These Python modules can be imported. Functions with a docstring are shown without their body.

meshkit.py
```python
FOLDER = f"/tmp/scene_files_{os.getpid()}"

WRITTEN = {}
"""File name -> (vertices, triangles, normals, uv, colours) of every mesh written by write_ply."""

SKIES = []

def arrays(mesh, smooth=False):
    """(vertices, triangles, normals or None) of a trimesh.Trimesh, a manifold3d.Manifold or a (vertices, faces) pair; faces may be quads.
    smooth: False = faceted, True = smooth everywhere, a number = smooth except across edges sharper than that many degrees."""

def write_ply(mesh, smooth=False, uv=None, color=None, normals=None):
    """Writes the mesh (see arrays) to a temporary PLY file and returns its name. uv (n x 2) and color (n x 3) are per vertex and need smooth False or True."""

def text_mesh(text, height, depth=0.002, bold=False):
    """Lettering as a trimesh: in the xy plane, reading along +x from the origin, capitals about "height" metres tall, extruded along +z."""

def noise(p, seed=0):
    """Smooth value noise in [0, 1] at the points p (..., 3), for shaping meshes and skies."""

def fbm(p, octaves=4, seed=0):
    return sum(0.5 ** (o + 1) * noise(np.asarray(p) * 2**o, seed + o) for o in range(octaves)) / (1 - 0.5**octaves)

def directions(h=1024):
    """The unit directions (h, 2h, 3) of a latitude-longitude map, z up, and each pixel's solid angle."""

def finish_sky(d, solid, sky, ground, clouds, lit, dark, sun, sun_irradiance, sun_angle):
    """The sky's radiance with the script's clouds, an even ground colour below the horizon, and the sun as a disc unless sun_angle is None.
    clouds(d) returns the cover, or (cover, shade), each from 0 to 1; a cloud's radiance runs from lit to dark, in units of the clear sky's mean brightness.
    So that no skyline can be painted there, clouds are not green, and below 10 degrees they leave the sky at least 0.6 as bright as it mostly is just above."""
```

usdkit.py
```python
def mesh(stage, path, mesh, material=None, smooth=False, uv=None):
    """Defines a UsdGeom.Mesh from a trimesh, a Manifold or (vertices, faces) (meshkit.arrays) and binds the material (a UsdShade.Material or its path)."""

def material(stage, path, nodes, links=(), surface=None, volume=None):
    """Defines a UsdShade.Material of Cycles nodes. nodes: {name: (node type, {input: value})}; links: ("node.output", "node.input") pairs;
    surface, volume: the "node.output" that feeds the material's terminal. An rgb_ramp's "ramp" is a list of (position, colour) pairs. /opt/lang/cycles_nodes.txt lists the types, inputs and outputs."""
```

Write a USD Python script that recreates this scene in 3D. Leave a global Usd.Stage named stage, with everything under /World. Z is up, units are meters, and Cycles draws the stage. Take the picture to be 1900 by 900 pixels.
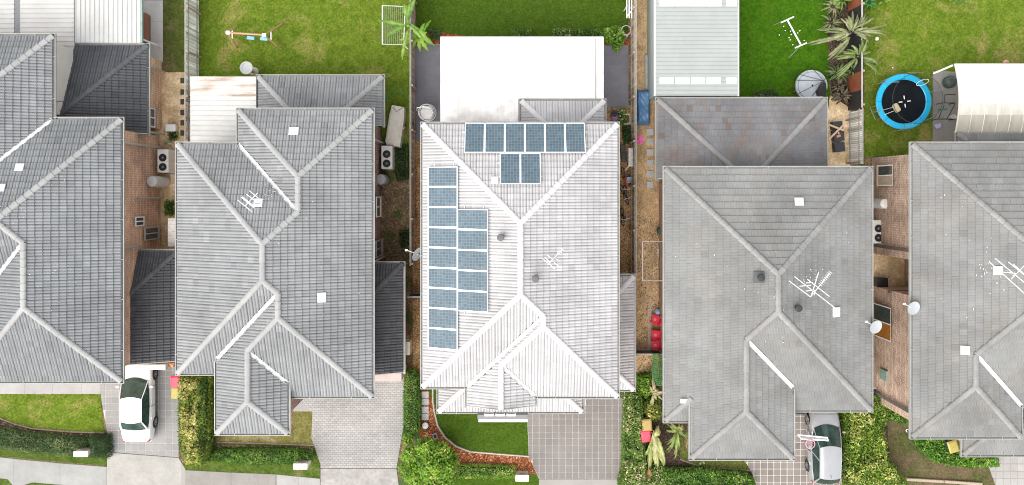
import math, random
import numpy as np
import shapely
from shapely.geometry import Polygon, LineString, Point, box as sbox, MultiPolygon
from shapely.ops import unary_union, linemerge
import trimesh, manifold3d
import usdkit
from pxr import Usd, UsdGeom, UsdLux, UsdShade, Gf, Sdf, Vt

# ------------------------------------------------------------------ stage, camera, light
stage = Usd.Stage.CreateInMemory()
UsdGeom.SetStageUpAxis(stage, UsdGeom.Tokens.z)
UsdGeom.SetStageMetersPerUnit(stage, 1.0)
UsdGeom.Xform.Define(stage, '/World')
UsdGeom.Scope.Define(stage, '/World/Looks')

H = 44.0            # camera height above the ground, metres
FPX = 1455.0        # focal length in photograph pixels (1900 wide)
CX, CY = 950.0, 352.0
cam = UsdGeom.Camera.Define(stage, '/World/camera')
cam.AddTranslateOp().Set(Gf.Vec3d(0, 0, H))
cam.CreateHorizontalApertureAttr(36.0)
cam.CreateVerticalApertureAttr(36.0 * 900 / 1900)
cam.CreateFocalLengthAttr(36.0 * FPX / 1900)
cam.CreateVerticalApertureOffsetAttr(-(450 - CY) / 1900 * 36.0)
cam.CreateClippingRangeAttr(Gf.Vec2f(0.5, 2000))
cam.CreateExposureAttr(1.25)

SUN_DIR = np.array([-0.44, -0.50, 0.75]); SUN_DIR /= np.linalg.norm(SUN_DIR)
sun = UsdLux.DistantLight.Define(stage, '/World/sun')
sun.CreateIntensityAttr(0.58)
sun.CreateAngleAttr(75.0)
sun.CreateNormalizeAttr(True)
sun.CreateColorAttr(Gf.Vec3f(1.0, 0.965, 0.92))
sun.AddTransformOp().Set(Gf.Matrix4d(Gf.Rotation(Gf.Vec3d(0, 0, 1), Gf.Vec3d(*SUN_DIR)), Gf.Vec3d(0, 0, 60)))
sky = UsdLux.DomeLight.Define(stage, '/World/sky')
skym = usdkit.material(stage, '/World/Looks/sky', {
    's': ('sky_texture', {'sky_type': 'single_scattering', 'sun_disc': False,
                          'sun_elevation': math.asin(SUN_DIR[2]), 'sun_rotation': math.atan2(SUN_DIR[0], SUN_DIR[1]),
                          'aerosol_density': 3.0}),
    'c': ('mix_color', {'fac': 0.62, 'b': (5.75, 5.65, 5.4)}),
    'b': ('background_shader', {'strength': 0.099})}, [('s.color', 'c.a'), ('c.result', 'b.color')], surface='b.background')
UsdShade.MaterialBindingAPI.Apply(sky.GetPrim()).Bind(skym)
for p in (sky.GetPrim(),):
    p.SetCustomDataByKey('kind', 'structure')

# ------------------------------------------------------------------ names, things, parts
_used = {}
def numbered(parent, name):
    k = (parent, name); n = _used.get(k, 0); _used[k] = n + 1
    return name if n == 0 else '%s_%03d' % (name, n)

_T = Sdf.ValueTypeNames
def write_mesh(path, v, f, mat, tone=None, smooth=False):
    v = np.asarray(v, np.float32); f = np.asarray(f, np.int32)
    m = UsdGeom.Mesh.Define(stage, path)
    m.CreatePointsAttr(Vt.Vec3fArray.FromNumpy(np.ascontiguousarray(v)))
    m.CreateFaceVertexCountsAttr(Vt.IntArray.FromNumpy(np.full(len(f), 3, np.int32)))
    m.CreateFaceVertexIndicesAttr(Vt.IntArray.FromNumpy(np.ascontiguousarray(f.ravel())))
    m.CreateSubdivisionSchemeAttr('none')
    if smooth:
        vv = v.astype(float); n = np.zeros_like(vv)
        fn = np.cross(vv[f[:, 1]] - vv[f[:, 0]], vv[f[:, 2]] - vv[f[:, 0]])
        for k in range(3): np.add.at(n, f[:, k], fn)
        n /= np.maximum(np.linalg.norm(n, axis=1, keepdims=True), 1e-12)
        m.CreateNormalsAttr(Vt.Vec3fArray.FromNumpy(n.astype(np.float32))); m.SetNormalsInterpolation('vertex')
    if tone is not None:
        t = np.full(len(v), tone, np.float32) if np.ndim(tone) == 0 else np.asarray(tone, np.float32)
        UsdGeom.PrimvarsAPI(m).CreatePrimvar('tone', _T.FloatArray, 'vertex').Set(Vt.FloatArray.FromNumpy(np.ascontiguousarray(t)))
    UsdShade.MaterialBindingAPI.Apply(m.GetPrim()).Bind(mat)
    return m.GetPrim()

def tag(prim, label=None, cat=None, group=None, kind=None):
    for k, x in (('label', label), ('category', cat), ('group', group), ('kind', kind)):
        if x: prim.SetCustomDataByKey(k, x)

class Thing:
    def __init__(s, name, label, cat, base=(0, 0, 0), group=None, kind=None, rz=0.0, matrix=None):
        s.name = name; s.base = np.array(base, float)
        s.path = '/World/' + numbered('/World', name)
        x = UsdGeom.Xform.Define(stage, s.path); s.prim = x.GetPrim()
        m = matrix
        if m is None:
            m = Gf.Matrix4d().SetRotate(Gf.Rotation(Gf.Vec3d(0, 0, 1), math.degrees(rz))); m.SetTranslateOnly(Gf.Vec3d(*map(float, base)))
        x.AddTransformOp().Set(m)
        s.local = rz != 0.0 or matrix is not None     # parts are then given in local coordinates
        tag(s.prim, label, cat, group, kind)
    def part(s, name, mesh, mat, label=None, kind=None, parent=None, tone=None, smooth=False, local=None):
        v, f = mesh[0], mesh[1]
        if tone is None and len(mesh) > 2: tone = mesh[2]
        if len(v) == 0: return None
        loc = s.local if local is None else local
        if not loc: v = np.asarray(v, float) - s.base
        up = s.path if parent is None else str(parent.GetPath())
        p = write_mesh(up + '/' + numbered(up, name), v, f, mat, tone, smooth)
        tag(p, label, None, None, kind)
        return p
    def copy(s, label, matrix, group=None, cat=None):
        path = '/World/' + numbered('/World', s.name)
        x = UsdGeom.Xform.Define(stage, path)
        x.GetPrim().GetReferences().AddInternalReference(s.path)
        x.GetPrim().SetInstanceable(True)
        x.ClearXformOpOrder(); x.AddTransformOp().Set(matrix)
        was = s.prim.GetCustomData()
        tag(x.GetPrim(), label, cat or was['category'], group or was.get('group'))
        return x.GetPrim()

def single(name, mesh, mat, label=None, cat=None, group=None, kind=None, tone=None, smooth=False):
    if tone is None and len(mesh) > 2: tone = mesh[2]
    p = write_mesh('/World/' + numbered('/World', name), mesh[0], mesh[1], mat, tone, smooth)
    tag(p, label, cat, group, kind)
    return p

# ------------------------------------------------------------------ geometry helpers
def P(px, py, z=0.0):
    """The point at height z that stands where the photograph's pixel shows it."""
    k = (H - z) / FPX
    return np.array([(px - CX) * k, (CY - py) * k, z])
def PX(px, z=0.0): return (px - CX) * (H - z) / FPX
def PY(py, z=0.0): return (CY - py) * (H - z) / FPX
def poly(pts, z=0.0): return Polygon([P(x, y, z)[:2] for x, y in pts]).buffer(0)

def cat(ms):
    ms = [m for m in ms if m is not None and len(m[0])]
    if not ms: return np.zeros((0, 3)), np.zeros((0, 3), int)
    off = np.cumsum([0] + [len(m[0]) for m in ms])
    v = np.vstack([m[0] for m in ms]); f = np.vstack([np.asarray(m[1]) + o for m, o in zip(ms, off)])
    if all(len(m) > 2 for m in ms): return v, f, np.concatenate([m[2] for m in ms])
    return v, f

_BV = np.array([[x, y, z] for x in (-.5, .5) for y in (-.5, .5) for z in (-.5, .5)], float)
_BF = np.array([[0, 1, 3], [0, 3, 2], [4, 6, 7], [4, 7, 5], [0, 4, 5], [0, 5, 1], [2, 3, 7], [2, 7, 6], [0, 2, 6], [0, 6, 4], [1, 5, 7], [1, 7, 3]])
def box(c, s, rz=0.0):
    v = _BV * np.array(s, float)
    if rz:
        ca, sa = math.cos(rz), math.sin(rz); v = v @ np.array([[ca, sa, 0], [-sa, ca, 0], [0, 0, 1]])
    return v + np.array(c, float), _BF
def box2(a, b):
    a, b = np.minimum(a, b), np.maximum(a, b)
    return box((a + b) / 2, b - a)
def rbox(c, s, r=0.03, rz=0.0):
    s = np.array(s, float); r = min(r, s.min() * 0.45)
    pts = np.vstack([_BV * (s - np.array([2 * r if k != a else 0 for k in range(3)])) for a in range(3)])
    h = trimesh.convex.convex_hull(pts)
    v = np.array(h.vertices)
    if rz:
        ca, sa = math.cos(rz), math.sin(rz); v = v @ np.array([[ca, sa, 0], [-sa, ca, 0], [0, 0, 1]])
    return v + np.array(c, float), np.array(h.faces)
def hull(pts):
    h = trimesh.convex.convex_hull(np.asarray(pts, float)); return np.array(h.vertices), np.array(h.faces)
def tube(pts, r, n=6, closed=False, caps=True):
    p = np.asarray(pts, float); m = len(p)
    r = np.full(m, r) if np.ndim(r) == 0 else np.asarray(r, float)
    if closed: t = np.roll(p, -1, 0) - np.roll(p, 1, 0)
    else: t = np.gradient(p, axis=0)
    t /= np.linalg.norm(t, axis=1, keepdims=True) + 1e-12
    ref = np.where(np.abs(t[:, 2:]) < 0.95, [[0, 0, 1.0]], [[1.0, 0, 0]])
    a = np.cross(t, ref); a /= np.linalg.norm(a, axis=1, keepdims=True) + 1e-12
    b = np.cross(t, a); g = np.arange(n) * 2 * np.pi / n
    v = (p[:, None] + r[:, None, None] * (np.cos(g)[None, :, None] * a[:, None] + np.sin(g)[None, :, None] * b[:, None])).reshape(-1, 3)
    f = []
    for i in range(m if closed else m - 1):
        k = (i + 1) % m
        for j in range(n):
            q = (j + 1) % n
            f += [[i * n + j, i * n + q, k * n + q], [i * n + j, k * n + q, k * n + j]]
    if not closed and caps:
        for j in range(1, n - 1):
            f += [[0, j + 1, j], [(m - 1) * n, (m - 1) * n + j, (m - 1) * n + j + 1]]
    return v, np.array(f)
def circle(c, r, n=24, z=None):
    g = np.arange(n) * 2 * np.pi / n
    return np.stack([c[0] + r * np.cos(g), c[1] + r * np.sin(g), np.full(n, c[2] if z is None else z)], 1)
def lathe(profile, c=(0, 0, 0), n=20):
    pr = np.asarray(profile, float); m = len(pr); g = np.arange(n) * 2 * np.pi / n
    v = np.stack([pr[:, None, 0] * np.cos(g), pr[:, None, 0] * np.sin(g), np.repeat(pr[:, 1:2], n, 1)], -1).reshape(-1, 3) + np.array(c, float)
    f = []
    for i in range(m - 1):
        for j in range(n):
            q = (j + 1) % n
            f += [[i * n + j, i * n + q, (i + 1) * n + q], [i * n + j, (i + 1) * n + q, (i + 1) * n + j]]
    return v, np.array(f)
def disc(c, r, n=24): return lathe([(r, 0), (0.001, 0)], c, n)
def xf(mesh, M, t=(0, 0, 0)): return (np.asarray(mesh[0]) @ np.asarray(M, float).T + np.array(t, float),) + tuple(mesh[1:])
def rotz(mesh, a, t=(0, 0, 0)):
    ca, sa = math.cos(a), math.sin(a); return xf(mesh, [[ca, -sa, 0], [sa, ca, 0], [0, 0, 1]], t)
def polys_of(g):
    if g.is_empty: return []
    return [q for q in (g.geoms if hasattr(g, 'geoms') else [g]) if q.geom_type == 'Polygon' and q.area > 1e-4]
def extrude(g, z0, z1):
    out = []
    for q in polys_of(g):
        rings = [np.array(q.exterior.coords)[:-1]] + [np.array(r.coords)[:-1] for r in q.interiors]
        m = manifold3d.Manifold.extrude(manifold3d.CrossSection(rings, manifold3d.FillRule.EvenOdd), z1 - z0).to_mesh()
        v = np.array(m.vert_properties[:, :3], float); v[:, 2] += z0
        out.append((v, np.array(m.tri_verts)))
    return cat(out)
def flat(g, zf):
    """A polygon as a sheet; zf is a height or a function of x and y."""
    out = []
    for q in polys_of(g):
        v, f = extrude(q, 0, 1)
        top = np.all(v[f][:, :, 2] > .5, axis=1); f = f[top]
        idx, inv = np.unique(f.ravel(), return_inverse=True)
        v = v[idx].copy(); v[:, 2] = zf if np.ndim(zf) == 0 and not callable(zf) else zf(v[:, 0], v[:, 1])
        out.append((v, inv.reshape(-1, 3)))
    return cat(out)
def sheet(g, z, step=0.5, bump=0.0, rng=None):
    """A polygon as a finely divided sheet with gentle unevenness."""
    if bump <= 0: return flat(g, z)
    x0, y0, x1, y1 = g.bounds; out = []
    for q in polys_of(g):
        pts = [np.array(q.exterior.segmentize(step).coords)[:-1]]
        gx, gy = np.meshgrid(np.arange(x0, x1, step), np.arange(y0, y1, step)); c = np.stack([gx.ravel(), gy.ravel()], 1)
        c = c + (rng.random(c.shape) - .5) * step * .4
        ok = shapely.contains_xy(q.buffer(-step * .4), c[:, 0], c[:, 1]); pts.append(c[ok])
        p = np.vstack(pts)
        from scipy.spatial import Delaunay
        tri = Delaunay(p).simplices; cen = p[tri].mean(1)
        tri = tri[shapely.contains_xy(q, cen[:, 0], cen[:, 1])]
        zz = z + bump * rng.random(len(p)); zz[:len(pts[0])] = z
        v = np.column_stack([p, zz])
        nrm = np.cross(v[tri[:, 1]] - v[tri[:, 0]], v[tri[:, 2]] - v[tri[:, 0]])[:, 2]
        tri[nrm < 0] = tri[nrm < 0][:, ::-1]
        out.append((v, tri))
    return cat(out)
def sample(g, n, rng):
    x0, y0, x1, y1 = g.bounds; out = np.zeros((0, 2))
    while len(out) < n:
        c = rng.random((int(n * 2) + 20, 2)) * [x1 - x0, y1 - y0] + [x0, y0]
        out = np.vstack([out, c[shapely.contains_xy(g, c[:, 0], c[:, 1])]])
    return out[:n]

# ------------------------------------------------------------------ materials
LK = '/World/Looks/'
_mats = {}
def mat(name, col, rough=0.6, var=0.12, scale=5.0, col2=None, bump=0.0, bscale=60.0, metal=0.0, spec=0.5, fine=0.0, fscale=90.0, coat=0.0, stretch=None):
    """Even material with clouded wear: col to col2 by noise, optional fine grain and relief."""
    if name in _mats: return _mats[name]
    c = np.array(col, float); c2 = np.array(col2 if col2 is not None else c * (1 + var), float); c1 = c if col2 is not None else c * (1 - var)
    nodes = {'g': ('geometry', {}), 'n': ('noise_texture', {'scale': scale, 'detail': 5.0, 'roughness': 0.6}),
             'r': ('rgb_ramp', {'ramp': [(0.3, tuple(c1)), (0.7, tuple(np.clip(c2, 0, 1)))]}),
             'p': ('principled_bsdf', {'roughness': rough, 'metallic': metal, 'specular_ior_level': spec, 'coat_weight': coat})}
    links = [('n.fac', 'r.fac')]
    if stretch is not None:
        nodes['m'] = ('mapping', {'scale': stretch}); links += [('g.position', 'm.vector'), ('m.vector', 'n.vector')]
    else: links += [('g.position', 'n.vector')]
    last = 'r.color'
    if fine > 0:
        nodes['fn'] = ('noise_texture', {'scale': fscale, 'detail': 3.0, 'roughness': 0.7})
        nodes['fr'] = ('rgb_ramp', {'ramp': [(0.3, (1 - fine,) * 3), (0.7, (1 + fine,) * 3)]})
        nodes['fm'] = ('mix_color', {'blend_type': 'multiply', 'fac': 1.0, 'use_clamp': False})
        links += [('g.position', 'fn.vector'), ('fn.fac', 'fr.fac'), (last, 'fm.a'), ('fr.color', 'fm.b')]; last = 'fm.result'
    links.append((last, 'p.base_color'))
    if bump > 0:
        nodes['bn'] = ('noise_texture', {'scale': bscale, 'detail': 4.0}); nodes['b'] = ('bump', {'strength': 1.0, 'distance': bump})
        links += [('g.position', 'bn.vector'), ('bn.fac', 'b.height'), ('b.normal', 'p.normal')]
    _mats[name] = usdkit.material(stage, LK + name, nodes, links, surface='p.BSDF')
    return _mats[name]

def tone_mat(name, ramp, rough=0.6, fine=0.1, fscale=40.0, stain=0.15, sscale=0.8, bump=0.0, bscale=120.0, spec=0.5, translucent=0.0, stretch=None, weather=None):
    """A material whose colour runs over a ramp by each piece's own tone, with grain and large soft stains."""
    if name in _mats: return _mats[name]
    nodes = {'a': ('attribute', {'attribute': 'tone'}), 'r': ('rgb_ramp', {'ramp': ramp}), 'g': ('geometry', {}),
             'n': ('noise_texture', {'scale': fscale, 'detail': 4.0, 'roughness': 0.65}),
             'nr': ('rgb_ramp', {'ramp': [(0.3, (1 - fine,) * 3), (0.7, (1 + fine,) * 3)]}),
             's': ('noise_texture', {'scale': sscale, 'detail': 5.0, 'roughness': 0.6}),
             'sr': ('rgb_ramp', {'ramp': [(0.35, (1 - stain,) * 3), (0.65, (1 + stain * .6,) * 3)]}),
             'm1': ('mix_color', {'blend_type': 'multiply', 'fac': 1.0, 'use_clamp': False}), 'm2': ('mix_color', {'blend_type': 'multiply', 'fac': 1.0, 'use_clamp': False}),
             'p': ('principled_bsdf', {'roughness': rough, 'specular_ior_level': spec})}
    links = [('a.fac', 'r.fac'), ('g.position', 'n.vector'), ('g.position', 's.vector'), ('n.fac', 'nr.fac'), ('s.fac', 'sr.fac'),
             ('r.color', 'm1.a'), ('nr.color', 'm1.b'), ('m1.result', 'm2.a'), ('sr.color', 'm2.b'), ('m2.result', 'p.base_color')]
    if stretch is not None:
        nodes['mp'] = ('mapping', {'scale': stretch}); links = [l for l in links if l[1] != 's.vector'] + [('g.position', 'mp.vector'), ('mp.vector', 's.vector')]
    if weather is not None:
        nodes['wn'] = ('noise_texture', {'scale': .55, 'detail': 5.0, 'roughness': 0.6}); nodes['wr'] = ('rgb_ramp', {'ramp': [(.48, (0, 0, 0)), (.66, (.75, .75, .75))]}); nodes['wm'] = ('mix_color', {'blend_type': 'multiply', 'b': weather})
        links += [('g.position', 'wn.vector'), ('wn.fac', 'wr.fac'), ('wr.color', 'wm.fac'), ('m2.result', 'wm.a'), ('wm.result', 'p.base_color')]; links.remove(('m2.result', 'p.base_color'))
    if bump > 0:
        nodes['bn'] = ('noise_texture', {'scale': bscale, 'detail': 3.0}); nodes['b'] = ('bump', {'distance': bump})
        links += [('g.position', 'bn.vector'), ('bn.fac', 'b.height'), ('b.normal', 'p.normal')]
    surf = 'p.BSDF'
    if translucent > 0:
        nodes['t'] = ('translucent_bsdf', {}); nodes['x'] = ('mix_closure', {'fac': translucent})
        links += [('m2.result', 't.color'), ('p.BSDF', 'x.closure1'), ('t.BSDF', 'x.closure2')]; surf = 'x.closure'
    _mats[name] = usdkit.material(stage, LK + name, nodes, links, surface=surf)
    return _mats[name]

def brick_mat(name, c1, c2, mortar):
    nodes = {'g': ('geometry', {}), 's': ('separate_xyz', {}), 'u': ('math', {'math_type': 'add'}), 'c': ('combine_xyz', {}),
             'b': ('brick_texture', {'scale': 1.0, 'brick_width': 0.24, 'row_height': 0.086, 'mortar_size': 0.014, 'mortar_smooth': 0.1, 'bias': -0.1,
                                     'color1': c1, 'color2': c2, 'mortar': mortar}),
             'n': ('noise_texture', {'scale': 1.1, 'detail': 5.0}), 'nr': ('rgb_ramp', {'ramp': [(0.3, (.72,) * 3), (0.7, (1.2,) * 3)]}),
             'm': ('mix_color', {'blend_type': 'multiply', 'fac': 1.0, 'use_clamp': False}),
             'bp': ('bump', {'invert': True, 'distance': 0.01}), 'p': ('principled_bsdf', {'roughness': 0.85, 'specular_ior_level': 0.25})}
    links = [('g.position', 's.vector'), ('s.x', 'u.value1'), ('s.y', 'u.value2'), ('u.value', 'c.x'), ('s.z', 'c.y'), ('c.vector', 'b.vector'),
             ('g.position', 'n.vector'), ('n.fac', 'nr.fac'), ('b.color', 'm.a'), ('nr.color', 'm.b'), ('m.result', 'p.base_color'), ('b.fac', 'bp.height'), ('bp.normal', 'p.normal')]
    return usdkit.material(stage, LK + name, nodes, links, surface='p.BSDF')

def grass_mat(name, greens, dry, dryness=0.5, scale=0.55):
    nodes = {'g': ('geometry', {}), 'n1': ('noise_texture', {'scale': scale, 'detail': 6.0, 'roughness': 0.62, 'distortion': 0.6}),
             'n2': ('noise_texture', {'scale': 2.1, 'detail': 7.0, 'roughness': 0.74}),
             'n3': ('noise_texture', {'scale': 9.0, 'detail': 5.0, 'roughness': 0.78}),
             'r2': ('rgb_ramp', {'ramp': [(0.3, greens[0]), (0.5, greens[1]), (0.72, greens[2])]}),
             'r1': ('rgb_ramp', {'ramp': [(dryness, (0, 0, 0)), (dryness + 0.16, (1, 1, 1))]}),
             'r3': ('rgb_ramp', {'ramp': [(0.30, (.50,) * 3), (0.70, (1.5,) * 3)]}),
             'd': ('mix_color', {'b': dry}), 'm': ('mix_color', {'blend_type': 'multiply', 'fac': 1.0, 'use_clamp': False}),
             'bp': ('bump', {'distance': 0.05}), 'p': ('principled_bsdf', {'roughness': 0.9, 'specular_ior_level': 0.15})}
    links = [('g.position', k + '.vector') for k in ('n1', 'n2', 'n3')] + [('n2.fac', 'r2.fac'), ('n1.fac', 'r1.fac'), ('n3.fac', 'r3.fac'),
             ('r1.color', 'd.fac'), ('r2.color', 'd.a'), ('d.result', 'm.a'), ('r3.color', 'm.b'), ('m.result', 'p.base_color'), ('n3.fac', 'bp.height'), ('bp.normal', 'p.normal')]
    return usdkit.material(stage, LK + name, nodes, links, surface='p.BSDF')

def chips_mat(name, cols, scale=22.0, depth=0.03, patch=None):
    """Loose ground: chips, sand and leaf litter."""
    nodes = {'g': ('geometry', {}), 'v': ('voronoi_texture', {'scale': scale}), 's': ('separate_color', {}),
             'r': ('rgb_ramp', {'ramp': cols}), 'n': ('noise_texture', {'scale': 1.3, 'detail': 6.0, 'roughness': 0.65}),
             'nr': ('rgb_ramp', {'ramp': [(0.3, (.6,) * 3), (0.7, (1.25,) * 3)]}), 'm': ('mix_color', {'blend_type': 'multiply', 'fac': 1.0, 'use_clamp': False}),
             'bp': ('bump', {'invert': True, 'distance': depth}), 'p': ('principled_bsdf', {'roughness': 0.95, 'specular_ior_level': 0.15})}
    links = [('g.position', 'v.vector'), ('v.color', 's.color'), ('s.r', 'r.fac'), ('g.position', 'n.vector'), ('n.fac', 'nr.fac'), ('r.color', 'm.a'), ('nr.color', 'm.b'),
             ('v.distance', 'bp.height'), ('bp.normal', 'p.normal')]
    last = 'm.result'
    if patch is not None:
        nodes['pn'] = ('noise_texture', {'scale': 0.9, 'detail': 6.0, 'roughness': 0.7}); nodes['pr'] = ('rgb_ramp', {'ramp': [(0.5, (0, 0, 0)), (0.6, (1, 1, 1))]})
        nodes['pm'] = ('mix_color', {'b': patch}); links += [('g.position', 'pn.vector'), ('pn.fac', 'pr.fac'), ('pr.color', 'pm.fac'), (last, 'pm.a')]; last = 'pm.result'
    links.append((last, 'p.base_color'))
    return usdkit.material(stage, LK + name, nodes, links, surface='p.BSDF')

def glass_mat(name, tint=(0.03, 0.04, 0.045), rough=0.06):
    return mat(name, tint, rough=rough, var=0.2, scale=1.5, spec=0.8)

M_white = mat('white_paint', (.78, .78, .76), .45, .04, 3, fine=.03)
M_cream = mat('cream_paint', (.56, .53, .46), .5, .06, 3)
M_gutter = mat('gutter_paint', (.31, .31, .295), .4, .08, 2)
M_valley = mat('valley_steel', (.54, .54, .53), .35, .04, 2, spec=.6)
M_fascia = mat('fascia_paint', (.38, .375, .36), .5, .05)
M_soffit = mat('soffit_paint', (.7, .7, .68), .7, .04)
M_dark = mat('dark_plastic', (.022, .023, .026), .45, .2, 8)
M_black = mat('black_rubber', (.014, .014, .015), .6, .2, 10)
M_grey = mat('grey_paint', (.17, .18, .19), .5, .06)
M_lgrey = mat('light_grey_paint', (.32, .335, .35), .45, .06)
M_steel = mat('galvanised_steel', (.55, .57, .58), .38, .1, 12, metal=.6)
M_alu = mat('white_aluminium', (.66, .66, .66), .35, .03)
M_glass = glass_mat('window_glass')
M_wood = mat('weathered_timber', (.34, .27, .21), .85, .3, 4, fine=.2, fscale=30, stretch=(8, 8, 1))
M_pine = mat('pine_timber', (.48, .27, .16), .7, .2, 6)
M_brown = mat('brown_steel', (.12, .085, .06), .6, .2, 8)
M_red = mat('red_plastic', (.62, .02, .06), .4, .1, 6)
M_binred = mat('bin_lid_red', (.66, .05, .09), .45, .08, 5)
M_binyel = mat('bin_lid_yellow', (.3410, .2790, .0620), .5, .1, 5)
M_binbody = mat('bin_body_green', (.02, .045, .03), .5, .1, 5)
M_blue = mat('blue_tarpaulin', (.07, .17, .32), .4, .18, 3, bump=.02, bscale=6)
M_cyan = mat('trampoline_pad', (.006, .36, .62), .4, .08, 4)
M_pink = mat('pink_cloth', (.75, .04, .38), .6, .1, 9)
M_core = mat('hedge_branches', (.016, .026, .008), .95, .4, 9)
M_trunk = mat('bark', (.13, .10, .07), .9, .3, 14, bump=.01)

# ------------------------------------------------------------------ the ground
rng = np.random.default_rng(11)
G_soil = chips_mat('soil', [(0, (.1105, .0780, .0455)), (.5, (.1950, .1365, .0780)), (1, (.2860, .2080, .1170))], 16, .03, patch=(.0650, .0975, .0286))
G_sand = chips_mat('sandy_gravel', [(0, (.3900, .2550, .1275)), (.5, (.5400, .3750, .2025)), (1, (.6900, .5100, .3150))], 26, .02)
G_sand2 = chips_mat('dry_bark_litter', [(0, (.1950, .1125, .0525)), (.5, (.3750, .2325, .1125)), (1, (.5700, .3900, .2100))], 20, .04)
G_paledirt = chips_mat('pale_dirt', [(0, (.5950, .4375, .2625)), (.5, (.7525, .5775, .3675)), (1, (.8750, .7000, .4725))], 14, .02, patch=(.5250, .3850, .2100))
G_mulch = chips_mat('red_mulch', [(0, (.1360, .0340, .0127)), (.5, (.2890, .0850, .0298)), (1, (.4420, .1785, .0765))], 24, .05)
G_dark = chips_mat('dark_mulch', [(0, (.035, .026, .02)), (.5, (.08, .055, .04)), (1, (.17, .12, .09))], 20, .05)
G_lawn_a = grass_mat('lawn_dry_patches', [(.0601, .1149, .0057), (.1082, .1647, .0126), (.1603, .2068, .0286)], (.2406, .2222, .0628), .53)
G_lawn_b = grass_mat('lawn_clipped', [(.0351, .0731, .0045), (.0479, .0922, .0055), (.0638, .1081, .0100)], (.0766, .0986, .0175), .60)
G_lawn_c = grass_mat('lawn_bright', [(.0214, .0788, .0008), (.0404, .1158, .0017), (.0665, .1429, .0042)], (.1045, .1183, .0126), .61)
G_lawn_d = grass_mat('lawn_thin', [(.0450, .0750, .0112), (.0900, .1162, .0225), (.1425, .1425, .0450)], (.1875, .1500, .0750), .50)
G_moss = grass_mat('mossy_soil', [(.035, .045, .012), (.075, .085, .025), (.11, .11, .04)], (.13, .095, .055), .44)
G_dryl = grass_mat('dry_front_lawn', [(.09, .10, .02), (.15, .14, .04), (.2, .18, .07)], (.27, .22, .11), .46)
G_verge = grass_mat('verge_grass', [(.0350, .0770, .0070), (.0700, .1120, .0140), (.1190, .1400, .0350)], (.1960, .1750, .0840), .57)
G_conc = mat('pale_concrete', (.2500, .2400, .2200), .85, 0, .9, col2=(.3400, .3300, .3050), fine=.06, fscale=16, bump=.004, bscale=80)
G_conc2 = mat('grey_concrete', (.2400, .2310, .2160), .85, 0, .8, col2=(.3000, .2880, .2700), fine=.08, fscale=30, bump=.004)
G_path = mat('footpath_concrete', (.2350, .2350, .2250), .85, 0, .7, col2=(.3100, .3100, .3000), fine=.07, fscale=14, bump=.004)
G_joint = mat('pale_joint_sand', (.58, .555, .52), .95, .08, 9)
G_joint2 = mat('grey_joint_sand', (.2760, .2640, .2520), .95, .08, 9)
T_paver_a = tone_mat('clay_grey_pavers', [(0, (.2147, .2097, .2049)), (.5, (.2429, .2388, .2346)), (1, (.2768, .2708, .2673))], .85, .07, 40, .1, .6, .003)
T_paver_b = tone_mat('pale_pavers', [(0, (.2444, .2340, .2236)), (.5, (.2912, .2808, .2678)), (1, (.3224, .3120, .2990))], .85, .06, 40, .12, .5, .003)
T_paver_c = tone_mat('grey_brick_pavers', [(0, (.2464, .2352, .2240)), (.5, (.3080, .2996, .2884)), (1, (.3696, .3584, .3472))], .85, .07, 40, .14, .5, .003)
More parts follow.
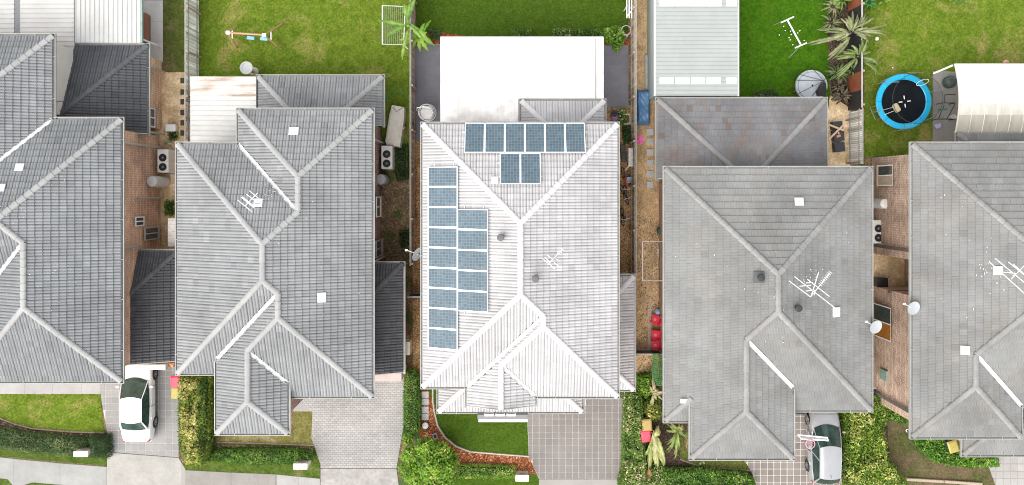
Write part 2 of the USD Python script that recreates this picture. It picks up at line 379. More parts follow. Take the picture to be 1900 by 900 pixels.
T_paver_d = tone_mat('brown_pavers', [(0, (.1414, .1203, .1085)), (.5, (.1885, .1654, .1488)), (1, (.2356, .2105, .1922))], .85, .08, 40, .14, .5, .003)
T_slate = tone_mat('slate_patio', [(0, (.13, .125, .147)), (.5, (.15, .145, .168)), (1, (.175, .17, .195))], .7, .06, 14, .15, .7, .003)
T_step = tone_mat('stepping_stone', [(0, (.42, .42, .40)), (1, (.52, .52, .5))], .9, .08, 30, .1, 1, .004)

ground = single('ground', flat(sbox(-160, -160, 160, 160), 0.0), G_soil, kind='structure', label='bare soil between the houses')

def area(name, pts, z, material, label, bump=0.0, kind='structure', grow=0.0):
    g = poly(pts, z)
    if grow: g = g.buffer(grow, join_style=2)
    single(name, sheet(g, z, .45, bump, rng) if bump else flat(g, z), material, label=label, kind=kind)
    return g

ZL, ZP = .016, .030
L = {}
L['a0'] = area('lawn', [(300, -60), (349, -60), (349, 134), (300, 134)], ZL, G_lawn_d, 'shaded strip of lawn between concrete path and paling fence', .02)
L['a1'] = area('lawn', [(369, -60), (762, -60), (766, 330), (706, 330), (706, 238), (369, 160)], ZL, G_lawn_a, 'large back lawn with dry patches and a swing set', .03)
L['a2'] = area('lawn', [(772, -60), (1166, -60), (1166, 58), (1080, 66), (870, 68), (820, 60), (772, 62)], ZL, G_lawn_b, 'evenly clipped back lawn behind the white patio roof', .02)
L['a3'] = area('lawn', [(1366, -60), (1545, -60), (1535, 60), (1540, 175), (1537, 200), (1366, 200)], ZL, G_lawn_c, 'bright green back lawn with the clothes line', .03)
L['a4'] = area('lawn', [(1604, -60), (1960, -60), (1960, 260), (1733, 140), (1733, 268), (1690, 290), (1604, 290)], ZL, G_lawn_a, 'back lawn around the blue trampoline', .03)
L['f1'] = area('lawn', [(-60, 731), (186, 731), (188, 758), (194, 803), (130, 801), (60, 795), (25, 786), (0, 776), (-60, 760)], ZL, G_lawn_a, 'front lawn left of the white car', .03)
L['f2'] = area('lawn', [(388, 700), (402, 700), (402, 800), (545, 800), (545, 763), (580, 763), (578, 812), (583, 826), (388, 822)], ZL, G_dryl, 'dry lawn strip below the hipped front wing', .02)
L['f3'] = area('lawn', [(795, 722), (812, 722), (812, 768), (981, 768), (981, 846), (930, 843), (872, 838), (846, 828), (826, 812), (812, 790), (806, 765), (803, 745)], ZL, G_lawn_b, 'small clipped front lawn edged by red mulch', .015)
L['f4'] = area('lawn', [(1262, 800), (1278, 850), (1380, 850), (1393, 872), (1300, 866), (1262, 852)], ZL, G_lawn_d, 'thin strip of grass below the bay with the hipped roof', .02)
L['f5'] = area('lawn', [(1646, 772), (1690, 790), (1700, 818), (1728, 842), (1760, 862), (1832, 866), (1842, 890), (1852, 910), (1640, 905), (1650, 860)], ZL, G_moss, 'thin mossy front lawn inside the curved edging', .03)
L['v1'] = area('grass_verge', [(-60, 800), (0, 776), (60, 795), (130, 801), (194, 803), (199, 836), (199, 864), (110, 857), (25, 849), (0, 846), (-60, 838)], ZL - .004, G_verge, 'grass verge around the low hedge by the letterbox', .02)
L['v2'] = area('grass_verge', [(340, 860), (384, 822), (583, 826), (594, 862), (594, 888), (512, 880), (440, 876), (343, 872)], ZL - .004, G_verge, 'grass verge under the low hedge between the two driveways', .02)
L['v3'] = area('grass_verge', [(845, 878), (905, 886), (1000, 880), (999, 915), (840, 915)], ZL, G_lawn_b, 'grass verge beside the big leafy shrub', .02)
L['v4'] = area('grass_verge', [(1146, 887), (1160, 870), (1205, 886), (1205, 915), (1142, 915)], ZL, G_lawn_b, 'corner of verge grass at the foot of the flecked hedge', .02)
L['v0'] = area('grass_verge', [(-60, 880), (0, 884), (15, 890), (28, 905), (60, 896), (110, 899), (160, 902), (160, 940), (-60, 940)], ZL, G_verge, 'worn grass on the street side of the footpath', .02)

area('sand_strip', [(262, 130), (354, 133), (354, 470), (262, 470)], .012, G_paledirt, 'pale sandy strip along the brick side wall')
area('sand_strip', [(766, 255), (790, 255), (790, 700), (766, 700)], .012, G_sand2, 'narrow gravel strip left of the white roof')
area('sand_strip', [(1120, 195), (1172, 195), (1172, 700), (1140, 700), (1130, 330)], .012, G_sand2, 'narrow littered strip right of the white roof')
area('sand_strip', [(1172, -60), (1232, -60), (1232, 700), (1172, 700)], .012, G_sand, 'sandy side yard with stepping stones')
area('sand_strip', [(1530, 178), (1577, 178), (1577, 330), (1530, 330)], .012, G_paledirt, 'sandy corner behind the tiled rear roof')
area('mulch_bed', [(772, 62), (820, 60), (872, 66), (872, 92), (772, 92)], .012, G_mulch, 'red mulch bed left of the white patio roof')
area('mulch_bed', [(940, 62), (1080, 60), (1168, 56), (1168, 88), (940, 88)], .012, G_mulch, 'red mulch bed behind the white patio roof')
area('mulch_bed', [(776, 690), (808, 690), (808, 768), (812, 790), (826, 812), (846, 828), (872, 838), (930, 843), (985, 848), (996, 878), (930, 880), (850, 866), (800, 845), (776, 800)], .010, G_mulch, 'curved red mulch bed edging the small front lawn')
area('garden_bed', [(-60, 770), (0, 778), (60, 797), (130, 803), (194, 805), (196, 828), (-60, 815)], .020, G_dark, 'dark mulch band above the low hedge')
area('garden_bed', [(384, 690), (404, 690), (404, 820), (583, 826), (585, 842), (384, 838)], .012, G_dark, 'dark bed with fallen leaves behind the low hedge')
area('garden_bed', [(1172, 660), (1232, 660), (1280, 770), (1262, 850), (1395, 872), (1400, 915), (1180, 915), (1190, 780)], .011, G_dark, 'dark planted bed along the side fence and bins')
area('garden_bed', [(1535, -60), (1602, -60), (1602, 215), (1545, 180), (1530, 100)], .013, G_dark, 'dark bed under the large-leaved plants')
area('garden_bed', [(1560, 735), (1700, 735), (1660, 800), (1650, 915), (1560, 915)], .011, G_dark, 'dark soil under the bright hedge beside the silver car')
area('soil_strip', [(704, 238), (766, 238), (766, 490), (704, 490)], .020, G_soil, 'weedy soil strip beside the maroon brick wall')

# slabs, paths and paved drives -------------------------------------------------
def pave(name, pts, z, bed, material, du, dv, joint, label, stagger=False, ang=0.0, cap=300, piece='paver', org=None, lip=.012):
    g = poly(pts, 0.0)
    t = Thing(name, label, None, (g.centroid.x, g.centroid.y, 0), kind='structure')
    t.part('joint_bed', flat(g, z), bed)
    x0, y0, x1, y1 = g.bounds
    if org is not None: ox, oy = P(*org)[:2]
    else: ox, oy = x0, y0
    ca, sa = math.cos(ang), math.sin(ang)
    R = max(x1 - x0, y1 - y0) * 1.5; cand = []
    for j in range(-int(R / dv) - 2, int(R / dv) + 2):
        for i in range(-int(R / du) - 2, int(R / du) + 2):
            u = i * du + (du / 2 if stagger and j % 2 else 0); v = j * dv
            q = [(u + joint / 2, v + joint / 2), (u + du - joint / 2, v + joint / 2), (u + du - joint / 2, v + dv - joint / 2), (u + joint / 2, v + dv - joint / 2)]
            q = [(ox + a * ca - b * sa, oy + a * sa + b * ca) for a, b in q]
            cx = sum(a for a, b in q) / 4; cy = sum(b for a, b in q) / 4
            if x0 - du < cx < x1 + du and y0 - dv < cy < y1 + dv: cand.append(q)
    ps = shapely.polygons(np.array(cand)); inter = shapely.intersection(ps, g.buffer(-.01)); ar = shapely.area(inter)
    keep = [q for q, a in zip(inter, ar) if a > du * dv * .12]
    keep.sort(key=lambda q: q.centroid.x ** 2 + q.centroid.y ** 2)
    rest = []
    for k, q in enumerate(keep):
        for w in polys_of(q)[:1]:
            hgt = lip + rng.random() * .004
            m = extrude(w, z - .004, z + hgt); tn = float(np.clip(rng.normal(.5, .13), 0, 1))
            if k < cap: t.part(piece, m, material, tone=tn)
            else: rest.append((m[0], m[1], np.full(len(m[0]), tn)))
    if rest: t.part(piece, cat(rest), material, kind='stuff')
    return t

pave('driveway', [(187, 730), (192, 760), (199, 800), (201, 838), (332, 848), (332, 680), (232, 680), (232, 712), (187, 712)], ZP, G_joint, T_paver_a, .375, .375, .024, 'driveway of square grey pavers with white joints under the white car', org=(332, 848))
pave('driveway', [(546, 738), (580, 764), (578, 812), (595, 862), (595, 868), (736, 868), (749, 790), (752, 697), (690, 690), (690, 738)], ZP, G_joint2, T_paver_c, .225, .125, .016, 'driveway of small pale brick pavers beside the narrow hedge', stagger=True, org=(595, 868))
pave('driveway', [(978, 762), (1085, 762), (1085, 738), (1162, 738), (1160, 870), (1148, 888), (1000, 888), (981, 846)], ZP, G_joint, tone_mat('taupe_pavers', [(0, (.165, .150, .140)), (.5, (.185, .170, .159)), (1, (.21, .193, .18))], .85, .07, 40, .1, .6, .003), .372, .372, .021, 'driveway of square grey tiles in front of the white roof', org=(1160, 888))
pave('driveway', [(1378, 850), (1470, 850), (1470, 760), (1572, 760), (1566, 915), (1410, 915), (1393, 872)], ZP, G_joint, T_paver_d, .37, .37, .034, 'driveway of brownish pavers under the silver car', org=(1570, 760))
pave('driveway', [(1834, 866), (1856, 840), (1960, 840), (1960, 915), (1852, 915), (1842, 888)], ZP, G_joint2, T_paver_c, .40, .40, .02, 'driveway of pale pavers at the lower right corner', org=(1900, 900))
pave('patio', [(770, 82), (822, 82), (822, 262), (770, 262)], ZP, G_joint2, T_slate, .60, .60, .006, 'dark slate patio strip with the white hanging chair', piece='slab')
pave('patio', [(1112, 84), (1166, 84), (1166, 200), (1112, 200)], ZP, G_joint2, T_slate, .60, .60, .006, 'dark slate patio strip right of the white patio roof', piece='slab')
pave('footpath', [(-60, 840), (0, 848), (25, 851), (110, 859), (199, 866), (199, 905), (110, 899), (60, 895), (28, 905), (15, 889), (-60, 880)], ZP - .008, G_conc2, tone_mat('path_slabs', [(0, (.2350, .2350, .2250)), (1, (.3000, .3000, .2900))], .85, .07, 14, .16, .7, .004), 2.6, 4.0, .012, 'pale concrete footpath below the low hedge', piece='slab', lip=.006)
pave('crossover', [(199, 839), (332, 849), (344, 870), (344, 915), (199, 915)], ZP - .004, G_conc2, tone_mat('crossover_slabs', [(0, (.3016, .2912, .2704)), (1, (.3484, .3380, .3120))], .85, .08, 10, .14, .9, .004), 4.2, 6.0, .012, 'cream concrete crossover below the white car', piece='slab', org=(199, 915), lip=.006)
pave('footpath', [(344, 872), (440, 877), (512, 880), (512, 915), (344, 915)], ZP - .008, G_conc2, tone_mat('brown_slabs', [(0, (.2200, .2063, .1898)), (1, (.2585, .2420, .2255))], .85, .08, 12, .12, .9, .004), 2.6, 4.0, .012, 'brownish concrete footpath beside the cream crossover', piece='slab', org=(344, 915), lip=.006)
pave('footpath', [(513, 880), (594, 888), (594, 915), (513, 915)], ZP - .008, G_conc2, tone_mat('light_slabs', [(0, (.2860, .2805, .2695)), (1, (.3300, .3245, .3135))], .85, .08, 12, .12, .9, .004), 1.25, 4.0, .012, 'lighter concrete footpath slabs by the second letterbox', piece='slab', org=(513, 915), lip=.006)
pave('crossover', [(595, 869), (736, 869), (742, 915), (595, 915)], ZP - .004, G_conc2, tone_mat('mottled_slabs', [(0, (.2860, .2750, .2612)), (1, (.3410, .3300, .3135))], .85, .14, 5, .18, 1.6, .004), 4.4, 6, .012, 'mottled concrete crossover below the brick-paved driveway', piece='slab', org=(595, 915), lip=.006)
pave('crossover', [(1000, 889), (1148, 889), (1143, 915), (1000, 915)], ZP - .004, G_conc2, T_paver_b, 5, 6, .012, 'concrete crossover below the square-tiled driveway', piece='slab', org=(1000, 915), lip=.006)
pave('path', [(-60, 690), (234, 690), (234, 712), (187, 713), (187, 731), (-60, 731)], ZP - .006, G_conc2, tone_mat('front_path_slabs', [(0, (.3025, .2915, .2860)), (1, (.3520, .3410, .3355))], .85, .06, 14, .1, .9, .004), 1.6, 3.0, .012, 'pale concrete path along the front of the left house', piece='slab', lip=.006)
pave('path', [(262, -60), (303, -60), (303, 116), (262, 110)], ZP, G_conc2, tone_mat('rear_path_slabs', [(0, (.5916, .5763, .5610)), (1, (.6528, .6324, .6120))], .85, .05, 14, .08, .9, .004), 1.3, 1.15, .014, 'pale concrete path beside the white ribbed patio roof', piece='slab', lip=.006)
pave('path', [(542, 735), (602, 735), (580, 763), (545, 763)], ZP - .006, G_conc2, T_paver_b, 3.0, 3.0, .012, 'small concrete apron at the front porch corner', piece='slab', lip=.006)
pave('patio', [(1730, 132), (1800, 132), (1800, 272), (1730, 272)], ZP, G_conc2, tone_mat('awning_slabs', [(0, (.2380, .2240, .2100)), (1, (.2940, .2800, .2625))], .85, .08, 20, .1, .9, .004), .62, .9, .014, 'brown-grey concrete patio beside the curved white awning', piece='slab', lip=.006)
pave('garden_path', [(1202, 560), (1208, 530), (1209, 660), (1201, 660)], .02, G_sand, tone_mat('pale_edging', [(0, (.42, .34, .25)), (1, (.50, .42, .32))], .9, .1, 10, .1, 1), .28, 1.0, .01, 'pale narrow concrete strip in the sandy side yard', piece='slab')

def stone(px, py, w, h, label, group, dark=False, z=.012):
    c = P(px, py)
    single('stepping_stone', rbox((c[0], c[1], z + .02), (w, h, .05), .012, (rng.random() - .5) * .08),
           mat('dark_stone', (.05, .047, .045), .8, .2, 8) if dark else mat('grey_stone', (.46, .46, .45), .85, .12, 4, fine=.08), label, 'stepping stone', group)
for k, y in enumerate((245, 263, 283, 303, 323, 343)):
    stone(1206, y, .38, .38, ['first', 'second', 'third', 'fourth', 'fifth', 'last'][k] + ' grey square stepping stone below the blue tarpaulin', 'grey stepping stones in the side yard')
for k, y in enumerate((150, 171, 189, 209, 228, 247)):
    stone(338.5, y, .20, .30, ['topmost', 'second', 'third', 'fourth', 'fifth', 'lowest'][k] + ' dark paving block along the paling fence', 'dark paving blocks along the fence', True)
for k, y in enumerate((732, 745, 760, 773)):
    stone(789, y, .40, .36, ['first', 'second', 'third', 'lowest'][k] + ' grey stepping stone in the red mulch bed', 'stepping stones in the mulch bed')

# lawn edging and sleepers
def edging(pts, mat_, label, r=.05, name='garden_edging', h=.06):
    p = np.array([P(x, y, h * .5) for x, y in pts]); single(name, tube(p, r, 6), mat_, label, 'edging')
edging([(803, 722), (803, 745), (806, 765), (812, 790), (826, 812), (846, 828), (872, 838), (930, 843), (982, 847)], mat('edging_concrete', (.42, .40, .36), .9, .15, 8), 'curved concrete edging between small lawn and red mulch')
edging([(0, 776), (25, 786), (60, 795), (130, 801), (194, 803)], mat('edging_bark', (.22, .17, .13), .95, .4, 9), 'rough timber edging between front lawn and dark mulch')
edging([(388, 820), (470, 822), (583, 826)], mat('edging_bark', (.22, .17, .13)), 'rough edging above the low hedge in the second garden')
edging([(1692, 790), (1702, 818), (1730, 842), (1762, 862)], mat('edging_dark', (.13, .11, .10), .9, .2, 8), 'dark curved edging of the corner shrub bed')
edging([(1262, 852), (1300, 866), (1393, 873)], mat('edging_bark', (.22, .17, .13)), 'timber edging below the thin strip of grass')
for a, b, l in (((1682, 889), (1750, 893), 'left'), ((1752, 893), (1822, 898), 'right')):
    p, q = P(*a, .08), P(*b, .08)
    single('timber_sleeper', rbox((p + q) / 2, (np.linalg.norm(q - p), .16, .16), .02, math.atan2(q[1] - p[1], q[0] - p[0])), M_wood, 'weathered timber sleeper, %s one of the pair edging the mossy lawn' % l, 'sleeper', 'timber sleepers')

# grass blades and loose chips: what nobody could count
def blades(g, n, mat_, rng, size=.07, z=.01):
    p = sample(g, n, rng); a = rng.random(n) * 6.283; l = size * (.5 + rng.random(n)); w = .010 + .010 * rng.random(n)
    lean = rng.random(n) * .9
    d = np.stack([np.cos(a), np.sin(a)], 1); q = np.stack([-d[:, 1], d[:, 0]], 1)
    z0 = np.full(n, z)
    v = np.stack([np.column_stack([p - q * w[:, None], z0]), np.column_stack([p + q * w[:, None], z0]),
                  np.column_stack([p + d * (l * np.sin(lean))[:, None], z + l * np.cos(lean) * .8])], 1).reshape(-1, 3)
    return v, np.arange(3 * n).reshape(-1, 3), np.repeat(rng.random(n), 3)
T_blade = tone_mat('grass_blades', [(0, (.0347, .0818, .0050)), (.45, (.0694, .1296, .0093)), (.8, (.1180, .1637, .0217)), (1, (.2083, .1910, .0620))], .8, .05, 10, .25, .5, spec=.2, translucent=.25)
T_blade_g = tone_mat('bright_grass_blades', [(0, (.0190, .0759, .0010)), (.5, (.0427, .1265, .0019)), (1, (.0902, .1569, .0084))], .8, .05, 10, .25, .5, spec=.2, translucent=.25)
T_blade_c = tone_mat('clipped_grass_blades', [(0, (.0270, .0600, .0048)), (.5, (.0390, .0780, .0066)), (1, (.0600, .0990, .0120))], .8, .05, 10, .2, .5, spec=.2, translucent=.25)
for k, dens, mt in (('a0', 150, T_blade), ('a1', 260, T_blade), ('a2', 140, T_blade_c), ('a3', 260, T_blade_g), ('a4', 240, T_blade), ('f1', 240, T_blade), ('f2', 50, T_blade), ('f3', 140, T_blade_c), ('f4', 160, T_blade), ('f5', 45, T_blade), ('v1', 200, T_blade), ('v2', 200, T_blade), ('v3', 140, T_blade_c), ('v4', 140, T_blade_c), ('v0', 180, T_blade)):
    g = L[k].intersection(sbox(PX(-10), PY(910), PX(1910), PY(-10)))
    single('grass', blades(g, int(g.area * dens), mt, rng, .05 if mt is T_blade_c else .075), mt, 'short grass blades of the lawn', 'grass', kind='stuff')
def chips(g, n, mat_, label, size=.05, name='mulch_chips', catg='mulch', z=.02):
    p = sample(g, n, rng); ms = []
    for k in range(n):
        s = size * (.5 + rng.random()); v, f = box((0, 0, 0), (s * 1.6, s * .6, s * .3), rng.random() * 6.28)
        ms.append((v + [p[k, 0], p[k, 1], z + rng.random() * .02], f, np.full(8, rng.random())))
    single(name, cat(ms), mat_, label, catg, kind='stuff')
T_mulch = tone_mat('mulch_chip', [(0, (.18, .05, .02)), (.5, (.38, .13, .05)), (1, (.62, .33, .17))], .9, .1, 20, .1)
T_leaflit = tone_mat('leaf_litter', [(0, (.08, .055, .04)), (.5, (.20, .13, .08)), (1, (.45, .33, .22))], .9, .1, 20, .1)
chips(poly([(786, 735), (806, 745), (812, 790), (826, 812), (846, 828), (872, 838), (930, 843), (985, 848), (994, 876), (930, 872), (850, 862), (800, 842), (784, 800)]), 1500, T_mulch, 'loose red bark chips around the small front lawn')
chips(poly([(0, 780), (60, 799), (130, 805), (194, 807), (194, 815), (60, 808), (0, 795)]), 500, T_leaflit, 'fallen leaves on the dark mulch by the front lawn', name='leaf_litter', catg='leaf litter', z=.03)
chips(poly([(388, 824), (470, 826), (583, 830), (583, 838), (388, 834)]), 500, T_leaflit, 'fallen leaves behind the low hedge of the second garden', name='leaf_litter', catg='leaf litter')
chips(poly([(1174, 400), (1230, 400), (1230, 700), (1174, 700)]), 900, T_leaflit, 'bark litter on the sandy side yard', .04, 'leaf_litter', 'leaf litter', .018)
chips(poly([(708, 330), (766, 330), (766, 490), (708, 490)]), 500, T_leaflit, 'leaf litter on the weedy soil strip', .05, 'leaf_litter', 'leaf litter', .022)

# ------------------------------------------------------------------ houses: hipped tiled roofs on brick walls
class Rect:
    """One hipped block of a roof in plan: eaves at height z, all slopes at one pitch."""
    def __init__(s, x0, y0, x1, y1, z, t, gable='', dz=0.0, dw=0.0):
        i = .125; s.x0, s.x1 = PX(x0, z) + i, PX(x1, z) - i; s.y0, s.y1 = PY(y1, z) + i, PY(y0, z) - i; s.z = z + dz; s.t = t; s.gable = gable; s.dw = dw; s.up = {'W': dz + dw, 'E': dz, 'S': dz, 'N': 0}
        s.box = sbox(s.x0, s.y0, s.x1, s.y1)
    def planes(s):
        z, t = s.z, s.t
        p = {'W': (t, 0, z + s.dw - t * s.x0), 'E': (-t, 0, z + t * s.x1), 'S': (0, t, z - t * s.y0), 'N': (0, -t, z + t * s.y1)}
        return {k: x for k, x in p.items() if k not in s.gable}
def half(pts, a, b, c):
    """The part of a convex polygon where a*x + b*y + c >= 0."""
    out = []
    for i in range(len(pts)):
        p, q = pts[i], pts[(i + 1) % len(pts)]
        dp, dq = a * p[0] + b * p[1] + c, a * q[0] + b * q[1] + c
        if dp >= 0: out.append(p)
        if (dp > 0) != (dq > 0) and abs(dp - dq) > 1e-12:
            s = dp / (dp - dq); out.append((p[0] + s * (q[0] - p[0]), p[1] + s * (q[1] - p[1])))
    return out
def faces_of(rects, clip=None):
    raw = []
    for i, r in enumerate(rects):
        pl = r.planes(); bx = list(r.box.exterior.coords)[:-1]
        for k, (a, b, c) in pl.items():
            pts = bx
            for m, (a2, b2, c2) in pl.items():
                if m != k and len(pts) > 2: pts = half(pts, a2 - a, b2 - b, c2 - c)
            if len(pts) < 3: continue
            g = Polygon(pts).buffer(0)
            for j, o in enumerate(rects):
                if j == i: continue
                q = list(o.box.exterior.coords)[:-1]; e = 1e-5 if j < i else -1e-5
                for (a2, b2, c2) in o.planes().values():
                    if len(q) > 2: q = half(q, a2 - a, b2 - b, c2 - c + e)
                if len(q) > 2: g = g.difference(Polygon(q).buffer(0))
            if clip is not None: g = g.intersection(clip)
            if g.area > .01: raw.append(((a, b, c), g))
    groups = []
    for p, g in raw:
        for gr in groups:
            if max(abs(gr[0][0] - p[0]), abs(gr[0][1] - p[1])) < 1e-4 and abs(gr[0][2] - p[2]) < 3e-3: gr[1].append(g); break
        else: groups.append((p, [g]))
    out = []
    for p, gs in groups:
        u = unary_union([g.buffer(2e-3, join_style=2) for g in gs]).buffer(-2e-3 - .012, join_style=2).buffer(.012, join_style=2)
        out += [(p, q.simplify(.01)) for q in polys_of(u) if q.area > .03]
    return out

def tile_mesh(face, kind, gauge, seed, cutback):
    """All tiles of one slope: vertices (n, k, 3), the faces of one tile, and each tile's tone."""
    (a, b, c), g = face
    r = np.random.default_rng(seed); t = math.hypot(a, b); up = np.array([a, b]) / t; e = np.array([up[1], -up[0]])
    cs = 1 / math.sqrt(1 + t * t)
    co = np.array(g.exterior.coords); v0 = (co @ up).min(); us = co @ e
    gp = gauge * cs; w = .30
    nr = int(((co @ up).max() - v0) / gp) + 1; nc = int((us.max() - us.min()) / w) + 3
    J, I = np.meshgrid(np.arange(nr), np.arange(nc), indexing='ij'); J, I = J.ravel(), I.ravel()
    u0 = us.min() - w + I * w + (np.where(J % 2, w / 2, 0) if kind == 'flat' else 0); v = v0 + J * gp
    corners = np.stack([np.stack([u0, v], 1), np.stack([u0 + w, v], 1), np.stack([u0 + w, v + gp], 1), np.stack([u0, v + gp], 1)], 1)
    plan = corners[:, :, :1] * e + corners[:, :, 1:] * up
    gg = g.difference(cutback) if cutback is not None else g
    frac = shapely.area(shapely.intersection(shapely.polygons(plan), gg)) / (w * gp)
    ok = frac > .10; u0, v, J = u0[ok], v[ok], J[ok]; n = len(u0)
    if n == 0: return None
    if kind == 'roll': su = np.array([0, .03, .10, .17, .25, .33, .40, .47, .50, .53, .60, .67, .75, .83, .90, .97, 1.0]); su = su[[0, 2, 4, 6, 8, 10, 12, 14, 16]]; hu = .040 * np.abs(np.sin(np.pi * ((su * 2) % 1.0))) ** .9; gap = 0.004
    else: su = np.linspace(0, 1, 9); hu = np.array([-.006, .004, -.003, .004, -.003, .004, -.003, .004, -.006]); gap = 0.0015
    if kind == 'roll': hu = np.where(np.isclose(su, 1.0) | np.isclose(su, 0), -.012, hu)
    k = len(su); lift = .042 if kind == 'roll' else .044
    uu = u0[:, None] + gap / 2 + su[None] * (w - gap)
    jit = r.normal(0, .0035, n)
    wob = r.normal(0, .005 if kind == 'roll' else .003, n)
    lo = v[:, None] + wob[:, None] + np.zeros((1, k)); hi = lo + gp * 1.06
    zt = lift + hu[None] + jit[:, None]; zh = .004 + hu[None] * .98 + jit[:, None] * 0
    zb = np.full((n, k), -.002) + 0 * hu[None]
    if kind == 'flat': zh = zh + .002
    ul = np.concatenate([uu, uu, uu], 1); vl = np.concatenate([lo, hi, lo], 1); zz = np.concatenate([zt, zh, zb], 1)
    xy = ul[..., None] * e + vl[..., None] * up
    flatxy = xy.reshape(-1, 2); ins = shapely.contains_xy(gg, flatxy[:, 0], flatxy[:, 1])
    if (~ins).any():
        pts = shapely.points(flatxy[~ins]); ln = shapely.shortest_line(shapely.boundary(gg), pts)
        near = shapely.get_coordinates(shapely.get_point(ln, 0)); flatxy[~ins] = near
    xy = flatxy.reshape(n, 3 * k, 2)
    V = np.concatenate([xy, (a * xy[..., 0] + b * xy[..., 1] + c + zz / cs)[..., None]], -1)
    F = []
    for i in range(k - 1):
        F += [[i, i + 1, k + i + 1], [i, k + i + 1, k + i], [2 * k + i, 2 * k + i + 1, i + 1], [2 * k + i, i + 1, i]]
    F = np.array(F)
    # orientation: faces must look up
    nz = np.cross(V[0, F[0, 1]] - V[0, F[0, 0]], V[0, F[0, 2]] - V[0, F[0, 0]])[2]
    if nz < 0: F = F[:, ::-1]
    tone = np.clip(r.normal(.5, .10 if kind == 'roll' else .085, n), 0, 1)
    odd = r.random(n); tone = np.where(odd > .994, .9, np.where(odd < .010, .12, tone))
    cen = V.mean(1); sz = frac[ok] / np.linalg.norm(cen - [0, 0, H], axis=1)
    return V, F, tone, sz

def edges_of(faces):
    out = []
    for i in range(len(faces)):
        for j in range(i + 1, len(faces)):
            (a, b, c), g = faces[i]; (a2, b2, c2), g2 = faces[j]
            if g.distance(g2) > .02: continue
            inter = g.boundary.intersection(g2.buffer(.015))
            if inter.length < .25: continue
            # straight line where the two planes meet
            nrm = np.array([a - a2, b - b2]); L_ = np.linalg.norm(nrm)
            if L_ < 1e-6: continue
            nrm = nrm / L_; off = (c2 - c) / L_; d = np.array([-nrm[1], nrm[0]])
            cs = shapely.get_coordinates(inter)
            onl = np.abs(cs @ nrm - off) < .05; cs = cs[onl]
            if len(cs) < 2: continue
            s = cs @ d
            if s.max() - s.min() < .25: continue
            p0, p1 = nrm * off + d * s.min(), nrm * off + d * s.max()
            mid = (p0 + p1) / 2; h = a * mid[0] + b * mid[1] + c
            q1 = mid + nrm * .1; q2 = mid - nrm * .1
            h1 = [a * q[0] + b * q[1] + c for q in (q1, q2)]; h2 = [a2 * q[0] + b2 * q[1] + c2 for q in (q1, q2)]
            side = q1 if g.distance(Point(q1)) < g.distance(Point(q2)) else q2
            hs = a * side[0] + b * side[1] + c
            other = a2 * side[0] + b2 * side[1] + c2
            convex = hs < other
            zf = lambda p: a * p[0] + b * p[1] + c
            out.append((convex, np.array([*p0, zf(p0)]), np.array([*p1, zf(p1)]), (a, b, c), (a2, b2, c2), d))
    return out

def cap_mesh(p, q, r0, r1, lift=.02):
    d = q - p; d /= np.linalg.norm(d); s = np.cross(d, [0, 0, 1.0]); s /= np.linalg.norm(s); u = np.cross(s, d)
    g = np.linspace(-.12, math.pi + .12, 8); rows = []
    for c, r in ((p, r0), (q, r1)):
        rows.append(c + np.array([0, 0, lift]) + r * (np.cos(g)[:, None] * s + np.sin(g)[:, None] * .62 * u))
    v = np.vstack(rows); n = len(g); f = []
    for i in range(n - 1): f += [[i, i + 1, n + i + 1], [i, n + i + 1, n + i]]
    for base, fl in ((0, True), (n, False)):
        for i in range(1, n - 1): f.append([base, base + i + 1, base + i] if fl else [base, base + i, base + i + 1])
    f = np.array(f)
    if np.cross(v[f[6, 1]] - v[f[6, 0]], v[f[6, 2]] - v[f[6, 0]])[2] < 0: f = f[:, ::-1]
    return v, f

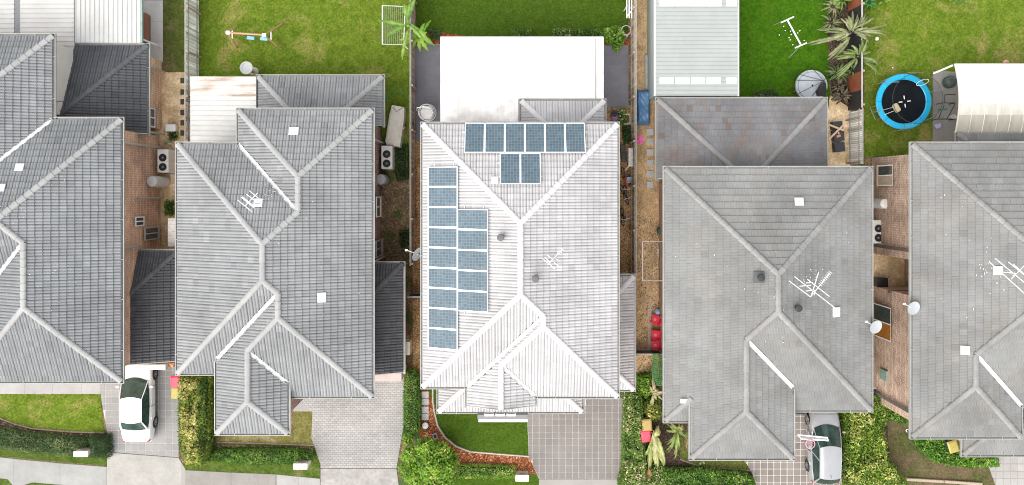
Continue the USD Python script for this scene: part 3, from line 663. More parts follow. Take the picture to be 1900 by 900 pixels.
def build_roof(t, rects, tile_m, kind, seed, gauge=.335, clip=None, budget=0, cap_m=None, valley=True, label=None, walls=None, wall_z0=0.0, overhang=.45, gutter=True, noedge=None, capr=.14, deck_m=None, notch=None):
    """One roof with deck, tiles, ridge caps, valleys, gutters and the walls below it."""
    faces = faces_of(rects, clip)
    deck = cat([flat(g, (lambda pl: (lambda x, y: pl[0] * x + pl[1] * y + pl[2] - .012))(pl)) for pl, g in faces])
    rp = t.part('roof', deck, deck_m or mat('roof_underlay', (.10, .10, .105), .9, .1), label)
    edges = edges_of(faces)
    cut = unary_union([LineString([e[1][:2], e[2][:2]]).buffer(.072, cap_style=2) for e in edges if not e[0]]) if any(not e[0] for e in edges) and valley else None
    alltiles = []
    for i, fc in enumerate(faces):
        r = tile_mesh(fc, kind, gauge, seed * 100 + i, cut)
        if r: alltiles += [(sz, V, r[1], tn) for V, tn, sz in zip(r[0], r[2], r[3])]
    order = sorted(range(len(alltiles)), key=lambda i: -alltiles[i][0]); top = set(order[:budget]); rest = []
    for i, (sz, V, F, tn) in enumerate(alltiles):
        if i in top: t.part('roof_tile', (V, F), tile_m, parent=rp, tone=float(tn))
        else: rest.append((V, F, np.full(len(V), tn)))
    if rest: t.part('roof_tile', cat(rest), tile_m, parent=rp, kind='stuff')
    r = np.random.default_rng(seed)
    for cvx, p, q, pa, pb, d in edges:
        if cvx:
            if p[2] > q[2]: p, q = q, p
            n = max(1, int(round(np.linalg.norm(q - p) / .40))); ends = [p + (q - p) * k / n for k in range(n + 1)]
            for k in range(n):
                a, b = ends[k], ends[k + 1] + (q - p) / np.linalg.norm(q - p) * (.03 if k < n - 1 else 0)
                t.part('ridge_cap', cap_mesh(a, b, capr * 1.14, capr * .92, .012 + r.random() * .006), cap_m or tile_m, parent=rp, tone=float(np.clip(r.normal(.62, .12), 0, 1)))
        elif valley:
            nr = np.array([-d[1], d[0]]); rows = []
            for w in (-.10, 0, .10):
                row = []
                for pt in (p, q):
                    x = pt[:2] + nr * w; z = max(pl[0] * x[0] + pl[1] * x[1] + pl[2] for pl in (pa, pb)); row.append([*x, z + .06 - (.0 if w else .025)])
                rows.append(row)
            v = np.array(rows).reshape(-1, 3); f = np.array([[0, 1, 3], [0, 3, 2], [2, 3, 5], [2, 5, 4]])
            if np.cross(v[1] - v[0], v[3] - v[0])[2] < 0: f = f[:, ::-1]
            t.part('valley_flashing', (v, f), M_valley, parent=rp)
    # eaves
    boxes = [r_.box if clip is None else r_.box.intersection(clip) for r_ in rects]
    out = unary_union([b.buffer(1e-3, join_style=2) for b in boxes]); bd = out.boundary; done = []
    for r_, b in zip(rects, boxes):
        if b.is_empty: continue
        lines = b.boundary.intersection(bd.buffer(4e-3))
        for dn in done: lines = lines.difference(dn)
        done.append(b.boundary.buffer(6e-3))
        if lines.is_empty: continue
        if lines.geom_type == 'MultiLineString': lines = linemerge(lines)
        for ln in (lines.geoms if hasattr(lines, 'geoms') else [lines]):
            if ln.geom_type != 'LineString': continue
            cs = np.array(ln.simplify(.005).coords)
            for p, q in zip(cs[:-1], cs[1:]):
                l = np.linalg.norm(q - p)
                if l < .12: continue
                d = (q - p) / l; nn = np.array([d[1], -d[0]]); m = (p + q) / 2
                if out.contains(Point(m + nn * .05)): nn = -nn
                if noedge is not None and noedge(m, nn): continue
                if noedge is not None and False: continue
                side = 'E' if nn[0] > .5 else 'W' if nn[0] < -.5 else 'N' if nn[1] > .5 else 'S'
                ang = math.atan2(d[1], d[0])
                z = r_.z
                if side in 'WE' and r_.up[side] > .05: continue
                z = rects[0].z + r_.up[side]
                onclip = clip is not None and b.boundary.distance(Point(m)) < .01 and not (abs(m[0] - r_.x0) < .02 or abs(m[0] - r_.x1) < .02 or abs(m[1] - r_.y0) < .02 or abs(m[1] - r_.y1) < .02)
                if side in r_.gable or onclip:
                    hz = [max(min(pl[0] * x[0] + pl[1] * x[1] + pl[2] for pl in r_.planes().values()), z) for x in [p + (q - p) * s for s in np.linspace(0, 1, 9)]]
                    xs = [p + (q - p) * s for s in np.linspace(0, 1, 9)]
                    for k in range(8):
                        v, f = box((0, 0, 0), (1, .04, 1)); A, B = xs[k], xs[k + 1]
                        v = np.array([[*( (A if a[0] < 0 else B) + nn * (a[1] + .02)), (hz[k] if a[0] < 0 else hz[k + 1]) + (.055 if a[2] > 0 else -.2)] for a in v])
                        t.part('barge_board', (v, f), M_fascia, parent=rp)
                    continue
                if gutter:
                    gi = len(done) % 3 * .003 + (.006 if abs(nn[0]) > .5 else 0) + r.random() * .004
                    W = .13; c = m + nn * W / 2; parts = []
                    parts.append(box((*(m + nn * .065), z - .085 - gi), (l + 2 * W * (.97 - gi), W, .012), ang))
                    parts.append(box((*(m + nn * (W - .022 + gi * .3)), z - .028 - gi), (l + 2 * W * (.97 - gi), .034, .11), ang))
                    parts.append(box((*(m + nn * .012), z - .05), (l, .018, .07), ang))
                    gp = t.part('gutter', cat(parts), M_gutter, parent=rp)
                    nb = int(l / 1.7)
                    for k in range(nb):
                        x = p + d * (k + .5) * l / nb + nn * (W * .5 - .02)
                        t.part('gutter_strap', box((*x, z + .030), (.028, W + .05, .008), ang), M_gutter, parent=rp)
                t.part('fascia', box((*(m - nn * .014), z - .10), (l, .02, .19), ang), M_fascia, parent=rp)
    hz_ = lambda o, x, y: min(q[0] * x + q[1] * y + q[2] for q in o.planes().values()) if o.box.buffer(.01).contains(Point(x, y)) else -1
    laid = []
    for r_ in rects:
        if max(r_.up.values()) < .05: continue
        for side in 'WE':
            if r_.up[side] < .05: continue
            z = rects[0].z + r_.up[side]; x = r_.x0 if side == 'W' else r_.x1; sg = -1 if side == 'W' else 1
            ys = [y for y in np.arange(r_.y0, r_.y1, .05) if all(hz_(o, x + sg * .03, y) < z - .03 for o in rects if o is not r_)]
            ys = [y for y in ys if not any(abs(x - gx) < .02 and ga <= y <= gb for gx, ga, gb in laid)]
            if not ys: continue
            laid.append((x, min(ys), max(ys))); t.part('eave_wall', box2((x - sg * .25, min(ys), rects[0].z - .19), (x - sg * .02, max(ys), z - .03)), M_fascia, parent=rp)
            l = max(ys) - min(ys) + .05; ym = (max(ys) + min(ys)) / 2
            t.part('gutter', cat([box((x + sg * .065, ym, z - .085), (.13, l, .012)), box((x + sg * .108, ym, z - .028), (.044, l, .11)), box((x + sg * .012, ym, z - .05), (.018, l, .07))]), M_gutter, parent=rp)
            t.part('fascia', box((x + sg * .004, ym, z - .12), (.02, l, .22)), M_fascia, parent=rp)
    t.part('soffit', extrude(out, rects[0].z - .215, rects[0].z - .19), M_soffit, parent=rp)
    if walls is not None:
        for r_, b in zip(rects, boxes): pass
        w = out.buffer(-overhang, join_style=2)
        if notch is not None: w = w.difference(notch)
        t.part('wall', extrude(w, wall_z0, rects[0].z - .216), walls)
        return faces, w
    return faces, out

def zroof(faces, x, y):
    for (a, b, c), g in faces:
        if g.buffer(.02).contains(Point(x, y)): return a * x + b * y + c, np.array([-a, -b, 1.0]) / math.sqrt(1 + a * a + b * b)
    return None
def on_roof(faces, px, py, off=0.0):
    """The point of the roof seen at a pixel, and the slope's normal."""
    z = 5.5
    for _ in range(12):
        p = P(px, py, z); h = zroof(faces, p[0], p[1])
        if h is None: return P(px, py, 6.0), np.array([0, 0, 1.0])
        z = .5 * z + .5 * (h[0] + off)
    return P(px, py, z), h[1]
def flecks(t, faces, spots, seed):
    r = np.random.default_rng(seed); ms = []
    for px, py, n, sp in spots:
        for k in range(n):
            p, nn = on_roof(faces, px + r.normal(0, sp), py + r.normal(0, sp), .062); F = slope_frame(nn); g = np.arange(6) * 1.047; s = .010 + .014 * r.random()
            v = np.column_stack([np.cos(g) * s * (1 + r.random()), np.sin(g) * s, np.zeros(6)]); v = np.vstack([v, [[0, 0, .006]]]) @ F + p
            ms.append((v, np.array([[6, i, (i + 1) % 6] for i in range(6)])))
    t.part('bird_droppings', cat(ms), mat('droppings', (.62, .62, .60), .8), kind='stuff')
def slope_frame(n):
    """Rows: along the eave, up the slope, normal."""
    up = np.array([0, 0, 1.0]) - n * n[2]; up /= np.linalg.norm(up); return np.stack([np.cross(up, n), up, n])

T_dark = tone_mat('grey_roll_tiles', [(0, (.1720, .1793, .1857)), (.5, (.2197, .2253, .2299)), (1, (.2675, .2720, .2739))], .62, .12, 30, .16, .45, .002, 60, .35, stretch=(1, 1, .25))
T_low = tone_mat('charcoal_roll_tiles', [(0, (.052, .055, .062)), (.5, (.073, .076, .084)), (1, (.098, .101, .110))], .6, .12, 30, .16, .5, .002, 60, .35)
T_whitet = tone_mat('whitewashed_roll_tiles', [(0, (.3360, .3259, .3259)), (.5, (.4032, .3965, .3998)), (1, (.4838, .4771, .4805))], .6, .08, 25, .14, .35, .002, 60, .35)
T_flat = tone_mat('weathered_flat_tiles', [(0, (.1383, .1204, .1074)), (.10, (.1588, .1588, .1560)), (.5, (.1844, .1870, .1842)), (.93, (.2100, .2126, .2097)), (1, (.2049, .1844, .1662))], .7, .10, 28, .2, .4, .002, 60, .3, weather=(1.0, .945, .90))
T_flat2 = tone_mat('mottled_flat_tiles', [(0, (.1282, .0991, .0857)), (.3, (.1631, .1457, .1388)), (.5, (.1515, .1544, .1624)), (.8, (.1806, .1806, .1861)), (1, (.2097, .1748, .1476))], .7, .12, 28, .22, .5, .002, 60, .3, weather=(1.06, .88, .76))
T_capd = tone_mat('grey_ridge_caps', [(0, (.2466, .2493, .2487)), (1, (.2999, .3015, .2972))], .6, .1, 20, .14, .5, .002)
T_capf = tone_mat('flat_roof_caps', [(0, (.1815, .1804, .1760)), (1, (.2310, .2283, .2228))], .65, .12, 14, .2, .7, .002)
T_capw = tone_mat('white_ridge_caps', [(0, (.4352, .4282, .4282)), (1, (.5335, .5300, .5265))], .6, .07, 20, .1, .5, .002)
B_tan = brick_mat('tan_brick', (.40, .17, .075), (.64, .34, .17), (.80, .72, .60))
B_maroon = brick_mat('maroon_brick', (.16, .05, .045), (.32, .12, .10), (.62, .54, .50))
B_beige = brick_mat('beige_brick', (.26, .145, .095), (.52, .35, .25), (.70, .60, .50))
B_brown = brick_mat('red_brown_brick', (.2420, .1045, .0605), (.3410, .1650, .0990), (.4620, .3740, .2970))
M_render = mat('cream_render', (.62, .585, .53), .85, .08, 1.2, fine=.04)
T22 = math.tan(math.radians(22.0)); T17 = math.tan(math.radians(16.5)); ZE, ZG = 5.3, 2.6

def windowed(t, x, y0, y1, z0, z1, nx, frame_m=M_white, split='y', sill=True, glass=None, wood=False):
    """A window in a side wall at x, looking along +x or -x."""
    ex = .02 * nx
    wp = t.part('window', cat([box2((x - .03, y0, z0), (x + 1.6 * ex, y0 + .06, z1)), box2((x - .03, y1 - .06, z0), (x + 1.6 * ex, y1, z1)), box2((x - .03, y0 + .06, z0), (x + 1.6 * ex, y1 - .06, z0 + .06)), box2((x - .03, y0 + .06, z1 - .06), (x + 1.6 * ex, y1 - .06, z1)),
                              box2((x - .03, (y0 + y1) / 2 - .03, z0 + .06), (x + 1.7 * ex, (y0 + y1) / 2 + .03, z1 - .06))]), frame_m)
    ym = (y0 + y1) / 2
    t.part('pane', box2((x - .02, y0 + .06, z0 + .06), (x + .5 * ex, ym - .03, z1 - .06)), glass or M_glass, parent=wp)
    t.part('pane', box2((x - .02, ym + .03, z0 + .06), (x + .5 * ex, y1 - .06, z1 - .06)), M_glass, parent=wp)
    if sill: t.part('sill', box2((x - .02, y0 - .04, z0 - .075), (x + 4.5 * ex, y1 + .04, z0 - .003)), mat('brick_sill', (.30, .22, .17), .85, .15, 9), parent=wp)
def downpipe(t, x, y, z0, z1, nx, elbow=.38, m=M_gutter):
    p = [(x + .06 * nx, y, z0), (x + .06 * nx, y, z1 - .35), (x + .06 * nx + .05 * nx, y, z1 - .25), (x + elbow * nx, y, z1 - .06)]
    t.part('downpipe', tube(p, .055, 8), m)
def access_square(t, faces, px, py, w=.42, h=.38):
    p, n = on_roof(faces, px, py, .09); F = slope_frame(n)
    v, f = rbox((0, 0, 0), (w, h, .05), .012); t.part('roof_flashing', (v @ F + p, f), M_valley, 'white square metal flashing on the tiles')
def vent(t, faces, px, py, m=mat('vent_grey', (.10, .105, .11), .6, .15, 6), base=False):
    p, n = on_roof(faces, px, py, 0.0)
    v = lathe([(.105, -.06), (.105, .30), (.17, .31), (.175, .34), (.17, .40), (.14, .43), (.001, .44)], p, 18)
    vp = t.part('roof_vent', v, m, smooth=False)
    if base:
        F = slope_frame(n); b = rbox((0, 0, .09), (.55, .5, .04), .01); t.part('vent_flashing', (b[0] @ F + p, b[1]), mat('vent_base', (.07, .075, .078), .7, .2, 5), parent=vp)

def ribbed_roof(t, x0, x1, y0, y1, z, along, pitch, m, rib=.028, rise=(0, 0), posts=(), piece='roof_sheet', edge=True):
    """A metal patio roof of ribbed sheets between world bounds, ribs along x or y, each sheet a part."""
    rp = t.part('roof_frame', cat([box2((x0, y0, z - .14), (x1, y0 + .06, z - .02)), box2((x0, y1 - .06, z - .14), (x1, y1, z - .02)), box2((x0, y0 + .06, z - .14), (x0 + .06, y1 - .06, z - .02)), box2((x1 - .06, y0 + .06, z - .14), (x1, y1 - .06, z - .02))]), M_alu)
    lo, hi = (y0, y1) if along == 'x' else (x0, x1); n = max(1, int(round((hi - lo) / pitch))); w = (hi - lo) / n
    prof = [(0, 0), (.10, 0), (.14, rib), (.22, rib), (.26, 0), (1, 0)]
    for k in range(n):
        s = [lo + (k + a) * w for a, _ in prof]; h = [b for _, b in prof]; v = []
        for e, zz in ((x0 if along == 'x' else y0, rise[0]), (x1 if along == 'x' else y1, rise[1])):
            v += [((e, a, z + b + zz) if along == 'x' else (a, e, z + b + zz)) for a, b in zip(s, h)]
        v = np.array(v); q = len(prof); f = []
        for i in range(q - 1): f += [[i, i + 1, q + i + 1], [i, q + i + 1, q + i]]
        f = np.array(f)
        if np.cross(v[f[0, 1]] - v[f[0, 0]], v[f[0, 2]] - v[f[0, 0]])[2] < 0: f = f[:, ::-1]
        t.part(piece, (v, f), m(k) if callable(m) else m, parent=rp)
    for x, y in posts: t.part('post', box((x, y, (z - .14) / 2), (.09, .09, z - .14)), M_alu)
    return rp

M_wmetal = mat('white_roof_metal', (.5418, .5353, .5160), .4, 0, 1.2, col2=(.90, .89, .87), fine=.02)
M_wmetal2 = mat('ribbed_white_metal', (.46, .46, .445), .45, 0, 1.2, col2=(.53, .53, .515), fine=.02)
M_cmetal = mat('cream_roof_metal', (.5200, .5005, .4550), .45, 0, 1.5, col2=(.87, .85, .80))
M_rust = mat('rust_stained_roof_metal', (.2856, .2108, .1564), .6, 0, 1.1, col2=(.82, .78, .74), stretch=(.5, 2.5, 1), fine=.05)
M_pale = mat('pale_green_roof_metal', (.2820, .3031, .2937), .45, 0, 1.2, col2=(.3196, .3384, .3290))

# ---- house 1, far left
h1 = Thing('house', 'tan brick two-storey house at the left edge with grey tiled roof', 'house', P(60, 470), 'two-storey tiled houses in a row')
R1 = [Rect(-148, 217, 230, 597, ZE, T22), Rect(-70, 270, 230, 712, ZE, T22), Rect(-300, 62, 103, 450, ZE, T22)]
T_dark1 = tone_mat('slate_grey_roll_tiles', [(0, (.150, .158, .166)), (.5, (.192, .2, .206)), (1, (.235, .243, .25))], .62, .12, 30, .16, .45, .002, 60, .35, stretch=(1, 1, .25))
f1, w1 = build_roof(h1, R1, T_dark1, 'roll', 1, budget=300, cap_m=T_capd, walls=B_tan)
xw = PX(230, ZE) - .45
l1 = Rect(-200, 80, 278, 700, ZG, T22)
clip = sbox(PX(133, ZG) + .0, PY(247, ZG), 60, 60)
build_roof(h1, [l1], T_low, 'roll', 11, clip=clip, cap_m=T_low, budget=0, walls=B_tan, noedge=lambda m, nn: nn[0] < -.5, overhang=.4)
l1b = Rect(150, 462, 334, 900, ZG, T22)
build_roof(h1, [l1b], T_low, 'roll', 12, clip=sbox(PX(252, ZG), PY(669, ZG), 60, 60), cap_m=T_low, walls=B_tan, noedge=lambda m, nn: nn[0] < -.5, overhang=.35)
# pale flashing strips against the taller wall
for (x, y0, y1) in ((251, 530, 668), (131, 95, 214)):
    a = P(x, y0, ZG)
for y, zlo in ((269, .1), (456, ZG + .2)): downpipe(h1, xw, P(0, y, 3)[1], zlo, ZE - .1, 1)
downpipe(h1, xw, P(0, 367, 1)[1], .1, 3.2, 1, elbow=.08)
h1.part('parapet', box2((PX(228, 2.55), PY(686, 2.55), 2.3), (PX(308, 2.55), PY(676, 2.55), 2.62)), M_cream, 'cream beam over the carport entrance')
h1.part('parapet', box2((PX(308, 2.3), PY(682, 2.3), 0), (PX(322, 2.3), PY(674, 2.3), 2.3)), B_tan, 'brick pier at the carport entrance')
def yat(py, z): return PY(py, z)
windowed(h1, xw, yat(420, 2.9), yat(402, 2.9), 2.25, 3.2, 1)
windowed(h1, xw, yat(445, 1.4), yat(421, 1.4), .55, 2.15, 1, M_steel)
xr = PX(278, ZG) - .4
windowed(h1, xr, yat(235, 1.9), yat(199, 1.9), 1.15, 2.1, 1)
downpipe(h1, xr, P(0, 126, 1.5)[1], .1, ZG - .1, 1, .3); downpipe(h1, xr, P(0, 246, 1.5)[1], .1, ZG - .1, 1, .3)
h1.part('downpipe', tube([P(103, 186, 4.9), P(108, 188, 4.3), P(122, 188, 3.6), P(130, 187, 3.55)], .05, 8), M_gutter)
for q in ((36, 310), (1, 348)): access_square(h1, f1, *q)
h1.part('render_panel', box2((PX(103, ZE) - .45, yat(214, 4), ZG + .4), (PX(103, ZE) - .415, yat(85, 4), ZE - .23)), M_render)
h1.part('front_door_recess', box2((PX(-40, 2), PY(712, ZE) + .44, .05), (PX(102, 1.2), PY(712, ZE) + .47, 2.2)), M_dark)

# ---- house 2
h2 = Thing('house', 'maroon brick two-storey house with grey tiles and a hipped front wing', 'house', P(510, 480), 'two-storey tiled houses in a row')
DZ2 = 28 * (H - ZE) / FPX * T22
R2 = [Rect(325, 263, 695, 697, ZE, T22), Rect(438, 200, 695, 640, ZE, T22), Rect(402, 360, 695, 740, ZE, T22, dw=DZ2), Rect(402, 560, 542, 805, ZE, T22, dz=DZ2)]
f2, w2 = build_roof(h2, R2, T_dark, 'roll', 2, budget=300, cap_m=T_capd, walls=B_maroon)
build_roof(h2, [Rect(475, 138, 714, 470, ZG, T22)], T_dark, 'roll', 21, clip=sbox(-60, PY(232, ZG), 60, 60), cap_m=T_capd, walls=B_maroon, overhang=.4)
build_roof(h2, [Rect(560, 485, 752, 980, ZG, T22)], T_low, 'roll', 22, clip=sbox(PX(690, ZG), PY(690, ZG), 60, 60), cap_m=T_low, walls=B_maroon, overhang=.3, noedge=lambda m, nn: nn[0] < -.5)
xw2 = PX(695, ZE) - .45
windowed(h2, xw2, yat(403, 1.8), yat(365, 1.8), .9, 2.2, 1); windowed(h2, xw2, yat(478, 1.8), yat(446, 1.8), .5, 2.3, 1, M_lgrey)
downpipe(h2, xw2, yat(262, 2), .1, ZE - .1, 1); downpipe(h2, xw2, yat(482, 2), .1, ZE - .1, 1)
h2.part('parapet', box2((PX(690, 2.4), PY(707, 2.2), 0), (PX(744, 2.4), PY(694, 2.4), 2.25)), mat('pink_render', (.52, .42, .385), .85, .1, 2), 'pinkish rendered pier below the dark side roof')
h2.part('meter_box', box2((PX(751, 1.6), yat(656, 1.6), 1.2), (PX(762, 1.6), yat(632, 1.6), 2.0)), M_cream)
for q in ((545, 243), (597, 552)): access_square(h2, f2, *q, .48, .42)
h2.part('rainhead', cat([tube([P(396, 677, ZE + .12), P(404, 676, ZE + .1)], .07, 6), tube([P(540, 712, ZE + .15), P(549, 711, ZE + .12)], .09, 6)]), M_white)

# ---- house 3
h3 = Thing('house', 'house with whitewashed tiled roof carrying the solar panels', 'house', P(965, 480), 'two-storey tiled houses in a row')
R3 = [Rect(780, 226, 1150, 722, ZE, T22), Rect(862, 360, 1150, 740, ZE, T22), Rect(862, 560, 998, 757, ZE, T22, gable='S')]
f3, w3 = build_roof(h3, R3, T_whitet, 'roll', 3, budget=300, cap_m=T_capw, walls=B_brown)
build_roof(h3, [Rect(963, 183, 1125, 420, ZG + .35, T22)], T_whitet, 'roll', 31, clip=sbox(-60, PY(262, ZG), 60, 60), cap_m=T_capw, walls=B_brown, overhang=.4)
build_roof(h3, [Rect(1000, 508, 1180, 727, ZG, T22)], T_whitet, 'roll', 32, clip=sbox(PX(1135, ZG), -60, 60, 60), cap_m=T_capw, walls=B_brown, overhang=.4, noedge=lambda m, nn: nn[0] < -.5)
build_roof(h3, [Rect(810, 600, 1084, 768, ZG, T22)], T_whitet, 'roll', 33, clip=sbox(-60, -60, 60, PY(700, ZG)), cap_m=T_capw, walls=B_brown, overhang=.5, noedge=lambda m, nn: nn[1] > .5)
for q in ((929, 440), (993, 516)): vent(h3, f3, *q)
for q in ((918, 334),): access_square(h3, f3, *q, .36, .36)
for y in (246, 500, 700): downpipe(h3, PX(780, ZE) + .45, yat(y, 3), .1, ZE - .1, -1)
# white framed porch beam under the front gable
pz = 2.9
h3.part('porch_roof', box2((PX(886, 2.7), PY(778, 2.7), 2.45), (PX(979, 2.7), PY(769, 2.7), 2.75)), M_grey)
h3.part('porch_beam', box2((PX(888, 2.3), PY(783, 2.3), 1.98), (PX(979, 2.3), PY(776, 2.3), 2.32)), M_white)
for x in (890, 977): h3.part('porch_post', box((PX(x, 2.3), PY(779.5, 2.3), .99), (.14, .14, 1.98)), M_white)
zg = ZE + .75
for k in range(3):
    xa, xb = PX(899 + k * 20.5, zg), PX(916 + k * 20.5, zg); yb = PY(757, ZE) - .03
    wp = h3.part('gable_vent', cat([box2((xa, yb - .10, zg - .1), (xb, yb - .02, zg - .05)), box2((xa, yb - .10, zg + .15), (xb, yb - .02, zg + .2)), box2((xa, yb - .10, zg - .05), (xa + .04, yb - .02, zg + .15)), box2((xb - .04, yb - .10, zg - .05), (xb, yb - .02, zg + .15))]), M_white)
    h3.part('pane', box2((xa + .04, yb - .06, zg - .05), (xb - .04, yb - .03, zg + .15)), mat('maroon_pane', (.12, .06, .055), .3), parent=wp)

# ---- house 4
h4 = Thing('house', 'two-storey house with weathered flat grey tiles right of the sandy side yard', 'house', P(1425, 520), 'two-storey tiled houses in a row')
rA = Rect(1230, 308, 1620, 765, ZE, T17); rE = Rect(1230, 560, 1400, 785, ZE, T17)
dz4 = (PX(1275, ZE) - PX(1230, ZE)) * T17
rD = Rect(1275, 480, 1470, 850, ZE, T17, dz=dz4)
f4, w4 = build_roof(h4, [rA, rE, rD], T_flat, 'flat', 4, gauge=.345, budget=300, cap_m=T_capf, walls=B_brown, overhang=.66)
build_roof(h4, [Rect(1216, 180, 1536, 560, ZG, T17)], T_flat2, 'flat', 41, gauge=.345, clip=sbox(-60, PY(331, ZG), 60, 60), cap_m=T_capf, budget=0, walls=B_brown, overhang=.4)
vent(h4, f4, 1408, 514, M_dark, True); vent(h4, f4, 1477, 570, M_dark)
for q in ((1483, 374), (1552, 580)): access_square(h4, f4, *q, .44, .40)
p4, n4 = on_roof(f4, 1271, 744, .1); h4.part('roof_flashing', rbox(p4, (.45, .22, .05), .01), M_valley, 'white flashing at the top of the small corner hip')
h4.part('garage_door', box2((PX(1480, 1.2), PY(765, ZE) + .42, .02), (PX(1608, 1.2), PY(765, ZE) + .447, 2.3)), M_cream)

# ---- house 5, right edge
h5 = Thing('house', 'beige brick two-storey house at the right edge with weathered flat tiles', 'house', P(1800, 520), 'two-storey tiled houses in a row')
N5 = sbox(PX(1688, ZE) - 1, PY(541, 2.6), PX(1688, ZE) + 2.4, PY(477, 2.6))
area('sand_strip', [(1600, 455), (1720, 455), (1720, 560), (1600, 560)], .012, G_paledirt, 'sandy recess in the passage beside the rightmost house')
R5 = [Rect(1688, 263, 2130, 757, ZE, T17), Rect(1688, 470, 1898, 815, ZE, T17)]
f5, w5 = build_roof(h5, R5, T_flat, 'flat', 5, gauge=.345, budget=300, cap_m=T_capf, walls=B_beige, notch=N5)
build_roof(h5, [Rect(1783, 560, 2100, 848, ZG, T17)], T_flat, 'flat', 51, gauge=.345, clip=sbox(-60, -60, 60, PY(790, ZG)), cap_m=T_capf, walls=B_beige, overhang=.4, noedge=lambda m, nn: nn[1] > .5)
build_roof(h5, [Rect(1772, 243, 2100, 470, ZG, T17)], T_flat, 'flat', 52, gauge=.345, clip=sbox(-60, PY(262, ZG), 60, 60), cap_m=T_capf, walls=B_beige, overhang=.4)
access_square(h5, f5, 1791, 650, .44, .42)
p5 = P(1817, 722, 6.2)
xw5 = PX(1688, ZE) + .45
windowed(h5, xw5, yat(345, 2.0), yat(306, 2.0), 1.0, 2.7, -1, M_white, glass=mat('curtained_pane', (.42, .33, .25), .3, .15, 3))
windowed(h5, xw5, yat(629, 1.6), yat(567, 1.6), .45, 2.5, -1, M_white, glass=mat('amber_pane', (.30, .12, .02), .25, .2, 2))
for yy in (460, 746): h5.part('brick_band', box2((xw5 - .04, yat(yy + 3, 2.6), .1), (xw5 + .0, yat(yy - 3, 2.6), ZE - .25)), mat('band_brick', (.10, .085, .075), .85, .2, 8), 'dark control joint strip in the brick wall')
h5.part('meter_box', box2((PX(1641, 1.5) - .0, yat(705, 1.5), 1.1), (xw5 + .02, yat(686, 1.5), 1.9)), mat('meter_green', (.22, .30, .26), .5))
h5.part('pipework', cat([tube([P(1628, 671, .6), P(1648, 672, 1.6)], .03, 6), tube([P(1628, 676, .6), P(1648, 677, 1.6)], .03, 6)]), M_lgrey)
h5.part('brick_sill_course', box2((xw5 - .03, PY(541, 2.6) - .12, 2.2), (xw5 + 2.4, PY(541, 2.6) + .02, 2.32)), mat('band_brick', (.10, .085, .075)))
c_ = P(1634, 524, .4); bx_ = Thing('storage_box', 'black box standing in the recess of the right-hand passage', 'storage box', (c_[0], c_[1], 0)); bx_.part('body', rbox((c_[0], c_[1], .3), (.55, .5, .6), .03), M_dark); bx_.part('lid', rbox((c_[0], c_[1], .62), (.6, .55, .05), .02), M_black)
h5.part('valley_flashing', tube([P(1892, 120, 3.0), P(1893, 122, 3.0)], .02, 4), M_valley)

flecks(h1, f1, [(20, 400, 10, 14), (80, 480, 8, 30), (90, 330, 6, 25), (60, 560, 5, 30)], 201); flecks(h2, f2, [(497, 360, 16, 7), (560, 420, 4, 50), (600, 540, 4, 40), (640, 330, 4, 40)], 202)
flecks(h4, f4, [(1505, 508, 22, 9), (1440, 500, 10, 25), (1360, 470, 8, 40), (1440, 600, 8, 30), (1560, 440, 6, 30)], 204); flecks(h5, f5, [(1830, 490, 18, 10), (1860, 520, 10, 12), (1780, 420, 6, 40), (1790, 560, 6, 30)], 205)
# ---- patio roofs, sheds, awnings
pr = Thing('patio_roof', 'white ribbed patio roof above the grey rear hip at the upper left', 'patio roof', P(200, 30), 'metal patio roofs')
z = 2.75
ribbed_roof(pr, PX(139, z), PX(260, z), PY(79, z), PY(-60, z), z, 'y', .245, M_wmetal2, rib=.045, posts=((PX(256, z), PY(70, z)),))
pr.part('gutter', box2((PX(260, z), PY(79, z), z - .12), (PX(264, z), PY(-60, z), z + .02)), mat('green_grey_trim', (.22, .30, .26), .5))
pr = Thing('patio_roof', 'white patio roof with cross ribs between two tiled hips, upper left', 'patio roof', P(85, 50), 'metal patio roofs')
ribbed_roof(pr, PX(37, z), PX(137, z), PY(95, z), PY(-60, z), z - .01, 'x', .245, M_wmetal2, rib=.045, posts=((PX(130, z), PY(80, z)),))
pr.part('box_gutter', box2((PX(27, z), PY(62, z), z - .12), (PX(37, z), PY(-60, z), z - .005)), M_grey)
pr = Thing('patio_roof', 'white patio roof left of the grey box gutter in the corner', 'patio roof', P(0, 30), 'metal patio roofs')
ribbed_roof(pr, PX(-80, z), PX(26, z), PY(62, z), PY(-60, z), z - .01, 'x', .245, M_wmetal2, rib=.045, posts=((PX(-20, z), PY(50, z)),))
pr = Thing('patio_roof', 'rust-stained white patio roof beside the paling fence', 'patio roof', P(410, 200), 'metal patio roofs')
nrs = [0]
def rustfn(k): return M_rust if k >= 9 else M_wmetal2
ribbed_roof(pr, PX(353, z), PX(475, z), PY(263, z), PY(142, z), z, 'x', .262, rustfn, rib=.045, posts=((PX(358, z), PY(148, z)), (PX(358, z), PY(256, z))))
pr = Thing('patio_roof', 'large plain white flat roof behind the whitewashed tiles', 'patio roof', P(965, 140), 'metal patio roofs')
z3 = 2.85
rp = ribbed_roof(pr, PX(817, z3), PX(1120, z3), PY(183, z3), PY(70, z3), z3, 'y', .30, M_wmetal, rib=.010, posts=((PX(822, z3), PY(76, z3)), (PX(1115, z3), PY(76, z3)), (PX(965, z3), PY(76, z3))))
ribbed_roof(pr, PX(817, z3), PX(962, z3), PY(240, z3), PY(183, z3), z3 + .004, 'y', .30, M_wmetal, rib=.010)
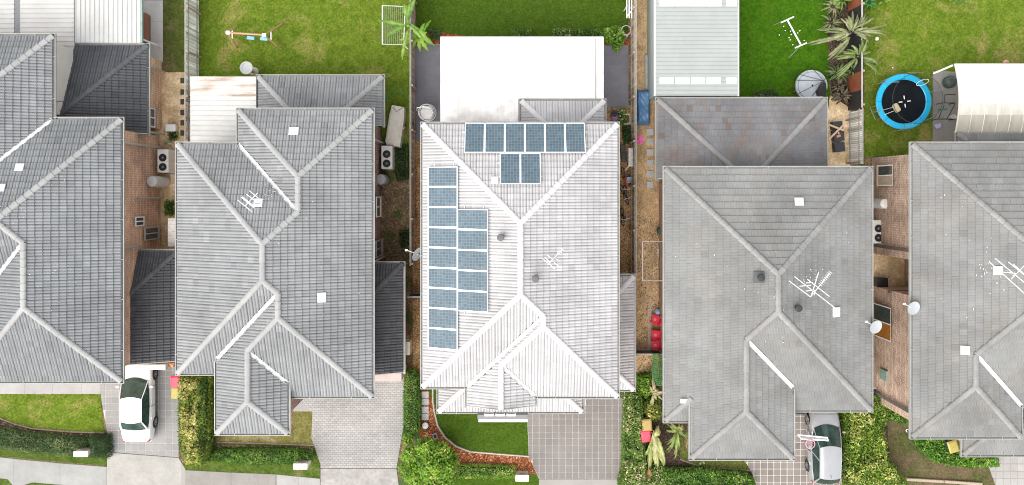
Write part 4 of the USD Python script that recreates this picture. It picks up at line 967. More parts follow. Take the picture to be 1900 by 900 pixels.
pr.part('roof_gutter', cat([box2((PX(817, z3), PY(70, z3), z3 - .1), (PX(1120, z3), PY(67.5, z3), z3 + .03)), box2((PX(1104, z3), PY(183, z3), z3 + .012), (PX(1106, z3), PY(72, z3), z3 + .04))]), M_gutter)

sh = Thing('garage_shed', 'pale metal shed with two rows of skylights on its ribbed roof', 'shed', P(1290, 90))
zs = 2.9
ribbed_roof(sh, PX(1216, zs), PX(1369, zs), PY(177, zs), PY(-60, zs), zs, 'x', .215, M_pale)
sh.part('wall', box2((PX(1218, zs), PY(175, zs), 0), (PX(1366, zs), PY(-60, zs), zs - .15)), mat('grey_green_wall', (.30, .36, .36), .6, .06, 2))
sh.part('gutter', cat([box2((PX(1213.5, zs), PY(178, zs), zs - .11), (PX(1216, zs), PY(-60, zs), zs + .03)), box2((PX(1369, zs), PY(178, zs), zs - .11), (PX(1371, zs), PY(-60, zs), zs + .04))]), M_alu)
for y0, y1, xs in ((0, 11.5, ((1224, 1251), (1253, 1279), (1281, 1309), (1311, 1338), (1348, 1367))), (144, 155, ((1224, 1250), (1253, 1279), (1282, 1308), (1311, 1337), (1348, 1366)))):
    for x0, x1 in xs: sh.part('skylight', box2((PX(x0, zs), PY(y1, zs), zs + .005), (PX(x1, zs), PY(y0, zs), zs + .034)), mat('skylight_sheet', (.88, .88, .87), .35, .03))

aw = Thing('awning', 'curved cream-white patio awning at the upper right', 'awning', P(1840, 180))
za = 2.55; x0, x1 = PX(1772, za), PX(1990, za); ya, yb = PY(246, za), PY(119, za)
npan = 9; wx = (x1 - x0) / npan; ys = np.linspace(ya, yb, 13)
zc = za + .55 * np.sin(np.linspace(.35, math.pi - .25, 13)) - .15
fr = aw.part('awning_frame', cat([tube([(x0, y, zz + .0) for y, zz in zip(ys, zc)], .045, 6), tube([(x0, yb, zc[-1] - .05), (x1, yb, zc[-1] - .05)], .05, 6)]), M_cream)
Mdirt = mat('algae_stained_awning', (.86, .86, .83), .45, 0, .8, col2=(.90, .90, .88))
Malg = mat('algae_tinted_awning', (.3300, .3135, .2420), .5, 0, 1.4, col2=(.4510, .4400, .3850), stretch=(1.6500, .3300, .5500))
for k in range(npan):
    a, b = x0 + k * wx + .012, x0 + (k + 1) * wx - .012
    for lo, hi, mm in ((0, 3, Malg), (3, 5, mat('algae_faint_awning', (.46, .45, .38), .5, 0, 1.4, col2=(.58, .57, .52), stretch=(3, .6, 1))), (5, 12, Mdirt)):
        v = np.array([(x, y, zz) for y, zz in zip(ys[lo:hi + 1], zc[lo:hi + 1]) for x in (a, b)]); n = hi - lo + 1
        f = np.array([q for i in range(n - 1) for q in ([2 * i, 2 * i + 1, 2 * i + 3], [2 * i, 2 * i + 3, 2 * i + 2])])
        aw.part('awning_panel', (v, f), mm, parent=fr)
    if k: aw.part('awning_rib', tube([(x0 + k * wx, y, zz + .006) for y, zz in zip(ys, zc)], .018, 5), M_wmetal, parent=fr)
aw.part('brace', tube([P(1768, 121, za), P(1733, 136, 1.9)], .05, 6), M_alu)
aw.part('post', tube([P(1733, 136, 0), P(1733, 136, 1.9)], .045, 8), M_alu)

cs_ = Thing('garden_shed', 'narrow cream metal shed roof between brick wall and the second house', 'shed', P(320, 430))
cs_.part('wall', box2((PX(313, 1.8), PY(456, 1.8), 0), (PX(334, 1.8), PY(407, 1.8), 1.75)), M_cream)
ribbed_roof(cs_, PX(311.5, 1.9), PX(336, 1.9), PY(458, 1.9), PY(405, 1.9), 1.9, 'x', .2, M_cmetal)

# ------------------------------------------------------------------ solar panels on house 3
M_cell = tone_mat('solar_cells', [(0, (.060, .092, .115)), (.5, (.082, .120, .148)), (1, (.11, .15, .178))], .4, .05, 20, .1, .5, spec=.25)
M_cellback = mat('solar_backing', (.17, .215, .245), .45, .05, 3, spec=.25)
M_frame = mat('panel_frame', (.86, .87, .88), .3, .02, 3, metal=.0)
def build_panel(matrix, label):
    t = Thing('solar_panel', label, 'solar panel', group='solar panels on the whitewashed roof', matrix=matrix)
    w, h = .958, 1.60
    t.part('backing', box((0, 0, .02), (w - .03, h - .03, .03)), M_cellback)
    t.part('frame', cat([box((-w / 2 + .012, 0, .025), (.03, h, .05)), box((w / 2 - .012, 0, .025), (.03, h, .05)), box((0, -h / 2 + .012, .025), (w - .06, .03, .05)), box((0, h / 2 - .012, .025), (w - .06, .03, .05))]), M_frame)
    r = np.random.default_rng(5); ms = []
    for i in range(6):
        for j in range(10):
            v, f = box((-w / 2 + .04 + (i + .5) * (w - .08) / 6, -h / 2 + .045 + (j + .5) * (h - .09) / 10, .036), ((w - .08) / 6 - .018, (h - .09) / 10 - .018, .004)); ms.append((v, f, np.full(8, np.clip(r.normal(.45, .22), 0, 1))))
    t.part('solar_cells', cat(ms), M_cell, kind='stuff')
    return t
def panel_matrix(px, py, rot):
    p, n = on_roof(f3, px, py, .13); F = slope_frame(n); F = np.stack([F[0], F[1], F[2]])
    m = np.eye(4); m[:3, :3] = F; m[3, :3] = p + n * .11 - [0, 0, .11 * n[2]] + [0, 0, 0]
    return Gf.Matrix4d(*m.ravel().tolist())
ordn = ['first', 'second', 'third', 'fourth', 'fifth', 'sixth', 'seventh', 'eighth', 'ninth']
spots = []
for k in range(6): spots.append((862 + 37.3 * (k + .5), 257.5, False, '%s from left in the row of six by the eave' % ordn[k]))
for k in range(2): spots.append((928 + 37.6 * (k + .5), 314.5, False, '%s one of the pair below the row of six' % ('left' if k == 0 else 'right')))
for k in range(9): spots.append((823.5, 309 + 37.6 * (k + .5), True, '%s from top in the long column of nine' % ordn[k]))
for k in range(5): spots.append((879, 388 + 38.0 * (k + .5), True, '%s from top in the short column of five' % ordn[k]))
sp0 = None
for px, py, rot, what in spots:
    m = panel_matrix(px, py, rot); lab = 'solar panel, ' + what
    if sp0 is None: sp0 = build_panel(m, lab)
    else: sp0.copy(lab, m)
rails = []
for (x0, y0), (x1, y1) in (((806, 303), (806, 650)), ((842, 303), (842, 650)), ((862, 383), (862, 582)), ((897, 383), (897, 582)), ((857, 245), (1090, 245)), ((857, 272), (1090, 272)), ((923, 302), (1006, 302)), ((923, 328), (1006, 328))):
    a, _ = on_roof(f3, x0, y0, .075); b, _ = on_roof(f3, x1, y1, .075); h3.part('panel_rail', tube([a, b], .022, 5), M_alu)

# ------------------------------------------------------------------ aerials and dishes
M_aerial = mat('aerial_metal', (.58, .59, .59), .4, .06, 20, metal=.1)
def antenna(faces, px, py, label, elems, mast, boom, base=None, scale=1.0, flatel=None):
    """A roof aerial: pixel polylines of its rods, built at the mast top's height."""
    p, n = on_roof(faces, px, py, 0); t = Thing('roof_antenna', label, 'antenna', p, 'television aerials on the roofs')
    zt = p[2] + mast
    t.part('mast', tube([p - [0, 0, .05], P(*boom[2], zt)], .024, 6), M_aerial)
    t.part('boom', tube([P(*boom[0], zt), P(*boom[1], zt)], .021, 6), M_aerial)
    for a, b in elems: t.part('rod', tube([P(*a, zt + .02), P(*b, zt + .02)], .022, 6), M_aerial)
    if base is not None:
        q, n2 = on_roof(faces, *base, .07); F = slope_frame(n2); v, f = rbox((0, 0, 0), (.42, .42, .05), .01); t.part('base_plate', (v @ F + q, f), M_aerial)
    return t
antenna(f2, 480, 378, 'white four-rod aerial on the middle house left of the panels', [((441, 371), (468, 393)), ((448, 366), (472, 386)), ((450, 365), (473, 384)), ((457, 360), (474, 373)), ((463, 354), (481, 369))], 1.0, ((455, 382), (478, 358), (472, 378)), base=(479, 376))
antenna(f3, 1027, 482, 'small white zigzag aerial on the whitewashed roof', [((1007, 480), (1018, 489)), ((1011, 477), (1021, 487)), ((1016, 473), (1026, 482)), ((1020, 490), (1029, 499)), ((1028, 487), (1036, 493)), ((1031, 480), (1039, 484)), ((1034, 468), (1040, 472)), ((1040, 461), (1047, 465)), ((1038, 465), (1043, 470))], .9, ((1016, 492), (1044, 461), (1026, 480)))
t = antenna(f4, 1512, 548, 'large white aerial with a comb-like boom on the flat-tiled roof', [((1464, 521), (1504, 551)), ((1474, 513), (1549, 571)), ((1498, 518), (1539, 550)), ((1483, 531), (1505, 529)), ((1495, 525), (1508, 524)), ((1495, 540), (1512, 538)), ((1519, 505), (1505, 550))], 1.3, ((1504, 551), (1541, 505), (1512, 540)), base=(1552, 578))
for k in range(9):
    a = np.array([1522, 528]) + (np.array([1541, 505]) - [1522, 528]) * k / 8
    t.part('comb_rod', tube([P(a[0] - 3.2, a[1] - 2.6, 8.2), P(a[0] + 3.2, a[1] + 2.6, 8.2)], .010, 5), M_aerial)
antenna(f5, 1868, 500, 'white long-rod aerial on the roof at the right edge', [((1836, 486), (1905, 548)), ((1846, 479), (1908, 530)), ((1871, 486), (1908, 516)), ((1880, 490), (1904, 512)), ((1862, 505), (1885, 507))], 1.2, ((1876, 518), (1915, 478), (1880, 512)), base=(1852, 502))

def dish(px, py, z, r, label, arm, mount, asp, ang):
    c = P(px, py, z); t = Thing('satellite_dish', label, 'satellite dish', c, 'satellite dishes at the eaves')
    # tilt so that the disc shows as an ellipse of the photograph's aspect
    tilt = math.acos(asp); ax = np.array([math.cos(ang), math.sin(ang), 0]); F = np.array(trimesh.transformations.rotation_matrix(tilt, ax))[:3, :3]
    pr = [(r * s, .16 * r * s * s - .16 * r) for s in np.linspace(0.02, 1, 6)]; pr = pr + [(r * s, .16 * r * s * s - .16 * r - .012) for s in np.linspace(1, .02, 6)]
    v, f = lathe(pr, (0, 0, 0), 28); t.part('reflector', (v @ F.T + c, f), mat('dish_paint', (.34, .36, .37), .4, .06, 5), smooth=False)
    a = P(*arm, z + .25); t.part('feed_arm', tube([c - [0, 0, .1], a], .018, 6), M_alu); t.part('feed_horn', rbox(a, (.13, .10, .10), .02), M_white)
    t.part('mount', tube([c - [0, 0, .1], P(*mount, z - .35)], .028, 6), M_steel)
dish(774.5, 472, 5.2, .36, 'white satellite dish seen nearly edge-on at the left eave of the whitewashed roof', (754, 464), (784, 474), .42, 1.15)
dish(1625.5, 607, 5.6, .345, 'round grey satellite dish over the passage, lower of the two on the right', (1608, 597), (1617, 606), .93, .8)
dish(1695.5, 572, 5.6, .345, 'round pale satellite dish at the left eave of the rightmost house', (1678, 564), (1697, 576), .95, .8)

# ------------------------------------------------------------------ fences
T_paling = tone_mat('paling_timber', [(0, (.3915, .3719, .3328)), (.35, (.7047, .7243, .6851)), (.8, (.9788, 1.0179, .9788)), (1, (1.1745, 1.1941, 1.1354))], .9, .2, 14, .2, .8, stretch=(3, 3, .5))
T_paling2 = tone_mat('brown_paling', [(0, (.1200, .0900, .0660)), (.4, (.3120, .2400, .1800)), (.8, (.4800, .4080, .3360)), (1, (.5760, .5160, .4440))], .9, .2, 14, .25, .6)
def fence(xb, y0, y1, label, m, side=1, hgt=1.8, w=.115, seed=1, lean=.02, skip=.0, dark=None, cap=300):
    """A paling fence along y; xb is the photo's column of its foot, y0..y1 photo rows at the ground."""
    X = PX(xb); a, b = PY(y1), PY(y0); r = np.random.default_rng(seed)
    t = Thing('paling_fence', label, 'fence', (X, (a + b) / 2, 0), 'paling fences between the gardens')
    n = int((b - a) / w); rest = []
    for k in range(n):
        if r.random() < skip: continue
        y = a + (k + .5) * w; h = hgt + r.normal(0, .018); dx = r.normal(0, .008)
        v, f = box((X + dx, y, h / 2), (.018, w - .012 - r.random() * .01, h))
        v[v[:, 2] > .5, 0] += r.normal(0, .012)
        tn = float(np.clip(r.normal(.55, .24), 0, 1))
        ypx = CY - y * FPX / H
        if k < 9999 and -5 < ypx < 905 and cap > 0: t.part('paling', (v, f), m, tone=tn); cap -= 1
        else: rest.append((v, f, np.full(8, tn)))
    if rest: t.part('paling', cat(rest), m, kind='stuff')
    for zz in (.35, 1.5): t.part('rail', box((X - .035 * side, (a + b) / 2, zz), (.04, b - a, .075)), M_wood)
    t.part('top_rail', box((X, (a + b) / 2, hgt + .045), (.055, b - a, .03)), mat('pale_capping', (.32, .315, .29), .85, .2, 6))
    for k in range(int((b - a) / 2.4) + 1): t.part('post', box((X - .10 * side, min(a + k * 2.4 + .1, b), hgt / 2 + .03), (.09, .09, hgt + .06)), M_wood)
    return t
fence(369, -60, 268, 'bleached grey paling fence beside the rust-stained patio roof', T_paling, -1, seed=3)
fence(769, -60, 487, 'brown-grey paling fence between banana plant and whitewashed house', T_paling2, -1, seed=4)
fence(1170.5, -60, 507, 'pale-capped paling fence along the sandy side yard', T_paling2, 1, seed=5, w=.12)
fence(1573.5, 207, 306, 'short silvery slatted fence beside the dark crates', T_paling, 1, seed=6, w=.105)
f = Thing('boundary_fence', 'dark and terracotta panelled fence behind the large-leaved plants', 'fence', (PX(1573.5), PY(60), 0))
ter = mat('terracotta_panel', (.2160, .0600, .0240), .8, .2, 3); blk = mat('black_panel', (.0180, .0168, .0180), .8, .2, 3)
for k, (a, b, m) in enumerate(((-60, -8, blk), (-8, 22, ter), (22, 140, blk), (140, 174, ter), (174, 206, blk))):
    f.part('panel', box2((PX(1573.5) - .02, PY(b) + .01, .05), (PX(1573.5) + .02, PY(a) - .01, 1.75)), m, 'terracotta panel' if m is ter else None)
f.part('top_rail', box2((PX(1573.5) - .05, PY(206), 1.76), (PX(1573.5) + .03, PY(-60), 1.80)), mat('pale_capping', (.32, .315, .29)))
for k in range(4): f.part('post', box((PX(1573.5) + .09, PY(20 + 60 * k), .9), (.09, .09, 1.8)), M_wood)
def gate(x0, x1, y, label, hgt=1.75, m=M_dark):
    a, b = PX(x0, hgt), PX(x1, hgt); Y = PY(y, hgt); t = Thing('side_gate', label, 'gate', ((a + b) / 2, Y, 0), 'side gates')
    n = max(4, int((b - a) / .12)); w = (b - a) / n
    for k in range(n): t.part('slat', box((a + (k + .5) * w, Y, hgt / 2), (w - .012, .02, hgt - .1)), m)
    t.part('frame', cat([box(((a + b) / 2, Y + .03, hgt), (b - a, .05, .05)), box(((a + b) / 2, Y + .03, .1), (b - a, .04, .05)), box((a, Y + .03, hgt / 2), (.05, .05, hgt)), box((b, Y + .03, hgt / 2), (.05, .05, hgt))]), M_lgrey)
gate(756, 781, 552, 'pale-framed side gate left of the whitewashed house'); gate(1181, 1229, 658, 'side gate below the red chairs', 1.2)
h5g = 0

# ------------------------------------------------------------------ air conditioners, water heaters
def aircon(px, py, z, label, rot=0, w=.62, l=1.28):
    """Outdoor unit whose twin fans face the passage; (px, py) is the middle of its top."""
    c = P(px, py, z); t = Thing('air_conditioner', label, 'air conditioner', (c[0], c[1], 0), 'outdoor air conditioning units')
    # fans look up along the top as the photograph shows them: a slim upright unit set on a slab
    t.part('casing', rbox((c[0], c[1], z / 2 + .06), (w, l, z - .12), .03), mat('aircon_casing', (.66, .65, .61), .45, .05, 4))
    for s in (-1, 1):
        q = (c[0] + rot * .03, c[1] + s * .255 - .08, z)
        t.part('fan_grille', lathe([(.215, -.02), (.215, .012), (.19, .016), (.185, .004), (.001, .004)], q, 22), M_dark)
        t.part('fan_hub', disc((q[0], q[1], z + .012), .06, 14), M_grey)
        for k in range(3): t.part('grille_ring', tube(circle((q[0], q[1], z + .018), .08 + .045 * k, 20), .006, 4, True), M_black)
    t.part('base', box((c[0], c[1], .05), (w + .1, l + .1, .1)), G_conc2)
aircon(302, 298.5, 1.05, 'cream twin-fan outdoor unit by the tan brick wall'); aircon(717.5, 292, 1.05, 'cream twin-fan outdoor unit by the maroon brick wall'); aircon(1630, 430, 1.05, 'cream twin-fan outdoor unit at the eave of the flat-tiled house')
def heater(px, py, z, r, label, m):
    c = P(px, py, z); t = Thing('water_heater', label, 'water heater', (c[0], c[1], 0), 'outdoor water heaters')
    t.part('tank', lathe([(r * .96, .12), (r, .16), (r, z - .08), (r * .95, z - .02), (r * .7, z + .02), (.001, z + .03)], (c[0], c[1], 0), 24), m, smooth=True)
    t.part('base', lathe([(r * .8, 0), (r * .8, .12), (.001, .12)], (c[0], c[1], 0), 20), M_grey)
    t.part('pipe', tube([(c[0], c[1] - r - .03, .3), (c[0], c[1] - r - .03, z * .7), (c[0], c[1] - r * .6, z * .7)], .02, 6), M_steel)
heater(281, 336.5, 1.75, .30, 'pale grey cylindrical water heater by the tan brick wall', mat('heater_grey', (.50, .51, .50), .45, .06, 4))
heater(706, 333, 1.3, .29, 'grey domed water heater by the maroon brick wall', mat('heater_dark', (.34, .35, .37), .45, .06, 4)); heater(1643, 378, 1.75, .27, 'white cylindrical water heater in the right-hand passage', mat('heater_white', (.66, .66, .63), .45, .05, 4))

# ------------------------------------------------------------------ wheelie bins
def bin_(px, py, lid, label, rz=0.0, z=1.0):
    c = P(px, py, z); t = Thing('wheelie_bin', label, 'bin', (c[0], c[1], 0), 'wheelie bins', rz=rz)
    b = np.array([[sx * (.24 if zz > .5 else .20), sy * (.29 if zz > .5 else .22), zz] for sx in (-1, 1) for sy in (-1, 1) for zz in (.06, .95)])
    t.part('body', hull(b), M_binbody)
    t.part('lid', hull(np.array([[sx * .27, sy * .33, zz] for sx in (-1, 1) for sy in (-1, 1) for zz in (.95, .99)] + [[sx * .2, sy * .25, 1.04] for sx in (-1, 1) for sy in (-1, 1)])), lid)
    t.part('handle', tube([(-.2, .35, .93), (-.2, .39, .95), (.2, .39, .95), (.2, .35, .93)], .016, 6), M_binbody)
    for s in (-1, 1): t.part('wheel', xf(lathe([(.1, -.025), (.1, .025), (.02, .03)], (0, 0, 0), 14), [[0, 0, 1], [1, 0, 0], [0, 1, 0]], (s * .25, .24, .1)), M_black)
bin_(325.5, 709, M_binred, 'red-lidded wheelie bin beside the variegated hedge', .05); bin_(326.5, 729, M_binyel, 'yellow-lidded wheelie bin below the red one, by the variegated hedge', -.05)
bin_(1200.5, 789, mat('bin_lid_ochre', (.3360, .2450, .0700), .5, .1, 5), 'ochre-lidded wheelie bin in the planting beside the flecked hedge', .1); bin_(1199, 809.5, M_binred, 'red-lidded wheelie bin half under the big leaves', .12)
bin_(1769, 829, M_binyel, 'yellow-lidded wheelie bin against the corner shrubs', .3)

# ------------------------------------------------------------------ letterboxes
def letterbox(px, py, w, d, hgt, label):
    c = P(px, py, hgt); t = Thing('letterbox', label, 'letterbox', (c[0], c[1], 0), 'masonry letterbox pillars')
    t.part('pillar', box((c[0], c[1], hgt / 2), (w, d, hgt)), M_render); t.part('cap', rbox((c[0], c[1], hgt + .03), (w + .06, d + .06, .06), .012), M_white)
    t.part('door', box((c[0], c[1] + d / 2 + .006, hgt - .28), (w * .5, .012, .2)), M_lgrey); t.part('slot', box((c[0], c[1] - d / 2 - .004, hgt - .2), (w * .4, .008, .04)), M_dark)
letterbox(150.5, 842, .74, .24, .95, 'white letterbox pillar at the end of the low hedge, lower left'); letterbox(557.5, 865, .72, .26, .95, 'white letterbox pillar beside the brick-paved driveway'); letterbox(969, 887, .68, .28, .75, 'white letterbox pillar beside the red mulch bed')

# ------------------------------------------------------------------ play things
def trampoline_blue():
    z = .85; c = P(1677, 188.5, z); t = Thing('trampoline', 'round trampoline with bright blue edge padding on the back lawn', 'trampoline', (c[0], c[1], 0))
    X, Y = c[0], c[1]; R = 1.53
    t.part('jumping_mat', disc((X, Y, z - .01), 1.24, 40), mat('trampoline_mat', (.008, .010, .013), .95, .3, 2, spec=.05))
    g = np.linspace(0, 2 * np.pi, 9)
    for k in range(8):
        a = np.linspace(g[k] + .006, g[k + 1] - .006, 8); v = []
        for q in a:
            for r_, zz in ((1.21, z), (1.26, z + .035), (R - .04, z + .035), (R, z)): v.append((X + r_ * math.cos(q), Y + r_ * math.sin(q), zz))
        f = [[i * 4 + j, i * 4 + j + 1, (i + 1) * 4 + j + 1] for i in range(7) for j in range(3)] + [[i * 4 + j, (i + 1) * 4 + j + 1, (i + 1) * 4 + j] for i in range(7) for j in range(3)]
        t.part('edge_pad', (np.array(v), np.array(f)), M_cyan)
    t.part('frame_ring', tube(circle((X, Y, z - .06), R - .03, 40), .03, 6, True), M_steel)
    for k in range(4):
        a = k * math.pi / 2 + .4; p = [X + (R - .03) * math.cos(a - .25), Y + (R - .03) * math.sin(a - .25)]; q = [X + (R - .03) * math.cos(a + .25), Y + (R - .03) * math.sin(a + .25)]
        t.part('leg', tube([(*p, z - .06), (*p, .03), (*q, .03), (*q, z - .06)], .025, 6), M_steel)
    # enclosure: slack net, hoop and poles
    for k in range(6):
        a = k * math.pi / 3 + .35; b = (X + (R + .08) * math.cos(a), Y + (R + .08) * math.sin(a))
        t.part('net_pole', tube([(*b, .25), (*b, z), (X + 1.36 * math.cos(a), Y + 1.36 * math.sin(a), 2.35)], .020, 6), M_steel)
    t.part('net_hoop', tube(circle((X, Y, 2.35), 1.34, 40), .016, 5, True), M_dark)
    n = 40; a = np.arange(n) * 2 * np.pi / n; v = np.vstack([np.stack([X + r_ * np.cos(a), Y + r_ * np.sin(a), np.full(n, zz)], 1) for r_, zz in ((1.24, z + .02), (1.28, 1.6), (1.34, 2.33))])
    f = [q for i in range(2) for j in range(n) for q in ([i * n + j, i * n + (j + 1) % n, (i + 1) * n + (j + 1) % n], [i * n + j, (i + 1) * n + (j + 1) % n, (i + 1) * n + j])]
    net = usdkit.material(stage, LK + 'net_mesh', {'d': ('diffuse_bsdf', {'color': (.012, .014, .014)}), 't': ('transparent_bsdf', {}), 'x': ('mix_closure', {'fac': .84})}, [('d.BSDF', 'x.closure1'), ('t.BSDF', 'x.closure2')], surface='x.closure')
    t.part('safety_net', (v, np.array(f)), net)
    for k in range(4):
        a = k * math.pi / 2 + .12; t.part('centre_mark', box((X + .23 * math.cos(a) + .05, Y + .23 * math.sin(a) + .0, z - .004), (.20, .045, .006), a), M_white)
    b = P(1662, 202, z + .05); br = Thing('broom', 'broom with a straw-coloured head lying on the trampoline mat', 'broom', b)
    br.part('broom_head', rbox((b[0] + .02, b[1] + .05, z + .09), (.34, .50, .16), .06, .55), mat('straw', (.42, .36, .22), .9, .25, 20))
    br.part('broom_handle', tube([P(1658, 206, z + .12), P(1641, 213, z + .10)], .014, 6), M_white)
    hp = P(1712, 153, z + .12); hr = Thing('toy_hoop', 'thin white hoop lying on the blue padding', 'hoop', hp)
    e = circle((0, 0, 0), 1, 24); e = np.stack([e[:, 0] * .34, e[:, 1] * .13, e[:, 0] * .04], 1); ca, sa = math.cos(.35), math.sin(.35); e = e @ np.array([[ca, sa, 0], [-sa, ca, 0], [0, 0, 1]]) + hp
    hr.part('hoop', tube(e, .016, 5, True), M_white)
trampoline_blue()
def trampoline_grey():
    z = .75; c = P(1506, 159, z); X, Y = c[0], c[1]; R = .87; t = Thing('covered_trampoline', 'small trampoline under a taut grey cover by the tiled rear roof', 'trampoline', (X, Y, 0))
    pr = [(.05, z + .10), (.5, z + .07), (R - .12, z + .04), (R - .10, z + .0), (R, z - .0), (R, z - .16)]
    t.part('cover', lathe(pr, (X, Y, 0), 36), mat('grey_cover', (.36, .39, .43), .6, .08, 3), smooth=False)
    t.part('cover_seam', tube(circle((X, Y, z + .03), R - .12, 36), .016, 5, True), M_grey)
    apex = np.array(P(1529, 150, 1.5))
    for px, py in ((1468, 134), (1479, 149), (1480, 174), (1507, 178), (1510, 130), (1532, 145)):
        t.part('net_pole', tube([P(px, py, .8), apex], .016, 5), M_dark)
    fold = [P(1518, 178, 1.0), P(1516, 170, 1.05), P(1523, 156, 1.3), P(1529, 150, 1.5), P(1533, 155, 1.35), P(1534, 167, 1.1), P(1532, 178, .9), P(1525, 165, .8)]
    t.part('folded_net', hull(np.vstack([fold, np.array(fold) - [0, 0, .2]])), M_black)
    for k in range(4): a = k * math.pi / 2 + .3; t.part('leg', tube([(X + .8 * math.cos(a), Y + .8 * math.sin(a), 0), (X + .8 * math.cos(a), Y + .8 * math.sin(a), z)], .022, 6), M_steel)
trampoline_grey()

def swing_set():
    zt = 1.95; a, b = P(423, 60.5, zt), P(490, 65, zt); c = (a + b) / 2; t = Thing('swing_set', 'timber swing set with two blue seats on the back lawn', 'swing', (c[0], c[1], 0))
    wood = M_pine
    t.part('top_beam', tube([a, b], .05, 8), wood)
    for e, feet, bar in ((a, ((440, 48), (439, 90)), ((431, 57), (431, 72))), (b, ((524, 44), (522, 91)), ((503, 56), (503, 77)))):
        for fx in feet: t.part('leg', tube([e, P(*fx, 0)], .045, 8), wood)
        t.part('cross_bar', tube([P(*bar[0], .9), P(*bar[1], .9)], .035, 6), M_white)
        t.part('corner_bracket', rbox(e, (.22, .2, .12), .03), M_white)
    for k, (px, py) in enumerate(((465, 70.5), (489.5, 72))):
        s = P(px, py, .5); st = t.part('swing_seat', rbox(s, (.42, .19, .04), .015, -.12), mat('seat_blue', (.22, .48, .70), .4, .06, 5), 'pale blue swing seat')
        for d in (-.19, .19):
            fr = (s[0] + d - a[0]) / (b[0] - a[0]); top = a + (b - a) * np.clip(fr, .02, .98); t.part('chain', tube([top, s + [d, 0, .02]], .008, 4), M_steel, parent=st)
swing_set()

def clothes_rack():
    z = 1.75; t = Thing('clothesline', 'white fold-out clothesline with parallel wires fixed to the paling fence', 'clothesline', P(740, 45, 0))
    c = [P(709.5, 10.5, z), P(752, 12, z), P(749, 83, z), P(709.5, 82, z)]
    fr = t.part('frame', tube(np.array(c), .034, 6, True), M_alu)
    for k in range(10):
        s = (k + .8) / 11; t.part('wire', tube([c[0] + (c[1] - c[0]) * s, c[3] + (c[2] - c[3]) * s], .008, 4), M_lgrey, parent=fr)
    for p, q in ((c[1], P(757, 17, z)), (c[2], P(757, 91, z - .3))): t.part('bracket', tube([p, q], .03, 6), M_alu)
clothes_rack()

def t_line():
    z = 1.8; t = Thing('clothesline', 'white H-shaped clothesline post frame on the bright lawn', 'clothesline', P(1482, 70, 0))
    a, b = P(1461, 37, z), P(1486, 83, z); t.part('cross_arm', tube([P(1449, 42, z), P(1473, 31, z)], .04, 6), M_alu); t.part('cross_arm', tube([P(1475, 89, z), P(1497, 79.5, z)], .04, 6), M_alu)
    t.part('main_bar', tube([a, b], .045, 6), M_alu)
    for p, q in ((P(1450, 41, z), P(1434, 47, 0)), (P(1484, 86, z), P(1463, 108, 0))): t.part('pole', tube([p, q], .022, 6), M_steel)
    pg = np.random.default_rng(8)
    for (x, y) in ((1454, 49), (1457, 57), (1467, 58), (1468, 64), (1464, 70), (1466, 74), (1480, 61), (1484, 57), (1492, 75), (1446, 65), (1471, 83)):
        t.part('peg', box(P(x, y, z - .1), (.06, .03, .05), pg.random() * 3), M_white)
t_line()

# ------------------------------------------------------------------ smaller garden things
c = P(457, 126, 1.35); t = Thing('bird_bath', 'white round bowl on a pale tapering pedestal beside the tiled rear roof', 'bird bath', (c[0], c[1], 0))
t.part('bowl', lathe([(.10, 1.12), (.30, 1.2), (.355, 1.32), (.35, 1.38), (.31, 1.36), (.2, 1.29), (.001, 1.27)], (c[0], c[1], 0), 24), mat('stone_white', (.50, .51, .50), .6, .1, 10)); t.part('pedestal', lathe([(.26, 0), (.22, .1), (.13, .25), (.11, 1.12), (.001, 1.12)], (c[0], c[1], 0), 16), M_cream)

def egg_chair():
    c = P(791, 208, .9); X, Y = c[0], c[1]; t = Thing('hanging_chair', 'white basket chair in a round tubular stand on the slate patio', 'chair', (X, Y, 0)); wh = M_white
    t.part('base_ring', tube(circle((X - .02, Y + .05, .04), .47, 28), .028, 6, True), wh)
    t.part('hoop', tube([(X - .47, Y + .1, .04), (X - .55, Y + .12, .8), (X - .42, Y + .16, 1.6), (X, Y + .2, 1.92), (X + .35, Y + .1, 1.75)], .028, 6), wh)
    n = 16
    for k in range(n):
        a = k * 2 * np.pi / n; r = [(.08, .42), (.34, .52), (.45, .85), (.40, 1.2), (.22, 1.5)]
        if not -2.6 < (a if a < math.pi else a - 2 * math.pi) < -.5: t.part('basket_rib', tube([(X + q * math.cos(a), Y + q * math.sin(a), zz) for q, zz in r], .012, 4), wh)
    for zz, r in ((.55, .36), (.85, .45), (1.2, .40)): t.part('basket_ring', tube(circle((X, Y, zz), r, 24), .014, 4, True), wh)
    t.part('cushion', lathe([(.3, .50), (.36, .56), (.32, .66), (.001, .64)], (X, Y, 0), 18), mat('cushion_white', (.72, .72, .72), .8, .08, 8))
    t.part('cushion', rbox((X + .02, Y + .24, .9), (.5, .14, .5), .06), mat('cushion_white', (.72, .72, .72)))
egg_chair()

